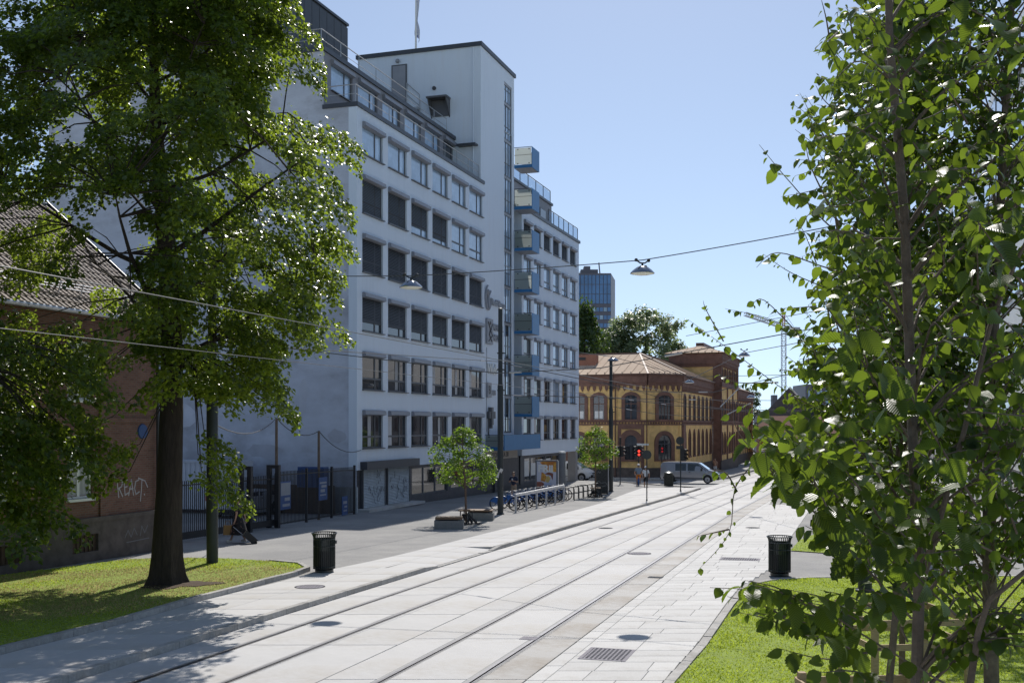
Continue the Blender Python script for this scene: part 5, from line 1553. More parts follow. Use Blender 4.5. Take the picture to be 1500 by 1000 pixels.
m = MB(); m.box(-0.08, 0.08, -0.08, 0.08, 3.4, 4.0); m.build('top_box', 'plastic_black', t)
t = post('traffic_light', 'pedestrian light glowing red above the cyclist', 'traffic light', G(935.5, 707, 0.112), 3.3)
head(t, 2.35, 0.0, 'lamp_red', 2); head(t, 2.35, 1.7, None, 3); head(t, 2.35, -1.6, None, 3)
t = post('traffic_light', 'far pedestrian light glowing dim red in front of an ochre arch', 'traffic light', Vector((14.75, 107.5, gz(107.5, 0.1))), 3.4)
head(t, 2.5, 0.0, 'lamp_red_dim', 2)

for o in t.children:
    for c in o.children:
        if c.data.materials[0].name == 'lamp_red': pass
t = post('traffic_light', 'traffic light with sunlit visors in front of the silver van', 'traffic light', G(997, 719.5, 0.112), 4.0)
head(t, 2.25, 1.35, None, 3, 0.0); head(t, 2.25, 0.6, None, 3, 0.25)
m = MB(); m.lathe([(0.30, -0.03), (0.30, 0.0)], 20, (-0.05, 0, 3.75), 'y'); m.build('round_sign', 'mast_green', t)
m = MB(); m.box(-0.33, 0.2, -0.04, 0.0, 3.12, 3.38); m.build('plate', 'mast_green', t)
t = post('sign_post', 'slim post with the dark back of a round sign on the pale pavement', 'road sign', G(947.5, 733, 0.12), 3.0, 0.035)
m = MB(); m.lathe([(0.29, -0.05), (0.29, -0.02)], 24, (0, 0, 2.88), 'y'); m.build('round_sign', 'mast_green', t)
for z in (2.7, 3.05):
    m = MB(); m.box(-0.07, 0.07, -0.06, 0.04, z - 0.02, z + 0.02); m.build('bracket', 'mast_green', t)
t = post('traffic_light', 'traffic light glowing orange red beyond the leaves on the right', 'traffic light', Vector((30.3, 118, gz(118))), 4.2, 0.06)
head(t, 3.3, 0.0, 'lamp_orange', 2)
# ================================================================== TREES
LEAF_L = (np.array([(0, 0, 0), (-.40, .22, .05), (-.43, .50, .07), (0, 1.0, -.16), (.43, .50, .07), (.40, .22, .05), (0, .45, -.03)], float),
          np.array([(0, 6, 1), (1, 6, 2), (2, 6, 3), (0, 5, 6), (5, 4, 6), (4, 3, 6)], int))
def elm_template(serr=False, droop=0.28, fold=0.09, nseg=4):
    ts = np.linspace(0, 1, nseg + 1); w = 0.40 * np.sin(np.pi * ts ** 0.85) ** 0.8; w[0] = 0; w[-1] = 0
    V = []; Fc = []
    mid = []
    for t in ts: mid.append(len(V)); V.append((0, t, -droop * t * t))
    for sd in (-1, 1):
        prev = mid[0]
        for k in range(1, nseg):
            if serr:
                i0 = len(V); tv = ts[k] - 0.30 / nseg
                V.append((sd * w[k] * 0.93, tv + .03, -droop * tv * tv + fold * w[k] * 2)); V.append((sd * w[k] * 1.04, ts[k] + .05, -droop * ts[k] ** 2 + fold * w[k] * 2.2))
                a = [mid[k - 1], mid[k], i0]; b = [mid[k - 1], i0, prev]; c = [mid[k], i0 + 1, i0]
                if prev == mid[0]: b = None
                for tri in (a, b, c):
                    if tri: Fc.append(tri if sd > 0 else tri[::-1])
                prev = i0 + 1
            else:
                i0 = len(V); V.append((sd * w[k], ts[k], -droop * ts[k] ** 2 + fold * w[k] * 2.2))
                a = [mid[k - 1], mid[k], i0]; b = [mid[k - 1], i0, prev]
                if prev == mid[0]: b = None
                for tri in (a, b):
                    if tri: Fc.append(tri if sd > 0 else tri[::-1])
                prev = i0
        tri = [mid[nseg - 1], mid[nseg], prev]; Fc.append(tri if sd > 0 else tri[::-1])
    return np.array(V, float), np.array(Fc, int)
LEAF_E = elm_template(False)
def leaf_array(pos, d, n, size, tmpl):
    tv, tf = tmpl
    d = d / np.linalg.norm(d, axis=1, keepdims=True)
    x = np.cross(d, n); x /= np.linalg.norm(x, axis=1, keepdims=True) + 1e-9
    z = np.cross(x, d)
    R = np.stack([x, d, z], axis=2)                        # columns
    V = np.einsum('kij,vj->kvi', R, tv) * size[:, None, None] + pos[:, None, :]
    k, nv = V.shape[:2]
    Fa = (tf[None] + (np.arange(k) * nv)[:, None, None]).reshape(-1, 3)
    return V.reshape(-1, 3), Fa
def leaves_obj(name, pos, d, n, size, tmpl, mt, parent, base, kind='stuff'):
    V, Fa = leaf_array(np.asarray(pos) - np.array(base), np.asarray(d), np.asarray(n), np.asarray(size), tmpl)
    return obj(name, fast_mesh(name, V, Fa, mt), parent, kind=kind)

def clusters(C, O, L, per, size, wid=0.45, droop=0.5, jit=0.12):
    """flat drooping sprays: centre start C, outward dir O, length L"""
    k = len(C); n = per * k
    s = RNG.random((k, per)) ** 0.8
    side = np.stack([-O[:, 1], O[:, 0], np.zeros(k)], 1); side /= np.linalg.norm(side, axis=1, keepdims=True) + 1e-9
    lat = RNG.uniform(-1, 1, (k, per)) * wid * (1.15 - 0.6 * s) * L[:, None]
    p = C[:, None] + O[:, None] * (s * L[:, None])[..., None] + side[:, None] * lat[..., None]
    p[..., 2] += -droop * L[:, None] * s * s - 0.25 * np.abs(lat) + RNG.normal(0, jit, (k, per))
    d = O[:, None] * 0.55 + side[:, None] * (np.sign(lat) * 0.6)[..., None] + RNG.normal(0, .42, (k, per, 3)); d[..., 2] -= 0.55
    nn = RNG.normal(0, .42, (k, per, 3)); nn[..., 2] += 1.0
    nn += O[:, None] * 0.35
    sz = size * RNG.uniform(.6, 1.25, (k, per))
    return p.reshape(-1, 3), d.reshape(-1, 3), nn.reshape(-1, 3), sz.reshape(-1)

def big_tree(label, base, trunk, prof, ncl, per, size, extra=(), seed=1, az_scale=None, name='linden_tree', keep=None, limbs=11):
    """trunk: list of (z, r); prof: heights -> radius of crown"""
    r = np.random.default_rng(seed)
    t = thing(name, label, 'tree', base)
    b = np.array(base)
    hz = np.array([p[0] for p in prof]); rz = np.array([p[1] for p in prof])
    C = []
    while len(C) < ncl:
        z = r.uniform(hz[0], hz[-1]); R = np.interp(z, hz, rz)
        a = r.uniform(0, 2 * math.pi); f = r.random() ** 0.42
        k = az_scale(a, z) if az_scale else 1.0
        q = np.array([math.cos(a) * R * k * f, math.sin(a) * R * k * f, z])
        if keep and not keep(q + b, r): continue
        C.append(q)
    C = np.array(C)
    O = C.copy(); O[:, 2] = 0; O /= np.linalg.norm(O, axis=1, keepdims=True) + 1e-6
    O += r.normal(0, .35, O.shape); O[:, 2] = r.uniform(-.25, .25, len(C)); O /= np.linalg.norm(O, axis=1, keepdims=True)
    L = r.uniform(.75, 1.35, len(C))
    C2 = C - O * (L * .55)[:, None]
    ex = [np.array(e[:3]) - b for e in extra]
    if ex:
        EO = np.array([[math.cos(e[3]), math.sin(e[3]), -.15] for e in extra]); C2 = np.concatenate([C2, np.array(ex)]); O = np.concatenate([O, EO]); L = np.concatenate([L, np.array([e[4] for e in extra])])
    p, d, n, s = clusters(C2, O, L, per, size)
    leaves_obj('crown', p, d, n, s, LEAF_L, 'leaf_linden', t, (0, 0, 0))
    m = MB()
    zt_ = [q[0] for q in trunk]
    def ctr(z): return Vector((0.22 * math.sin(z * .35) * (z / 10), 0.2 * math.sin(z * .27 + 1) * (z / 10), z))
    nsd = 18; vs = []; fs = []
    for i, (z, rad) in enumerate(trunk):
        c = ctr(z)
        for k in range(nsd):
            a = 2 * math.pi * k / nsd
            fl = 1 + (0.16 * math.sin(5 * a + 1) + .08 * math.sin(9 * a)) * math.exp(-z * 1.2) + .05 * math.sin(4 * a + z * .6) + .03 * math.sin(11 * a + z)
            vs.append((c.x + rad * fl * math.cos(a), c.y + rad * fl * math.sin(a), z))
    for i in range(len(trunk) - 1):
        for k in range(nsd): fs.append((i * nsd + k, i * nsd + (k + 1) % nsd, (i + 1) * nsd + (k + 1) % nsd, (i + 1) * nsd + k))
    m.add(vs, fs)
    m.build('trunk', 'bark_linden', t, smooth=True)
    m = MB(); pts = []
    zlo = max(hz[0] + .6, 3.4)
    for i in range(limbs):
        z0 = zlo + (hz[-1] * .75 - zlo) * (i / limbs); a = i * 2.4 + r.uniform(-.3, .3); R = np.interp(min(z0 + 2.2, hz[-1]), hz, rz) * .8
        q = [ctr(z0)]
        for s_ in (.3, .6, .85, 1.0): q.append(Vector((math.cos(a + .2 * s_) * R * s_, math.sin(a + .2 * s_) * R * s_, z0 + 2.8 * s_ ** 1.3 - .4 * s_ ** 3)) + ctr(z0) * 0)
        rb = np.interp(z0, zt_, [q_[1] for q_ in trunk]) * .36
        m.tube(q, [rb, rb * .7, rb * .5, rb * .3, rb * .15], 7); pts += [q[0].lerp(q[1], .5)] + q[1:]
    PA = np.array([tuple(v) for v in pts])
    for c, o in zip(C2, O):
        j = np.argmin(np.linalg.norm(PA - c, axis=1) + np.maximum(0, PA[:, 2] - c[2]) * .8)
        a = Vector(PA[j]); e = Vector(c)
        if (e - a).length > 3.6: continue
        mid_ = a.lerp(e, .5) + Vector((0, 0, .12))
        m.tube([a, mid_, e, e + Vector(o) * .8 - Vector((0, 0, .25))], [.024, .017, .010, .003], 4, cap=False)
    m.build('limbs', 'bark_linden', t)
    return t

gT = Vector((-9.02, 28.55, gz(28.55, 0.215)))
def az1(a, z):
    c = math.cos(a)                                        # + : to the right in the picture
    return 1.0 + (0.28 if c < 0 else 0.0) * min(1, -c * 1.5) if c < 0 else 1.0
def keep1(q, r):
    px = 750 + q[0] / q[1] * F; py = 622 - (q[2] - CAMZ) / q[1] * F
    if px < 205 and 275 < py < 470: return r.random() < (0.25 if py < 440 else .12)      # the tiled roof shows through
    if px < 240 and py > 470: return r.random() < 0.12
    if 415 < px and py < 165: return False
    if px > 485: return False
    if px > 380 and 90 < py < 165: return r.random() < .15
    if px > 400 and py > 470: return False
    if px > 440 and 165 < py < 470: return r.random() < .6
    return True
ex1 = []
for (px, py, Y, az, L) in [(375, 560, 27.6, -.6, 1.2), (330, 540, 27.4, -1.0, 1.1), (395, 590, 27.9, -.3, .8), (300, 640, 27.8, -.4, 1.0), (295, 690, 27.7, -.7, 1.1), (325, 715, 27.6, -.2, .8), (290, 665, 28.2, .3, 1.0),
                           (205, 650, 27.7, 3.4, 1.0), (190, 690, 27.6, 3.7, .9), (165, 610, 27.4, 3.3, 1.2), (415, 470, 28.3, -.4, 1.2), (400, 430, 28.0, -.2, 1.2), (455, 200, 28.4, .1, 1.3), (470, 185, 28.3, -.15, 1.1), (455, 330, 28, 0, 1.2), (455, 270, 28.0, -.2, 1.2), (430, 230, 28.1, .1, 1.2), (440, 370, 28.2, -.1, 1.2), (430, 300, 27.8, .0, 1.2),
                           (420, 70, 28.5, .1, 1.0), (415, 30, 28.6, .0, 1.0), (425, 100, 28.2, -.2, .9), (120, 470, 26.5, 3.6, 1.2), (200, 520, 27.2, 3.9, 1.2), (150, 500, 26.8, 3.4, 1.0), (240, 560, 27.5, 4.4, 1.0)]:
    v = P(px, py, Y); ex1.append((v.x, v.y, v.z, az, L))
big_tree('big old linden with a thick dark trunk standing on the left lawn', gT,
         [(-.25, .62), (0.0, .55), (.25, .45), (.7, .385), (1.4, .345), (2.6, .32), (4.5, .30), (6.5, .27), (9, .23), (12, .15), (15, .08), (18, .02)],
         [(5.2, 2.4), (6.2, 3.7), (7.2, 4.6), (8.6, 5.0), (10.2, 5.2), (11.6, 5.2), (12.7, 4.3), (14.0, 3.4), (15.8, 3.4), (17.3, 2.3), (18.8, .8)],
         640, 235, 0.112, ex1, 4, az1, keep=keep1, limbs=15)
gT2 = Vector((-15.6, 25.2, gz(25.2, .215)))
def keep2(q, r):
    px = 750 + q[0] / q[1] * F; py = 622 - (q[2] - CAMZ) / q[1] * F
    if py > 800 or q[1] > 27.2: return False
    if px > -60 and 270 < py < 440: return r.random() < .10
    if px > 0 and py < 270: return r.random() < .8
    if px > 90 and py > 690: return False
    if px > 150 and py > 420: return False
    return True
ex2 = []
for i in range(46):
    px = RNG.uniform(-60, 120); py = RNG.uniform(470, 760)
    if px > 70 and py > 660: px -= 80
    v = P(px, py, RNG.uniform(23.2, 26.4)); ex2.append((v.x, v.y, v.z, RNG.uniform(-.9, .5), 1.1))
big_tree('dark linden with branches hanging low over the left edge of the lawn', gT2,
         [(-.2, .6), (0, .5), (.5, .4), (2, .36), (5, .3), (9, .2), (13, .1), (16, .02)],
         [(2.0, 3.4), (3.2, 5.2), (5.0, 5.6), (6.6, 5.2), (8, 5.0), (11, 4.6), (13, 4), (15, 2.6), (16.5, .8)],
         330, 220, 0.112, ex2, 8, keep=keep2)

# ---- young elms on the right
class Elm:
    def __init__(self, label, base, guard=False):
        self.t = thing('elm_tree', label, 'tree', base, 0, 'young elms along the right lawn'); self.b = Vector(base)
        self.wood = MB(); self.pos = []; self.d = []; self.n = []; self.s = []
    def stem(self, pts, r0, r1, n=7):
        pts = [Vector(p) - self.b for p in pts]; k = len(pts)
        self.wood.tube(pts, [r0 + (r1 - r0) * i / (k - 1) for i in range(k)], n)
        return pts
    def twig(self, pts, size, step=0.05, r=0.008, start=0.1, hang=0.75):
        """leafy shoot along world points; leaves alternate and hang"""
        q = [Vector(p) for p in pts]
        sm_ = []
        for i in range(len(q) - 1):
            p0 = q[max(i - 1, 0)]; p1 = q[i]; p2 = q[i + 1]; p3 = q[min(i + 2, len(q) - 1)]
            for k in range(5):
                s = k / 5
                sm_.append(0.5 * ((2 * p1) + (p2 - p0) * s + (2 * p0 - 5 * p1 + 4 * p2 - p3) * s * s + (3 * p1 - p0 - 3 * p2 + p3) * s ** 3))
        sm_.append(q[-1]); m = len(sm_)
        self.wood.tube([v - self.b for v in sm_], [r * (1.15 - 0.95 * i / (m - 1)) for i in range(m)], 5, cap=False)
        cum = [0.0]
        for a, b in zip(sm_[:-1], sm_[1:]): cum.append(cum[-1] + (b - a).length)
        Lt = cum[-1]; s = Lt * start; sd = 1
        while s <= Lt:
            i = min(max(np.searchsorted(cum, s) - 1, 0), m - 2); a, b = sm_[i], sm_[i + 1]
            f = (s - cum[i]) / max(cum[i + 1] - cum[i], 1e-6); p = a.lerp(b, min(f, 1)); tdir = (b - a).normalized()
            side = tdir.cross(Vector((0, 0, 1)))
            side = side.normalized() if side.length > .1 else Vector((1, 0, 0))
            dv = tdir * 0.45 + side * sd * RNG.uniform(.5, 1.0) + Vector((0, 0, -1)) * RNG.uniform(hang * .4, hang * 1.5) + Vector(RNG.normal(0, .28, 3))
            nv = Vector((0, 0, 1)) * .8 + tdir * .3 + side * sd * .35 + Vector(RNG.normal(0, .55, 3))
            k = size * RNG.uniform(.42, 1.12) * (0.75 + .35 * min(1, (Lt - s) / (Lt * .3 + .01)))
            self.pos.append(tuple(p + side * sd * .012)); self.d.append(tuple(dv)); self.n.append(tuple(nv)); self.s.append(k)
            sd = -sd; s += step * RNG.uniform(.65, 1.35)
    def crown(self, stem_pts, n, rad, size, zlo, step=0.055, up=0.75, leaf_len=(0.5, 1.0), keep=None):
        ps = [Vector(p) + self.b for p in stem_pts]
        zs = [p.z for p in ps]
        for i in range(n):
            z = RNG.uniform(zlo, zs[-1]); p = Vector([np.interp(z, zs, [q[k] for q in ps]) for k in range(3)])
            a = RNG.uniform(0, 2 * math.pi); frac = (z - zlo) / (zs[-1] - zlo)
            R = rad * (1.0 - .55 * frac) * RNG.uniform(*leaf_len)
            o = Vector((math.cos(a), math.sin(a), 0))
            q1 = p + o * R * .35 + Vector((0, 0, R * up * .5)); q2 = p + o * R * .75 + Vector((0, 0, R * up * .85)); q3 = p + o * R + Vector((RNG.normal(0, .1), RNG.normal(0, .1), R * up * .82))
            if keep and not keep(q3): continue
            self.twig([p, q1, q2, q3], size, step, .011, .28)
            for k in range(2):
                c = q1.lerp(q2, RNG.random()); o2 = Vector((math.cos(a + RNG.uniform(-1.3, 1.3)), math.sin(a + RNG.uniform(-1.3, 1.3)), RNG.uniform(-.25, .5)))
                e = c + o2 * R * RNG.uniform(.3, .55)
                self.twig([c, c.lerp(e, .5) + Vector((0, 0, .05)), e], size, step, .006, .12)
    def finish(self, near=0):
        self.wood.build('trunk', 'bark_elm', self.t, smooth=True)
        pos = np.array(self.pos) - np.array(self.b); d = np.array(self.d); n = np.array(self.n); s = np.array(self.s)
        sel = np.zeros(len(s), bool)
        if near:
            w = np.array(self.pos); dist = np.linalg.norm(w - np.array([0, 0, CAMZ]), axis=1)
            px = 750 + w[:, 0] / w[:, 1] * F; py = 622 - (w[:, 2] - CAMZ) / w[:, 1] * F
            sc = s / dist; sc[(px < 0) | (px > 1500) | (py < 0) | (py > 1000)] = 0
            sel[np.argsort(-sc)[:near]] = True
            dirs = d / np.linalg.norm(d, axis=1, keepdims=True); x = np.cross(dirs, n); x /= np.linalg.norm(x, axis=1, keepdims=True); z = np.cross(x, dirs)
            tm_ = []
            for k in range(6):
                tv, tf = elm_template(True, .10 + .11 * k, .04 + .06 * (k % 3), 8)
                tm_.append(fast_mesh('leaf', tv, tf, 'leaf_elm_near', True))
            for i in np.nonzero(sel)[0]:
                R = Matrix((( x[i][0], dirs[i][0], z[i][0]), (x[i][1], dirs[i][1], z[i][1]), (x[i][2], dirs[i][2], z[i][2])))
                o = obj('leaf', tm_[i % 6], self.t)
                o.matrix_basis = Matrix.Translation(pos[i]) @ R.to_4x4() @ Matrix.Diagonal((s[i], s[i], s[i], 1))
        r = ~sel
        V, Fa = leaf_array(pos[r], d[r], n[r], s[r], LEAF_E)
        obj('crown', fast_mesh('crown', V, Fa, 'leaf_elm', True), self.t, kind='stuff')
        return self.t

def silh(v):
    """left outline of the young elms as the picture shows it"""
    if v.y < 0.5: return True
    px = 750 + v.x / v.y * F; py = 622 - (v.z - CAMZ) / v.y * F
    lim = np.interp(py, [-300, 0, 60, 120, 200, 300, 400, 470, 560, 620, 700, 760, 860, 1000, 1200], [1255, 1255, 1250, 1215, 1190, 1195, 1195, 1190, 1165, 1150, 1150, 1190, 1185, 1190, 1200])
    return px > lim
# nearest elm: crown comes close to the camera
A = Elm('nearest young elm whose large leaves fill the right edge', (2.35, 6.6, gz(6.6)))
sa = A.stem([(2.35, 6.6, gz(6.6)), (2.40, 6.55, 1.5), (2.42, 6.5, 3.0), P(1325, 320, 6.5), P(1303, 60, 6.45), P(1298, -160, 6.4), P(1310, -420, 6.4)], .045, .012)
A.stem([(2.38, 6.58, .6), P(1420, 1010, 6.2), P(1432, 930, 6.1), P(1448, 880, 6.0), P(1500, 838, 5.9), P(1600, 780, 5.8)], .024, .010)
A.stem([(2.42, 6.5, 3.0), P(1410, 640, 6.3), P(1452, 470, 6.2), P(1490, 380, 6.1), P(1530, 300, 6)], .018, .008)
A.crown(sa, 80, 1.05, .09, 2.2, .045, keep=silh)
for pts, sz, st in [
    ([(1335, 905, 5.3), (1240, 800, 4.95), (1150, 705, 4.7), (1090, 645, 4.5), (1072, 608, 4.42)], .118, .042),
    ([(1240, 800, 4.95), (1210, 740, 4.8), (1190, 690, 4.7), (1215, 650, 4.6)], .105, .042),
    ([(1160, 715, 4.72), (1130, 690, 4.6), (1120, 660, 4.5)], .105, .042),
    ([(1400, 1010, 5.6), (1290, 945, 5.4), (1190, 885, 5.2), (1110, 865, 5.1), (1040, 860, 5.0)], .115, .065),
    ([(1290, 950, 5.4), (1215, 965, 5.3), (1145, 950, 5.2)], .11, .06),
    ([(1330, 640, 5.2), (1270, 540, 4.9), (1215, 455, 4.7), (1195, 420, 4.6)], .125, .05),
    ([(1280, 560, 4.9), (1260, 500, 4.8), (1250, 450, 4.7)], .12, .05),
    ([(1500, 420, 5.1), (1450, 350, 4.9), (1415, 300, 4.8)], .13, .055),
    ([(1430, 740, 5.2), (1340, 590, 5.0), (1290, 500, 4.9)], .12, .06),
    ([(1520, 90, 5.0), (1450, 30, 4.9), (1390, 0, 4.8)], .125, .055),
    ([(1520, 620, 4.9), (1480, 690, 4.8), (1440, 730, 4.75)], .125, .055),
    ([(1480, 820, 5.0), (1400, 780, 4.9), (1350, 740, 4.8)], .12, .055),
    ([(1400, 900, 5.1), (1350, 850, 5.0), (1300, 780, 4.9)], .12, .06),
    ([(1530, 520, 4.9), (1470, 470, 4.8), (1420, 440, 4.7)], .12, .06),
    ([(1325, 330, 6.5), (1270, 270, 6.2), (1230, 240, 6.1), (1165, 190, 6.0)], .10, .05),
    ([(1310, 120, 6.45), (1260, 90, 6.2), (1230, 110, 6.1), (1215, 130, 6.0)], .10, .05),
    ([(1300, 60, 6.4), (1270, 20, 6.2), (1240, -20, 6.1)], .10, .05),
    ([(1320, 280, 6.5), (1240, 300, 6.3), (1190, 310, 6.2), (1170, 340, 6.1)], .10, .05),
    ([(1318, 220, 6.5), (1260, 190, 6.3), (1210, 150, 6.2), (1195, 125, 6.1)], .10, .05),
    ([(1325, 350, 6.5), (1230, 340, 6.2), (1160, 270, 6.1), (1112, 212, 6.0)], .095, .055),
    ([(1230, 330, 6.2), (1190, 250, 6.1), (1180, 210, 6.0)], .09, .055),
    ([(1320, 420, 6.5), (1220, 395, 6.3), (1140, 370, 6.2), (1108, 392, 6.1)], .07, .07),
    ([(1330, 940, 6.5), (1180, 660, 6.6), (1085, 700, 6.6), (1068, 780, 6.6), (1025, 832, 6.6)], .06, .06),
    ([(1080, 720, 6.6), (1060, 690, 6.6), (1030, 695, 6.6)], .055, .05), ([(1068, 775, 6.6), (1045, 780, 6.6), (1022, 785, 6.6)], .055, .045)]:
    A.twig([P(*p) for p in pts], sz, st, .0055, .12)
rs = random.Random(31)
for i in range(70):
    px = rs.uniform(1215, 1530); py = rs.uniform(-20, 900); Y = rs.uniform(5.6, 7.6)
    if px < 1290 and 730 < py < 900: continue
    dx = rs.uniform(-110, -20) if px < 1400 else rs.uniform(-110, 70); dy = rs.uniform(-130, 40)
    if px + dx < 1185 - (40 if py > 560 else 0): dx = -20
    k = 5.0 / Y
    A.twig([P(px, py, Y), P(px + dx * .5 * k, py + dy * .62 * k, Y - .12), P(px + dx * k, py + dy * k, Y - .25)], rs.uniform(.08, .12), .045, .006, .08)
for (x0, y0, x1, y1) in [(1290, 760, 1190, 640), (1260, 720, 1150, 640), (1250, 830, 1180, 770), (1300, 840, 1230, 740), (1330, 900, 1250, 860), (1260, 960, 1180, 930), (1300, 1000, 1200, 985), (1290, 700, 1210, 610), (1240, 660, 1150, 600)]:
    A.twig([P(x0, y0, 5.2), P((x0 + x1) / 2, (y0 + y1) / 2 - 10, 5.0), P(x1, y1, 4.85)], .105, .04, .006, .05)
for i in range(34):
    t_ = rs.random(); px = 1085 + 190 * t_ + rs.uniform(-10, 40); py = 650 + 150 * t_ + rs.uniform(-55, 20); Y = rs.uniform(5.2, 6.8)
    if 1105 < px < 1180 and py > 735: continue
    A.twig([P(px + 60, py + 45, Y + .15), P(px + 20, py + 5, Y), P(px - 25, py - 25, Y - .1)], rs.uniform(.085, .12), .042, .005, .05)
for i in range(16):
    px = rs.uniform(1080, 1260); py = 862 + (px - 1080) * .12 + rs.uniform(-14, 40); Y = rs.uniform(5.0, 6.2)
    A.twig([P(px + 55, py + 22, Y + .1), P(px + 15, py + 2, Y), P(px - 30, py - 8, Y - .1)], rs.uniform(.08, .11), .045, .005, .05)
A.finish(296)
B = Elm('young elm with a pale stout trunk at the right edge of the picture', (5.25, 11.9, gz(11.9)))
sb = B.stem([(5.25, 11.9, gz(11.9)), (5.2, 11.9, 2.4), P(1449, 600, 11.9), P(1466, 290, 11.9), P(1482, 0, 11.9), P(1490, -220, 11.9)], .088, .02, 9)
B.crown(sb, 225, 1.9, .10, 1.6, .044, keep=silh)
B.finish(0)
Cc = Elm('young elm inside the nearer wooden tree guard on the right lawn', (4.2, 12.5, gz(12.5)))
sc_ = Cc.stem([(4.2, 12.5, gz(12.5)), P(1312, 900, 12.5), P(1318, 600, 12.5), P(1330, 300, 12.5), P(1318, 40, 12.5), P(1310, -230, 12.5)], .05, .014, 8)
Cc.crown(sc_, 260, 1.8, .10, 1.8, .044, keep=silh)
for pts in [[(1300, 640, 12), (1180, 590, 11.6), (1080, 520, 11.4), (1008, 468, 11.3)], [(1290, 590, 12), (1200, 520, 11.8), (1140, 472, 11.6), (1062, 452, 11.5)], [(1180, 500, 11.8), (1120, 440, 11.7), (1100, 450, 11.6)],
            [(1140, 560, 11.6), (1080, 560, 11.5), (1050, 545, 11.5)], [(1060, 500, 11.4), (1035, 455, 11.4), (1030, 440, 11.4)], [(1250, 640, 12), (1150, 622, 11.8), (1090, 590, 11.7)], [(1230, 430, 12), (1160, 400, 12), (1118, 372, 12)], [(1240, 680, 12), (1160, 640, 12), (1110, 640, 12)], [(1260, 560, 12.2), (1190, 545, 12), (1150, 520, 12)]]:
    Cc.twig([P(*p) for p in pts], .095, .055, .007, .15)
for i in range(150):
    py = rs.uniform(-20, 720); lim = float(np.interp(py, [-20, 120, 210, 300, 450, 600, 720], [1250, 1215, 1150, 1195, 1190, 1150, 1160]))
    px = lim + 30 + abs(rs.gauss(0, 60)); Y = rs.uniform(9.5, 12.4)
    dx = -rs.uniform(20, 75); dy = rs.uniform(-75, 25); dx = max(dx, lim - px)
    Cc.twig([P(px + 45, py + 40, Y + .1), P(px, py, Y), P(px + dx * .5, py + dy * .6, Y - .1), P(px + dx, py + dy, Y - .2)], rs.uniform(.09, .125), .045, .006, .05)
for i in range(70):
    px = rs.uniform(1190, 1330); py = rs.uniform(60, 800); Y = rs.uniform(11.0, 12.6)
    dx = rs.uniform(-75, 30); dy = rs.uniform(-80, 30)
    if py > 700: dx = abs(dx)
    Cc.twig([P(px, py, Y), P(px + dx * .5, py + dy * .6, Y - .1), P(px + dx, py + dy, Y - .2)], rs.uniform(.095, .13), .05, .006, .05)
Cc.finish(0)
Dd = Elm('young elm inside the farther wooden tree guard on the right lawn', (6.35, 17.8, gz(17.8)))
sd_ = Dd.stem([(6.35, 17.8, gz(17.8)), (6.4, 17.8, 3.5), (6.3, 17.8, 6.5), (6.45, 17.8, 10.5)], .055, .014, 8)
Dd.crown(sd_, 130, 2.1, .12, 1.8, .055, keep=silh)
Dd.finish(0)
Ee = Elm('slender young elm beyond the guarded trees, near the right rubbish bin', (9.6, 25.5, gz(25.5)))
se_ = Ee.stem([(9.6, 25.5, gz(25.5)), (9.65, 25.5, 4), (9.6, 25.5, 11)], .06, .014, 8)
Ee.crown(se_, 140, 2.6, .13, 2.0, .075, keep=silh)
Ee.finish(0)
Ff = Elm('young elm on the far lawn seen small through the leaves', (14.0, 40.5, gz(40.5)))
sf_ = Ff.stem([(14.0, 40.5, gz(40.5)), (14.1, 40.5, 4), (14.0, 40.5, 10.5)], .07, .016, 7)
Ff.crown(sf_, 110, 2.8, .16, 2.1, .10, keep=lambda v: 750 + v.x / v.y * F > 1180)
Ff.finish(0)
Gg = Elm('young elm at the far right behind the stout elm', (11.2, 20.5, gz(20.5)))
sg_ = Gg.stem([(11.2, 20.5, gz(20.5)), (11.2, 20.5, 4), (11.1, 20.5, 11)], .06, .014, 7)
Gg.crown(sg_, 70, 2.6, .13, 1.6, .075)
Gg.finish(0)

# wooden tree guards
def guard(x, y, label, w=1.36, h=1.22):
    t = thing('tree_guard', label, 'tree guard', (x, y, gz(y)), 0.08)
    for sx in (-1, 1):
        for sy in (-1, 1):
            m = MB(); m.box(sx * w / 2 - .045, sx * w / 2 + .045, sy * w / 2 - .045, sy * w / 2 + .045, 0, h); m.build('post', 'guard_wood', t)
    for z in (h - .12, h * .62):
        for s in (-1, 1):
            m = MB(); m.box(-w / 2 - .06, w / 2 + .06, s * (w / 2 + .06) - .015, s * (w / 2 + .06) + .015, z - .05, z + .05); m.build('rail', 'guard_wood', t)
            m = MB(); m.box(s * (w / 2 + .06) - .015, s * (w / 2 + .06) + .015, -w / 2 - .04, w / 2 + .04, z - .05, z + .05); m.build('rail', 'guard_wood', t)
    return t
guard(4.2, 12.45, 'pale wooden tree guard at the bottom edge of the picture, round the nearer elm')
guard(6.3, 17.7, 'pale wooden tree guard round the farther elm on the right lawn', 1.5, 1.3)
t = thing('rubbish_bag', 'black plastic bag lying on the lawn behind the nearer wooden guard', 'bag', (4.35, 15.2, gz(15.2)))
m = MB(); m.ell((0, 0, .12), .42, .3, .17, 12, 7); m.ell((.3, .05, .1), .22, .2, .14, 10, 6); m.build('bag', 'plastic_black', t, smooth=True)

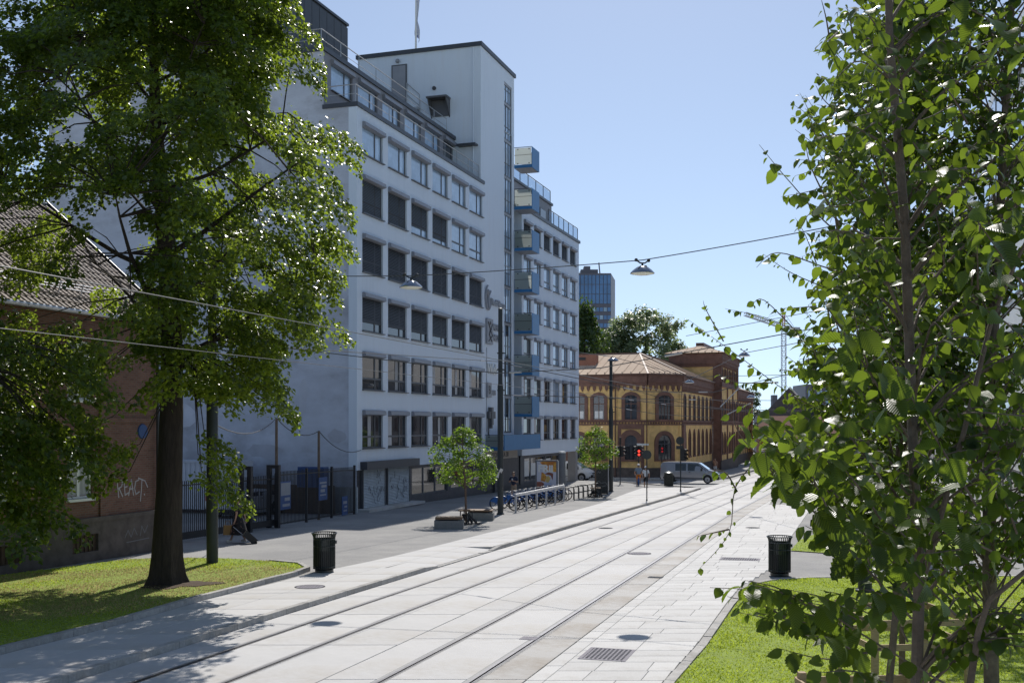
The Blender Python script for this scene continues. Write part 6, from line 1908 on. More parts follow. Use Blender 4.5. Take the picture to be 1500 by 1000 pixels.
# ---- saplings in the street
def sapling(label, g_, h, zc, r, n, lean=0.0, seed=2, leaf=.10):
    r_ = np.random.default_rng(seed)
    t = thing('young_tree', label, 'tree', g_, 0, 'young street trees')
    m = MB(); tp = Vector((lean, 0, h * .93))
    m.tube([(0, 0, 0), (lean * .2, 0, zc * .6), (lean * .7, .02, zc), tp], [.055, .045, .03, .008], 7)
    C = []; O = []; L = []
    k = 62
    for i in range(k):
        z = r_.uniform(zc * .62, h * .9); f = (z - zc * .62) / (h * .9 - zc * .62); a = r_.uniform(0, 6.28)
        R = r * (math.sin(math.pi * min(1, f * .80 + .2)) ** .8) * r_.uniform(.35, 1.0) + .12
        c = Vector((lean * z / h, 0, z - .25)); e = Vector((lean * z / h + math.cos(a) * R, math.sin(a) * R, z + .15))
        m.tube([c, c.lerp(e, .6) + Vector((0, 0, .06)), e], [.014, .009, .003], 4, cap=False)
        o = np.array([math.cos(a), math.sin(a), .1]); C.append(np.array(e) - o * .38); O.append(o); L.append(.62)
    m.build('trunk', 'bark_sapling', t, smooth=True)
    p, d, n_, s = clusters(np.array(C), np.array(O), np.array(L), n // k, leaf, .5, .35, .09)
    leaves_obj('crown', p, d, n_, s, LEAF_L, 'leaf_sapling', t, (0, 0, 0))
sapling('young bright green street tree between the two concrete benches', gS1 + Vector((0, 0, 0)), 4.75, 2.9, 1.5, 4000, -.2, 2, .105)
sapling('young bright green street tree beside the dark utility cabinet', gS2, 5.1, 3.2, 1.25, 3700, .05, 5, .105)

# ---- trees behind the ochre building
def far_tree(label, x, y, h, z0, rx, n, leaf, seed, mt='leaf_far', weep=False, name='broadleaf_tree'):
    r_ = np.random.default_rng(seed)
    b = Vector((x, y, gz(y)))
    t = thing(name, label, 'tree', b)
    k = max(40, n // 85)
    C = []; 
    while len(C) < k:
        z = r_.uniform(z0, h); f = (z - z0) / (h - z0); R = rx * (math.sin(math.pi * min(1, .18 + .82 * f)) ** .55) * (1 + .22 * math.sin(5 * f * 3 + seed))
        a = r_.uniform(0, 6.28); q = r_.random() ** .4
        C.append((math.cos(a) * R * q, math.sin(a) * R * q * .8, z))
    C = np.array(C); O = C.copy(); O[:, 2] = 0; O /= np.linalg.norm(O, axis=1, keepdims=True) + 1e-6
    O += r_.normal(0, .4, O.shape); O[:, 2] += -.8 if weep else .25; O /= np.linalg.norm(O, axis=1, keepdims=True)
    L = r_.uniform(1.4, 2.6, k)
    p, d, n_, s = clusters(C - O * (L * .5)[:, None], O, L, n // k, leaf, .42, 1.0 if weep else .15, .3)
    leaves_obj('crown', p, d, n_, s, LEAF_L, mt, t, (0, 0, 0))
    m = MB(); m.tube([(0, 0, -.3), (.1, 0, z0 * .6), (0, 0, h * .5), (.1, 0, h * .85)], [.45, .36, .24, .06], 8)
    for i in range(9):
        a = i * 2.4; zz = z0 * .7 + i * (h - z0) * .07
        m.tube([(0, 0, zz), (math.cos(a) * rx * .4, math.sin(a) * rx * .3, zz + 2), (math.cos(a) * rx * .75, math.sin(a) * rx * .6, zz + 4.2)], [.16, .1, .03], 5, cap=False)
    m.build('trunk', 'bark_linden', t)
def px_x(px, Y): return (px - 750) / F * Y
far_tree('weeping dark green birch squeezed between the office block and the glass tower', px_x(856, 150), 150, 22.4, 3, 4.2, 12000, .34, 3, 'leaf_birch', True, 'birch_tree')
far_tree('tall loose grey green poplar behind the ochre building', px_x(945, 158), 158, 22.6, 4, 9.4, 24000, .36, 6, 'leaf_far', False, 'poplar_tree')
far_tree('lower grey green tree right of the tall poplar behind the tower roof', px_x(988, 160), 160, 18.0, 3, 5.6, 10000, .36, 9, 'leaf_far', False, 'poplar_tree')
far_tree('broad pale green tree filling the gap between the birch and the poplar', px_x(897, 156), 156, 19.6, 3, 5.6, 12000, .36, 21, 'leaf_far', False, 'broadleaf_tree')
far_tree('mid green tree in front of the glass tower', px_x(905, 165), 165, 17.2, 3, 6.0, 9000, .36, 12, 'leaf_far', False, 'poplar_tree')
far_tree('small dark tree far behind the right end of the ochre building', px_x(1098, 240), 240, 15.5, 4, 3.2, 2600, .4, 15, 'leaf_birch')
# ================================================================== THE OCHRE BRICK BUILDING ACROSS THE CROSSING
YB = 110.0
KS = YB / 103.5
OB = Vector((198 / F * YB, YB, gz(YB, 0.1)))
ob = thing('ochre_building', 'ochre brick building with brown brick trim, tin roofs and a square tower across the crossing', 'building', OB, math.atan2(N3.y, N3.x))
def oz(py): return CAMZ + (622 - py) / F * YB - OB.z           # height of a pixel row on the front plane
zE = oz(549); zB0, zB1 = oz(622.5), oz(615)
CH = 3.9 * KS / math.sqrt(2)
XS = CH                                                        # long side plane (x), runs along +y
Y1, Y2, Y3 = CH, 26.0, 44.0
ZT = zE + 3.7
class Plane:
    """wall coordinates: a along the wall (seen from outside left to right), outward normal, z up"""
    def __init__(self, o, ang): self.M = Matrix.Translation(o) @ Matrix.Rotation(ang, 4, 'Z')
PA_ = Plane((-16, .25, 0), 0); PB_ = Plane((-3.1 * KS, 0, 0), 0); PC_ = Plane((0, 0, 0), math.radians(45)); PD_ = Plane((XS, Y1, 0), math.radians(90)); PT_ = Plane((XS + 1.0, Y2, 0), math.radians(90)); PE_ = Plane((XS, Y3, 0), math.radians(90)); PL_ = Plane((XS - 6, Y2, 0), 0)
def wallbox(pl, w, z0, z1, mt, name, d0=0.0, d1=0.3):
    m = MB(pl.M); m.box(0, w, d0, d1, z0, z1); return m.build(name, mt, ob)
WB, WC, WD, WT, WE = 3.1 * KS, 3.9 * KS, Y2 - Y1, Y3 - Y2, 30.0
WA = 16 - WB
walls = [(PA_, WA), (PB_, WB), (PC_, WC), (PD_, WD), (PT_, WT), (PE_, WE)]
for pl, w in walls:
    wallbox(pl, w, 0.9, ZT if pl is PT_ else zE, 'brick_yellow', 'wall')
    m = MB(pl.M); m.box(-0.05, w + 0.05, -0.12, 0.2, -0.5, 0.9); m.box(-0.05, w + 0.05, -0.16, -0.12, 0.8, 0.95); m.build('plinth', 'plinth_stone', ob)
    m = MB(pl.M); m.box(0, w, -0.10, -0.002, zB0, zB0 + .14); m.box(0, w, -0.16, -0.002, zB1 - .22, zB1)
    n = int(w / .3)
    for i in range(n): m.box(i * w / n + .05, i * w / n + .17, -0.09, -0.002, zB0 + .14, zB1 - .22)
    m.build('string_course', 'brick_brown', ob)
    zt_ = ZT if pl is PT_ else zE
    m = MB(pl.M); m.box(0, w, -0.28, -0.003, zt_ - .75, zt_); m.box(0, w, -0.16, -0.003, zt_ - 1.05, zt_ - .75)
    n = max(2, int(w / .62)); s = w / n
    for i in range(n):                                        # corbel table with pointed drops
        c = (i + .5) * s
        m.prism([(c - s * .24, -0.15, zt_ - 1.05), (c + s * .24, -0.15, zt_ - 1.05), (c + s * .24, -0.15, zt_ - 1.35), (c, -0.15, zt_ - 1.6), (c - s * .24, -0.15, zt_ - 1.35)], (0, .14, 0))
    m.build('corbel_table', 'brick_brown', ob)
    m = MB(pl.M); m.tube([(-.1, -.42, zt_ + .08), (w + .1, -.42, zt_ + .08)], .09, 6); m.box(-.1, w + .1, -.4, .1, zt_, zt_ + .1); m.build('gutter', 'brown_metal', ob)
# corner strips and downpipes
for pl, w in walls[1:]:
    for a in ((0.0, .26), (w - .26, w)):
        m = MB(pl.M); m.box(a[0], a[1], -0.08, -0.004, 0.9, zE - 1.05); m.build('corner_strip', 'brick_yellow' if pl in (PB_, PC_) else 'brick_brown', ob)
m = MB(PB_.M); m.tube([(0.05, -.2, zE), (0.05, -.2, 0)], .07, 6); m.tube([(WB - .02, -.2, zE - 1), (WB - .02, -.2, 0)], .05, 6); m.build('downpipe', 'brown_metal', ob)
def archw(pl, c, z0, w, h, kind, sur=.36, deep=.12, name='window', bars=2, mt='brick_brown'):
    """arched window: surround ring proud of the wall, frame, pane"""
    def outline(hw, top, extra):
        if kind == 'round': r = hw; return [(c + r * math.cos(a), top - w / 2 + r * math.sin(a)) for a in np.linspace(0, math.pi, 13)]
        if kind == 'point': return [(c + hw, top - w * .7), (c + hw * .8, top - w * .3), (c + hw * .4, top - .05 + extra * .5), (c, top + extra), (c - hw * .4, top - .05 + extra * .5), (c - hw * .8, top - w * .3), (c - hw, top - w * .7)]
        return [(c + hw, top - .3 * w * .5), (c + hw * .55, top - .05 + extra * .75), (c, top + extra), (c - hw * .55, top - .05 + extra * .75), (c - hw, top - .3 * w * .5)]
    top = z0 + h
    inn = [(c + w / 2, z0)] + outline(w / 2, top, 0) + [(c - w / 2, z0)]
    out = [(c + w / 2 + sur, z0)] + outline(w / 2 + sur, top, sur) + [(c - w / 2 - sur, z0)]
    m = MB(pl.M); n = len(inn); y0, y1 = -deep, -.003
    for i in range(n - 1):
        a, b, c2, d = inn[i], inn[i + 1], out[i + 1], out[i]
        m.quad((d[0], y0, d[1]), (c2[0], y0, c2[1]), (b[0], y0, b[1]), (a[0], y0, a[1]))
        m.quad((a[0], y0, a[1]), (b[0], y0, b[1]), (b[0], y1, b[1]), (a[0], y1, a[1]))
        m.quad((c2[0], y0, c2[1]), (d[0], y0, d[1]), (d[0], y1, d[1]), (c2[0], y1, c2[1]))
    m.box(c - w / 2 - sur, c + w / 2 + sur, -deep - .06, -.003, z0 - .18, z0 - .002)
    so = m.build(name, mt, ob)
    g = MB(pl.M); g.poly([(x, -.012, z) for x, z in inn][::-1]); g.build('pane', 'glass', so)
    f = MB(pl.M); t = .07
    for i in range(n - 1): f.bar((inn[i][0], -.03, inn[i][1]), (inn[i + 1][0], -.03, inn[i + 1][1]), t, .04, up=(0, 1, 0))
    if bars >= 1: f.box(c - t / 2, c + t / 2, -.045, -.014, z0, top - .1)
    if bars >= 2: f.box(c - w / 2, c + w / 2, -.047, -.0142, z0 + h * .62, z0 + h * .62 + .09)
    if bars >= 3:
        f.box(c - w / 4 - .03, c - w / 4 + .03, -.046, -.0141, z0, z0 + h * .62); f.box(c + w / 4 - .03, c + w / 4 + .03, -.046, -.0141, z0, z0 + h * .62)
    f.build('frame', 'brown_metal' if kind != 'round' else 'slate', so)
    return so
zu0, zu1 = oz(614), oz(578); zl0, zl1 = oz(673), oz(637)
archw(PB_, WB * .50, zu0, 1.25, zu1 - zu0, 'seg', .34, .14, bars=2)
archw(PC_, WC * .50, zu0, 1.5, zu1 - zu0, 'seg', .36, .14, bars=3)
archw(PB_, WB * .50, zl0, 1.25, zl1 - zl0, 'round', .55, .14, bars=2)
archw(PC_, WC * .50, zl0, 1.6, zl1 - zl0, 'round', .42, .14, bars=3)
for k in range(4):
    archw(PA_, WA - 1.75 - k * 2.05, zu0, 1.15, zu1 - zu0, 'seg', .32, .14, bars=2)
    archw(PA_, WA - 1.75 - k * 2.05, zl0, 1.15, zl1 - zl0, 'round', .34, .14, bars=2)
    s = MB(PA_.M); s.box(WA - 1.75 - k * 2.05 - .42, WA - 1.75 - k * 2.05 + .42, -.0135, -.0125, zu0 + .1, zu0 + .85); s.build('curtain', 'sign_white', ob)
# brown frame round the lower arch of the front bay
m = MB(PB_.M)
m.box(.30, .62, -.09, -.003, .9, zB0); m.box(WB - .62, WB - .30, -.09, -.003, .9, zB0); m.box(.62, WB - .62, -.09, -.003, zB0 - .4, zB0); m.build('bay_frame', 'brick_brown', ob)
for i in range(7):
    c = 2.2 + i * (WD - 4.0) / 6
    archw(PD_, c, zu0 - .1, 1.15 if i != 1 else .7, zu1 - zu0 + .15, 'round', .18, .10, bars=1)
    archw(PD_, c, zl0 + .2, 1.15, zl1 - zl0 + .2, 'point', .18, .10, bars=1)
m = MB(PD_.M); m.box(.0, 1.3, -.3, -.003, .9, zB0); m.build('buttress', 'brick_brown', ob)
for i in range(7): 
    c = 1.6 + i * (WT - 3.2) / 6
    archw(PT_, c, zE + .35, 1.25, 1.6, 'seg', .12, .10, bars=1)
    archw(PT_, c, zu0, 1.25, zu1 - zu0, 'round', .14, .10, bars=1); archw(PT_, c, zl0, 1.2, zl1 - zl0, 'point', .14, .1, bars=1)
for a in (0, WT * .34, WT * .66, WT - .5):
    m = MB(PT_.M); m.box(a, a + .5, -.14, -.004, .9, ZT - 1.05); m.build('pilaster', 'brick_brown', ob)
m = MB(PT_.M); m.box(0, WT, -.2, -.004, zE - .35, zE + .2); m.build('tower_band', 'brick_brown', ob)
for i in range(9): archw(PE_, 2.0 + i * 3.0, zu0, 1.1, zu1 - zu0, 'round', .2, .1, bars=1); archw(PE_, 2.0 + i * 3.0, zl0, 1.1, zl1 - zl0, 'point', .2, .1, bars=1)
for i in range(10):
    m = MB(PE_.M); m.box(.3 + i * 3.0, .6 + i * 3.0, -.1, -.004, .9, zE - 1.05); m.build('pilaster', 'brick_brown', ob)
# tower side wall facing us
TX0 = XS - 5.2
m = MB(); m.box(TX0, XS + .95, Y2 + .02, Y2 + .3, zE - 1, ZT); m.build('tower_side', 'brick_yellow', ob)
m = MB(); m.box(TX0 - .1, XS + 1.3, Y2 - .3, Y2 + .01, ZT - 1.25, ZT); m.box(XS + .1, XS + 1.0, Y2 - .12, Y2 + .01, 0, ZT - 1.25); m.box(TX0 - .1, XS + 1.2, Y2 - .15, Y2 + .011, ZT - 1.6, ZT - 1.25)
m.build('tower_cornice', 'brick_brown', ob)
m = MB(); m.box(TX0, TX0 + .3, Y2 + .3, Y3, zE - 1, ZT); m.box(TX0, XS + .7, Y3 - .3, Y3, zE - 1, ZT); m.build('tower_back', 'brick_yellow', ob)
# roofs with standing seams
def roof(name, pts, mt='roof_tin', seams=0, ea=None, eb=None, ta=None, tb=None):
    m = MB(); m.poly(pts); m.build(name, mt, ob)
    if seams:
        s = MB()
        ea, eb, ta, tb = map(Vector, (ea, eb, ta, tb))
        nn_ = (eb - ea).cross(ta - ea).normalized()
        if nn_.z < 0: nn_ = -nn_
        for i in range(seams + 1):
            f = i / seams; p = ea.lerp(eb, f); L_ = (eb - ea).length * f
            # seam runs up the slope until it meets the hips
            up_ = ((ta - ea) - (eb - ea).normalized() * (ta - ea).dot((eb - ea).normalized()))
            W_ = (eb - ea).length; l0 = (ta - ea).dot((eb - ea).normalized()); l1 = (tb - ea).dot((eb - ea).normalized())
            k = 1.0
            if L_ < l0: k = L_ / max(l0, 1e-6)
            elif L_ > l1: k = (W_ - L_) / max(W_ - l1, 1e-6)
            if k < .05: continue
            s.bar(p + nn_ * .03, p + up_ * k + nn_ * .03, .03, .035, up=nn_)
            s.box(p.x - .05, p.x + .05, p.y + .1, p.y + .25, p.z + .05, p.z + .22) if seams < 26 else None
        s.build('standing_seams', mt, ob)
ev = .5
pk = Vector((-2.4, 8.0, oz(549) + 2.7)); pk2 = Vector((-2.4, Y2, pk.z))
eA = (-16, -ev, zE + .1); eB_ = (.2, -ev, zE + .1); eC = (XS + ev, Y1 - .2, zE + .1); eD = (XS + ev, Y2, zE + .1)
pk0 = Vector((-10, 8.0, pk.z))
roof('roof', [eA, eB_, pk, pk0], 'roof_tin', 18, eA, eB_, pk0, pk)
roof('roof', [eB_, eC, pk], 'roof_tin', 7, eB_, eC, pk, pk)
roof('roof', [eC, eD, pk2, pk], 'roof_tin', 26, eC, eD, pk, pk2)
m = MB(); m.bar(pk, pk2, .35, .22); m.bar(pk0, pk, .3, .2); m.bar(pk + Vector((0, 0, .02)), Vector(eC), .22, .16); m.bar(pk, Vector(eB_), .18, .12); m.build('ridge_cap', 'brown_metal', ob)
m = MB(); m.box(-8.9, -6.1, 3.2, 4.4, zE + .6, zE + 2.35); m.build('chimney', 'roof_red', ob); m = MB(); m.box(-8.3, -7.2, 3.15, 3.2, zE + 1.8, zE + 2.1); m.build('chimney_vent', 'plastic_black', ob)
a0, a1, a2, a3 = (TX0 - .6, Y2 - .7, ZT + .1), (XS + 1.7, Y2 - .7, ZT + .1), (XS + 1.7, Y3 + .6, ZT + .1), (TX0 - .6, Y3 + .6, ZT + .1)
b0, b1 = Vector(((TX0 + XS + 1) / 2, Y2 + 4.0, ZT + 1.3)), Vector(((TX0 + XS + 1) / 2, Y3 - 4.0, ZT + 1.3))
roof('tower_roof', [a0, a1, b0], 'roof_tin', 9, a0, a1, b0, b0); roof('tower_roof', [a1, a2, b1, b0], 'roof_tin', 0); roof('tower_roof', [a3, a0, b0, b1]); roof('tower_roof', [a2, a3, b1])
m = MB(); m.box(b0.x - .5, b0.x + .5, b0.y, b1.y, b0.z - .1, b0.z + .35); m.build('tower_ridge', 'brown_metal', ob)
roof('roof', [(XS + ev, Y3, zE + .1), (XS + ev, Y3 + WE, zE + .1), (XS - 6, Y3 + WE, zE + 2.4), (XS - 6, Y3, zE + 2.4)])
m = MB(); m.box(-.65, .65, -.2, -.16, oz(653), oz(648.5)); 
o = MB(PB_.M); o.box(WB - 1.0, WB + .2, -.24, -.2, oz(652), oz(649.3)); o.build('street_name_plate', 'sign_white', ob)
# pavement in front of it
sheet('pavement', [(-6, 116), (OB.x - 20, 117), (OB.x + 1.5, 106.5), (OB.x + 8, 111), (OB.x + 44, 222), (OB.x + 30, 222), (OB.x, 140)], 0.08, 'asphalt_road')
for (a, b) in (((-6, 115.8), (OB.x + 1.0, 106.2)), ((OB.x + 1.0, 106.2), (OB.x + 5.5, 107.6)), ((OB.x + 5.5, 107.6), (OB.x + 8.2, 111)), ((OB.x + 8.2, 111), (OB.x + 44.2, 222))):
    m = MB(); m.bar((a[0], a[1], gz(a[1], .03)), (b[0], b[1], gz(b[1], .03)), .2, .14); m.build('kerb', 'kerb_granite', kind='structure')

# ================================================================== FAR BUILDINGS
def block(name, label, cat, x, y, w, d, h, mt, rz=0.0, z0=-1.0):
    t = thing(name, label, cat, (x, y, gz(min(y, 300))), rz)
    m = MB(); m.box(0, w, 0, d, z0, h); m.build('body', mt, t); return t
# glass tower
TY = 400.0
tx0, tx1 = px_x(800, TY), px_x(895, TY); tzz = CAMZ + (622 - 400) / F * TY
gt_ = thing('glass_tower', 'tall blue glass office tower rising far behind the trees', 'building', (tx0, TY, gz(300)), 0.0)
hz_ = tzz - gz(300); W_ = tx1 - tx0
m = MB(); m.box(0, W_, 0.3, 26, 0, hz_); m.build('body', 'tower_clad', gt_)
m = MB(); m.prism([(W_, .3, 0), (W_ + 3.4, 20, 0), (W_, 20, 0)], (0, 0, hz_)); m.build('side_wall', 'tower_clad', gt_)
fl_ = 3.55; nf = 0; z = hz_ - .6
while z > 8:
    if nf >= 3:
        g = MB(); g.box(0, W_, .05, .29, z - 1.25, z - .05); g.build('band', 'tower_clad', gt_)
        z -= 1.2; fl_ = 1.7
    if True:
        nn = 17
        for i in range(nn):
            g = MB(); g.box(i * W_ / nn + .12, (i + 1) * W_ / nn - .12, .1, .29, z - fl_ + .12, z - .10); g.build('window', 'tower_glass' if nf < 3 or (i + nf) % 3 else 'tower_glass_pale', gt_)
    z -= fl_; nf += 1
    if nf > 14: break
m = MB(); m.box(W_ * .55, W_ * .82, 6, 14, hz_, hz_ + 2.2); m.box(W_ * .6, W_ * .7, 6, 12, hz_ + 2.2, hz_ + 3.4); m.tube([(W_ * .86, 8, hz_), (W_ * .84, 8, hz_ + 5)], .25, 5); m.build('roof_plant', 'tower_clad', gt_)
# buildings beyond the ochre one
hb = block('brick_gable_house', 'brown brick house with steep dark slate roof beyond the ochre building', 'house', px_x(1108, 190), 190, 11, 10, 6.5, 'brick_pink', -.28)
m = MB(); m.prism([(-.4, -.4, 6.5), (11.4, -.4, 6.5), (5.5, -.4, 12.8)], (0, 10.8, 0)); m.build('roof', 'slate', hb)
m = MB(); m.bar((5.6, -.5, 12.9), (11.6, -.5, 6.5), .25); m.build('verge', 'sign_white', hb)
for i in range(3):
    m = MB(); m.box(1.5 + i * 3, 2.6 + i * 3, -.06, 0, 3.2, 5.4); m.build('window', 'glass', hb)
lo = block('low_house', 'low ochre annexe with red tiled roof beside the tracks far away', 'house', px_x(1112, 172), 172, 13, 7, 4.0, 'brick_yellow', -.25)
m = MB(); m.prism([(-.4, -.8, 4.0), (-.4, 8, 4.0), (-.4, 4, 7.6)], (13.8, 0, 0)); m.build('roof', 'roof_red', lo)
m = MB(); m.box(.4, 3.2, -.08, 0, 2.9, 3.6); m.build('orange_sign', 'orange_sign', lo)
m = MB(); m.box(4.2, 6.6, -.07, 0, .6, 3.0); m.build('shop_window', 'glass', lo)
m = MB(); m.box(4.3, 6.5, -.09, -.07, 1.7, 2.9); m.build('window_poster', 'tower_glass_pale', lo)
ho = block('pale_office_block', 'distant pale grey block on the skyline right of the crane', 'building', px_x(1180, 330), 330, 11, 15, 20.0, 'tower_clad', 0)
for j in range(3):
    for i in range(4):
        m = MB(); m.box(.8 + i * 2.6, 2.4 + i * 2.6, -.1, 0, 10 + j * 3.1, 11.9 + j * 3.1); m.build('window', 'tower_glass_pale', ho)
hs = block('skyline_block', 'low dark block with a small roof hut on the skyline left of the crane', 'building', px_x(1118, 300), 300, 16, 12, 11.5, 'tower_clad', 0)
m = MB(); m.box(3, 4.4, 2, 4, 11.5, 16); m.build('roof_hut', 'tower_clad', hs)
# white office building along the right side, glimpsed through the elms
wo = thing('white_office', 'white office building with ribbon windows glimpsed through the elm leaves', 'building', (20.5, 43.0, gz(43)), math.radians(71.8))
m = MB(); wl = 62
m.box(0, wl, -14, 0, -1, 22.0); m.build('body', 'white_paint', wo)
for j in range(7):
    for i in range(20):
        if i * 3.1 + 2.9 > wl: break
        f = MB(); f.box(.3 + i * 3.1, 2.9 + i * 3.1, .003, .08, .9 + j * 3.1, 2.6 + j * 3.1); fo = f.build('window', 'window_frame', wo)
        g = MB(); g.box(.4 + i * 3.1, 2.8 + i * 3.1, .081, .09, 1.0 + j * 3.1, 2.5 + j * 3.1); g.build('pane', 'glass_painted_sky' if j > 2 else 'glass', fo)
rb = thing('brick_terrace', 'grey town house beside the white office on the right of the street', 'building', (42.0, 104.5, gz(104)), math.radians(71.8))
m = MB(); m.box(0, 60, -12, 0, -1, 11); m.build('body', 'penthouse_clad', rb)
for j in range(3):
    for i in range(20):
        f = MB(); f.box(.9 + i * 3, 2.1 + i * 3, .003, .07, 1.2 + j * 3.3, 3.0 + j * 3.3); f.build('window', 'glass', rb)
m = MB(); m.prism([(0, -12.4, 11), (0, .4, 11), (0, -6, 15)], (60, 0, 0)); m.build('roof', 'slate', rb)
# tower crane
cy = 520.0; cxp = px_x(1148, cy)
cr = thing('tower_crane', 'grey lattice tower crane far away above the rooftops', 'crane', (cxp, cy, 0), 0)
m = MB()
def lattice(m, p0, p1, s, n, up=(0, 1, 0), r=.13):
    p0 = Vector(p0); p1 = Vector(p1); a = (p1 - p0).normalized(); u = Vector(up); v = a.cross(u).normalized(); u = v.cross(a).normalized()
    cs = [(s, s), (s, -s), (-s, -s), (-s, s)]
    for (x, y) in cs: m.bar(p0 + u * x + v * y, p1 + u * x + v * y, r * 1.6)
    for i in range(n):
        a0 = p0.lerp(p1, i / n); a1 = p0.lerp(p1, (i + 1) / n)
        for k in range(4):
            c, d = cs[k], cs[(k + 1) % 4]
            m.bar(a0 + u * c[0] + v * c[1], a1 + u * d[0] + v * d[1], r); m.bar(a1 + u * c[0] + v * c[1], a1 + u * d[0] + v * d[1], r)
ztop = CAMZ + (622 - 478) / F * cy; zap = CAMZ + (622 - 457) / F * cy
lattice(m, (0, 0, 0), (0, 0, ztop), .95, 22); m.build('mast', 'crane_grey', cr)
m = MB(); lattice(m, (0, 0, ztop), (0, 0, zap), .5, 4); m.build('apex', 'crane_red', cr)
jx, jz = px_x(1085, cy) - cxp, CAMZ + (622 - 463) / F * cy
m = MB(); lattice(m, (-1, 0, ztop), (jx, -10, jz), .8, 16, (0, 0, 1)); m.build('jib', 'crane_grey', cr)
ex_, ez = px_x(1170, cy) - cxp, CAMZ + (622 - 482) / F * cy
m = MB(); lattice(m, (1, 0, ztop), (ex_, 5, ez), .5, 5, (0, 0, 1)); m.build('counter_jib', 'crane_grey', cr)
m = MB(); m.box(ex_ - 2, ex_ + 1.5, 3, 7, ez - 2.2, ez + 1.2); m.build('counterweight', 'crane_grey', cr)
m = MB(); m.bar((0, 0, zap), (jx * .7, -7, jz - 3), .15); m.bar((0, 0, zap), (ex_, 5, ez), .15); m.build('stays', 'crane_grey', cr)

# ================================================================== VANS
def van(name, label, cat, loc, rz, paint, L, Ht, side_rear_glass=True, nose=1.15, small=False):
    t = thing(name, label, cat, loc, rz)
    w = .93
    def ztp(x):
        # roof line from the rear (0) to the nose (L)
        xs = [0, .12, .5, L * .45, L * .60, L * .66, L * .83, L - .45, L - .12, L]
        zs = [Ht - .35, Ht - .08, Ht - .02, Ht, Ht - .03, Ht - .09, 1.22, 1.08, .92, .66]
        return float(np.interp(x, xs, zs))
    def zbt(x): return float(np.interp(x, [0, .2, L - .6, L], [.42, .28, .26, .34]))
    def hw(x): return w * float(np.interp(x, [0, .2, L - 1.0, L - .35, L], [.95, 1, 1, .92, .70]))
    def sec(x):
        a, b, h = zbt(x), ztp(x), hw(x); mid_ = min(.98, a + (b - a) * .62)
        return [(0, a), (h * .94, a), (h, a + (mid_ - a) * .35), (h, mid_), (h * (.985 - .11 * max(0, (b - mid_)) / .95), b - min(.12, (b - mid_) * .4)), (h * (.90 - .11 * max(0, (b - mid_)) / .95), b - .02), (0, b)]
    xs = [0, .06, .2, .6, 1.2, 2, 2.8, L * .60, L * .66, L * .72, L * .78, L * .83, L - .6, L - .35, L - .15, L - .04, L]
    vs = []; fs = []; n = 7
    for x in xs:
        s = sec(x)
        for (y, z) in s: vs.append((x, y, z))
        for (y, z) in s[1:-1][::-1]: vs.append((x, -y, z))
    k = 12
    for i in range(len(xs) - 1):
        for j in range(k): fs.append((i * k + j, i * k + (j + 1) % k, (i + 1) * k + (j + 1) % k, (i + 1) * k + j))
    fs.append(tuple(range(k - 1, -1, -1))); fs.append(tuple((len(xs) - 1) * k + j for j in range(k)))
    m = MB(); m.add(vs, fs); bo = m.build('body', paint, t, smooth=True)
    def ysurf(x, z):
        s = sec(x); ys = [p[0] for p in s[1:6]]; zs = [p[1] for p in s[1:6]]
        return float(np.interp(z, zs, ys))
    def sidepanel(nm, pts, mt, off=.006):
        for sgn in (1, -1):
            m = MB(); q = [(x, sgn * (ysurf(x, z) + off), z) for x, z in pts]
            m.poly(q if sgn < 0 else q[::-1]); m.build(nm, mt, t)
    zb_, zc_ = 1.12, Ht - .17
    xa = L * .815; xf = L * .645
    def zroof(x): return min(zc_, ztp(x) - .10)
    sidepanel('side_window', [(L * .475, zb_), (xa - .1, zb_ - .02), (L * .72, zroof(L * .72)), (xf, zc_ - .02), (L * .475, zc_)], 'car_glass')
    if side_rear_glass: sidepanel('side_window', [(L * .26, zb_), (L * .445, zb_), (L * .445, zc_), (L * .26, zc_)], 'car_glass')
    for x0 in (L * .458, L * .455 - L * .2):
        sidepanel('door_seam', [(x0, .36), (x0 + .015, .36), (x0 + .015, zc_ + .05), (x0, zc_ + .05)], 'plastic_black', .004)
    sidepanel('side_strip', [(.25, .42), (L - .9, .42), (L - .9, .54), (.25, .54)], 'plastic_black', .008)
    # windscreen
    m = MB(); a, b = L * .668, L * .822
    ya, yb = hw(a) * .76, hw(b) * .86
    m.quad((b, -yb, ztp(b) + .012), (b, yb, ztp(b) + .012), (a, ya, ztp(a) + .008), (a, -ya, ztp(a) + .008)); m.build('windscreen', 'glass_painted_sky', t)
    # wheels with dark arches
    for x in (.95, L - .98):
        for sgn in (1, -1):
            m = MB(); m.lathe([(.40, -.01), (.40, .012)], 20, (x, sgn * (w + .0), .40), 'y'); m.build('wheel_arch', 'plastic_black', t)
            m = MB(); m.lathe([(.24, -.02), (.335, -.015), (.345, .03), (.345, .2), (.3, .22)], 22, (x, sgn * (w - .06) - (.1 if sgn > 0 else .1), .335), 'y', cap=False)
            wo_ = m.build('wheel', 'tyre', t, smooth=True)
            m = MB(); yy = sgn * (w + .018)
            m.lathe([(.05, 0), (.245, -.006 * sgn)], 18, (x, yy, .335), 'y', cap=False)
            for q in range(7):
                an = 2 * math.pi * q / 7; m.bar((x + .05 * math.cos(an), yy + .008 * sgn, .335 + .05 * math.sin(an)), (x + .24 * math.cos(an), yy + .004 * sgn, .335 + .24 * math.sin(an)), .06, .02, up=(0, 1, 0))
            m.build('rim', 'rim', wo_)
    m = MB(); m.box(L - .16, L + .03, -.72, .72, .32, .60); m.box(L - .3, L - .02, -.8, .8, .30, .42); m.build('bumper', 'plastic_black', t)
    m = MB(); m.box(L - .1, L + .012, -.5, .5, .66, .78); m.build('grille', 'plastic_black', t)
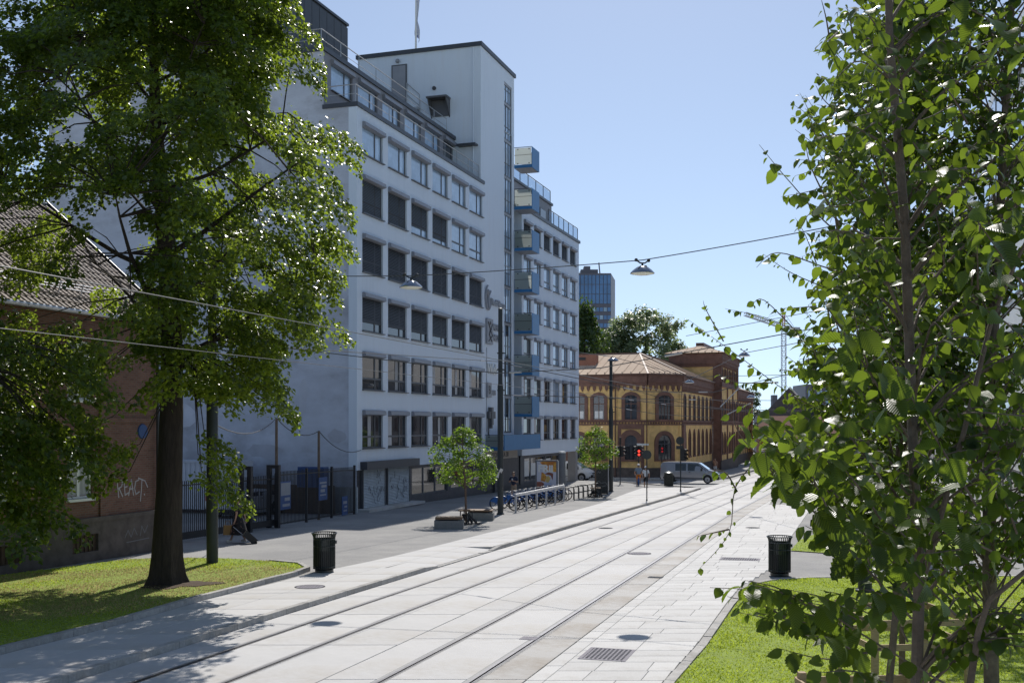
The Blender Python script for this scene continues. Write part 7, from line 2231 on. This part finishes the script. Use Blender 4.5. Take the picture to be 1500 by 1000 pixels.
    for sgn in (1, -1):
        m = MB(); m.ell((L - .28, sgn * .66, .80), .24, .13, .10, 10, 6); m.build('headlight', 'headlamp', t, smooth=True)
        m = MB(); m.box(-.02, .05, sgn * .76 - .08, sgn * .76 + .08, .95, 1.35); m.build('tail_light', 'tail_red', t)
        m = MB(); m.box(L * .70, L * .70 + .14, sgn * (w + .02), sgn * (w + .2), 1.12, 1.34); m.build('mirror', 'plastic_black', t)
    m = MB(); m.box(-.04, .1, -.85, .85, .36, .56); m.build('rear_bumper', 'plastic_black', t)
    m = MB(); m.box(L + .031, L + .036, -.26, .26, .44, .55); m.build('number_plate', 'sign_white', t)
    for sgn in (1, -1):
        m = MB(); m.box(L * .49, L * .49 + .16, sgn * (w + .002), sgn * (w + .03), .98, 1.02); m.build('door_handle', 'plastic_black', t)
    return t
rzN = math.atan2(N3.y, N3.x)
vp = Vector((px_x(970.5, 100.2), 100.6, gz(100.6)))
van('silver_van', 'silver grey crew van crossing in front of the ochre building', 'van', vp, rzN + .02, 'van_silver', 5.25, 1.93)
vp = Vector((3.35, 105.6, gz(105.6)))
vw = van('white_van', 'white delivery van parked behind the columns at the end of the office block', 'van', vp, rzN, 'van_white', 4.7, 1.86, False)
m = MB(); 
for (a, b) in ((2.35, 2.55), (2.62, 3.0), (3.06, 3.3)): m.box(a, b, -.965, -.955, .78, .84)
m.build('green_lettering', 'leaf_far', vw)
# car in the yard, seen through the bars
vp = Vector((px_x(318, 53), 53.5, gz(53.5)))
van('parked_car', 'pale blue car parked in the yard behind the sliding gate', 'car', vp, 1.2, 'van_silver', 4.4, 1.5, True)

# ================================================================== PEOPLE
def skin_obj(name, pts, edges, rad, mt, parent, root=0, sub=2):
    me = bpy.data.meshes.new(name); me.from_pydata([tuple(p) for p in pts], edges, []); me.materials.append(MATS[mt])
    o = obj(name, me, parent)
    md = o.modifiers.new('skin', 'SKIN'); md.use_smooth_shade = True
    sv = me.skin_vertices[0].data
    for i, r in enumerate(rad):
        sv[i].radius = (r, r) if not isinstance(r, tuple) else r
        sv[i].use_root = (i == root)
    s = o.modifiers.new('sub', 'SUBSURF'); s.levels = sub; s.render_levels = sub
    return o
def person(label, loc, rz, h=1.75, armL=None, armR=None, legL=None, legR=None, top='cloth_navy', bottom='cloth_khaki', legs='shorts', hair='hair_brown', helmet=None, lean=0.0, sit=0.0, shoes='sign_white', headtilt=0.0):
    """faces +y; arms = (elbow, wrist), legs = (knee, ankle) in local metres for a 1.75 m body"""
    t = thing('person', label, 'person', loc, rz); k = h / 1.75
    def S(p): return Vector((p[0], p[1] + (lean * (p[2] - .92) if p[2] > .92 else 0), p[2] + sit)) * k
    aL = armL or ((-.27, -.03, 1.14), (-.27, .06, .88)); aR = armR or ((.27, -.03, 1.14), (.27, .06, .88))
    lL = legL or ((-.11, .02, .50), (-.11, -.03, .09)); lR = legR or ((.11, .02, .50), (.11, -.03, .09))
    pts = []; ed = []; rad = []
    def v(p, r, par=None, raw=False):
        pts.append(Vector(p) * k if raw else S(p)); rad.append(r * k)
        if par is not None: ed.append((par, len(pts) - 1))
        return len(pts) - 1
    pel = v((0, 0, .95), .13); wa = v((0, 0, 1.08), .115, pel); ch = v((0, .01, 1.30), .14, wa); nk0 = v((0, 0, 1.46), .06, ch); nk = v((0, .01, 1.52), .052, nk0)
    hd0 = v((0, .03 + headtilt * .3, 1.585), .07, nk); hd1 = v((0, .03 + headtilt * .6, 1.66), .088, hd0); hd2 = v((0, .02 + headtilt, 1.735), .06, hd1)
    ns = v((0, .125 + headtilt * .6, 1.635), .014, hd1)
    for sg in (-1, 1): v((sg * .088, .02 + headtilt * .6, 1.65), .017, hd1)
    for sg, (el, wr_) in ((-1, aL), (1, aR)):
        sh = v((sg * .19, 0, 1.42), .062, ch); e = v(el, .042, sh); w_ = v(wr_, .029, e)
        dirn = (Vector(wr_) - Vector(el)).normalized(); hp = Vector(wr_) + dirn * .07; hv = v(hp, .034, w_)
        sd = dirn.cross(Vector((0, 1, 0))); sd = sd.normalized() if sd.length > .1 else Vector((1, 0, 0))
        for q in range(4): v(hp + dirn * (.085 + .012 * (1 - abs(q - 1.5))) + sd * (q - 1.5) * .021 + Vector((0, .02, 0)), .009, hv)
        v(hp + dirn * .03 + sd * -.055 + Vector((0, .03, 0)), .010, hv)
    for sg, (kn, an) in ((-1, lL), (1, lR)):
        hp = v((sg * .095, 0, .88), .095, pel); kk = v(kn, .058, hp); an_ = v(an, .038, kk); v((an[0], an[1] + .12, an[2] - .05), .030, an_)
    skin_obj('body', pts, ed, rad, 'skin', t)
    P2 = [S(q) for q in [(0, 0, .90), (0, 0, 1.08), (0, .01, 1.30), (0, 0, 1.455)]]; e2 = [(0, 1), (1, 2), (2, 3)]; r2 = [.165 * k, .15 * k, .165 * k, .085 * k]
    for sg, (el, wr_) in ((-1, aL), (1, aR)):
        i = len(P2); P2 += [S((sg * .185, 0, 1.425)), S(Vector((sg * .19, 0, 1.42)).lerp(Vector(el), .75))]; e2 += [(2, i), (i, i + 1)]; r2 += [.085 * k, .075 * k]
    skin_obj('shirt', P2, e2, r2, top, t)
    if legs == 'skirt':
        m = MB(); prof = []
        for z, r in ((1.06, .155), (.92, .20), (.7, .26), (.5, .31), (.33, .35)): prof.append((r * k, z * k))
        m.lathe(prof[::-1], 18, cap=False)
        m.v = [(x * (1 + .10 * math.sin(6 * math.atan2(y, x)) * (1.06 * k - z)), y * (1 + .10 * math.sin(6 * math.atan2(y, x)) * (1.06 * k - z)) - .05 * (1.0 - z), z) for x, y, z in m.v]
        m.build('skirt', bottom, t, smooth=True)
    else:
        P3 = [S((0, 0, 1.0)), S((0, 0, .90))]; e3 = [(0, 1)]; r3 = [.155 * k, .16 * k]
        f = 1.0 if legs == 'shorts' else 1
        for sg, (kn, an) in ((-1, lL), (1, lR)):
            i = len(P3); P3 += [S((sg * .10, 0, .84)), S(Vector((sg * .10, 0, .84)).lerp(Vector(kn), .92))]; e3 += [(1, i), (i, i + 1)]; r3 += [.118 * k, .092 * k]
            if legs == 'trousers': P3.append(S(an)); e3.append((i + 1, i + 2)); r3.append(.062 * k)
        skin_obj('shorts' if legs == 'shorts' else 'trousers', P3, e3, r3, bottom, t)
    hc = S((0, .0 + headtilt, 1.685))
    m = MB(); m.ell((hc.x, hc.y - .012 * k, hc.z + .005), .098 * k, .108 * k, .098 * k, 14, 9)
    m.v = [(x, y, z) if not (y > hc.y + .045 and z < hc.z + .03) else (x * .8, hc.y + .03, z + .04) for x, y, z in m.v]
    m.build('hair', hair, t, smooth=True)
    if helmet:
        m = MB(); m.lathe([(.125 * k, -.01), (.122 * k, .05 * k), (.09 * k, .10 * k), (.04 * k, .125 * k), (0, .13 * k)], 14, (hc.x, hc.y, hc.z)); m.build('helmet', helmet, t, smooth=True)
    for (kn, an) in (lL, lR):
        a = S(an); m = MB(); m.ell((a.x, a.y + .06, a.z - .045), .05, .135, .05, 10, 6); m.build('shoe', shoes, t, smooth=True)
    return t
gm = Vector((px_x(752.5, 69), 69, gz(69, .112)))
pm = person('man in navy t-shirt and khaki shorts looking at the phone in his hand', gm, math.pi - .3, 1.78, ((-.26, .02, 1.14), (-.10, .26, 1.22)), ((.28, .04, 1.14), (.14, .27, 1.20)), top='cloth_navy', bottom='cloth_khaki', headtilt=.03)
ph = thing('phone', 'small pale phone held by the man in the navy t-shirt', 'phone', gm, math.pi - .3)
m = MB(); m.box(-.06, .02, .36, .375, 1.25, 1.40); m.build('body', 'sign_white', ph)
gw = G(349, 795, 0.112)
pw = person('woman in dark top and floral skirt walking away from the big tree', gw, math.radians(80), 1.70, ((-.26, -.05, 1.14), (-.25, .02, .88)), ((.27, -.10, 1.14), (.27, -.18, .90)), ((-.09, .14, .50), (-.09, .26, .12)), ((.09, -.05, .50), (.09, -.25, .14)), 'cloth_black', 'cloth_floral', 'skirt', shoes='sign_white')
sc = thing('suitcase', 'black wheeled suitcase pulled behind the woman in the floral skirt', 'suitcase', gw + Vector((.72, -.12, 0)), .35)
m = MB(Matrix.Rotation(math.radians(-48), 4, 'Y')); m.prism([(-.12, -.2, .08), (.12, -.2, .08), (.13, -.2, .62), (-.11, -.2, .62)], (0, .4, 0)); m.build('case', 'plastic_black', sc)
m = MB(Matrix.Rotation(math.radians(-48), 4, 'Y')); m.tube([(-.09, -.12, .62), (-.09, -.12, 1.05), (-.09, .12, 1.05), (-.09, .12, .62)], .012, 6); m.build('handle', 'rim', sc)
for y in (-.18, .18):
    m = MB(); m.lathe([(.05, -.02), (.05, .02)], 12, (-.05, y, .05), 'y'); m.build('wheel', 'tyre', sc)
bg_ = thing('carrier_bag', 'tan shopping bag carried by the woman in the floral skirt', 'bag', gw + Vector((-.36, -.12, .32)), .3)
m = MB(); m.prism([(-.17, -.07, 0), (.17, -.07, 0), (.15, -.07, .36), (-.15, -.07, .36)], (0, .14, 0)); m.build('bag', 'bag_tan', bg_)
m = MB(); m.tube([(-.1, 0, .36), (-.06, 0, .52), (.06, 0, .52), (.1, 0, .36)], .01, 5); m.build('handle', 'bag_tan', bg_)
# cyclist on a bicycle, seen from behind, and a walker
gcyc = G(935, 713.5, 0.0); gcyc.x = px_x(935, gcyc.y)
rzc = -.08
cyb = copy_tree(bikep, None, gcyc, math.pi / 2 + rzc, 'bicycle ridden away from us by the cyclist in orange shorts'); del cyb['group']
person('cyclist in orange shorts, blue grey shirt and pale helmet riding away', gcyc + Vector((0, -.22, 0)), rzc, 1.78, ((-.31, .22, 1.12), (-.27, .46, .98)), ((.31, .22, 1.12), (.27, .46, .98)), ((-.13, .32, .56), (-.13, .10, .12)), ((.13, .26, .70), (.13, .20, .34)), 'cloth_bluegrey', 'cloth_orange', helmet='sign_white', lean=.28, sit=.10, shoes='sign_dark')
gwk = Vector((px_x(946, 88), 88, gz(88)))
person('walker in white shirt and black shorts with a cap beside the cyclist', gwk, -.05, 1.74, legL=((-.10, .10, .5), (-.1, .16, .1)), legR=((.10, .02, .5), (.1, -.18, .12)), top='cloth_white', bottom='cloth_black', helmet='cloth_white')
gb = Vector((px_x(1047.5, 121), 121, gz(121, .08)))
person('person in a pale top and white skirt on the pavement beyond the silver van', gb, 2.6, 1.7, top='skin', bottom='cloth_white', armR=((.28, .05, 1.25), (.16, .18, 1.5)))
for i, (px, Y, tp, bt_, lb) in enumerate([(1146, 150, 'poster_brown', 'cloth_black', 'far pedestrian in a dark red top near the low ochre annexe'), (1153, 146, 'cloth_navy', 'cloth_white', 'far pedestrian in dark blue beside the one in dark red')]):
    person(lb, Vector((px_x(px, Y), Y, gz(Y))), 2.9, 1.75, top=tp, bottom=bt_, legs='trousers')
# dark hut by the annexe
kb = thing('notice_kiosk', 'grey notice kiosk standing on the far pavement by the annexe', 'kiosk', (px_x(1127, 158), 158, gz(158)), -.2)
m = MB(); m.box(-1.2, 1.2, 0, 1, 0, 2.1); m.build('body', 'cabinet_side', kb); m = MB(); m.box(-1.35, 1.35, -.1, 1.1, 2.1, 2.25); m.build('roof', 'sign_grey', kb)
# wooden bench / sign seen through the leaves on the far right lawn
sg2 = thing('park_bench', 'dark park bench on the far right lawn, seen through the leaves', 'bench', (11.6, 36.6, gz(36.6)), .3)
for i in range(4):
    m = MB(); m.box(-.8, .8, -.22 + i * .12, -.13 + i * .12, .43, .47); m.build('slat', 'bench_wood', sg2)
for i in range(3):
    m = MB(); m.box(-.8, .8, .26, .30, .55 + i * .13, .64 + i * .13); m.build('slat', 'purple_sign', sg2)
for x in (-.65, .65):
    m = MB(); m.box(x - .03, x + .03, -.22, -.16, 0, .43); m.box(x - .03, x + .03, .2, .26, 0, .95); m.build('leg', 'dark_metal', sg2)
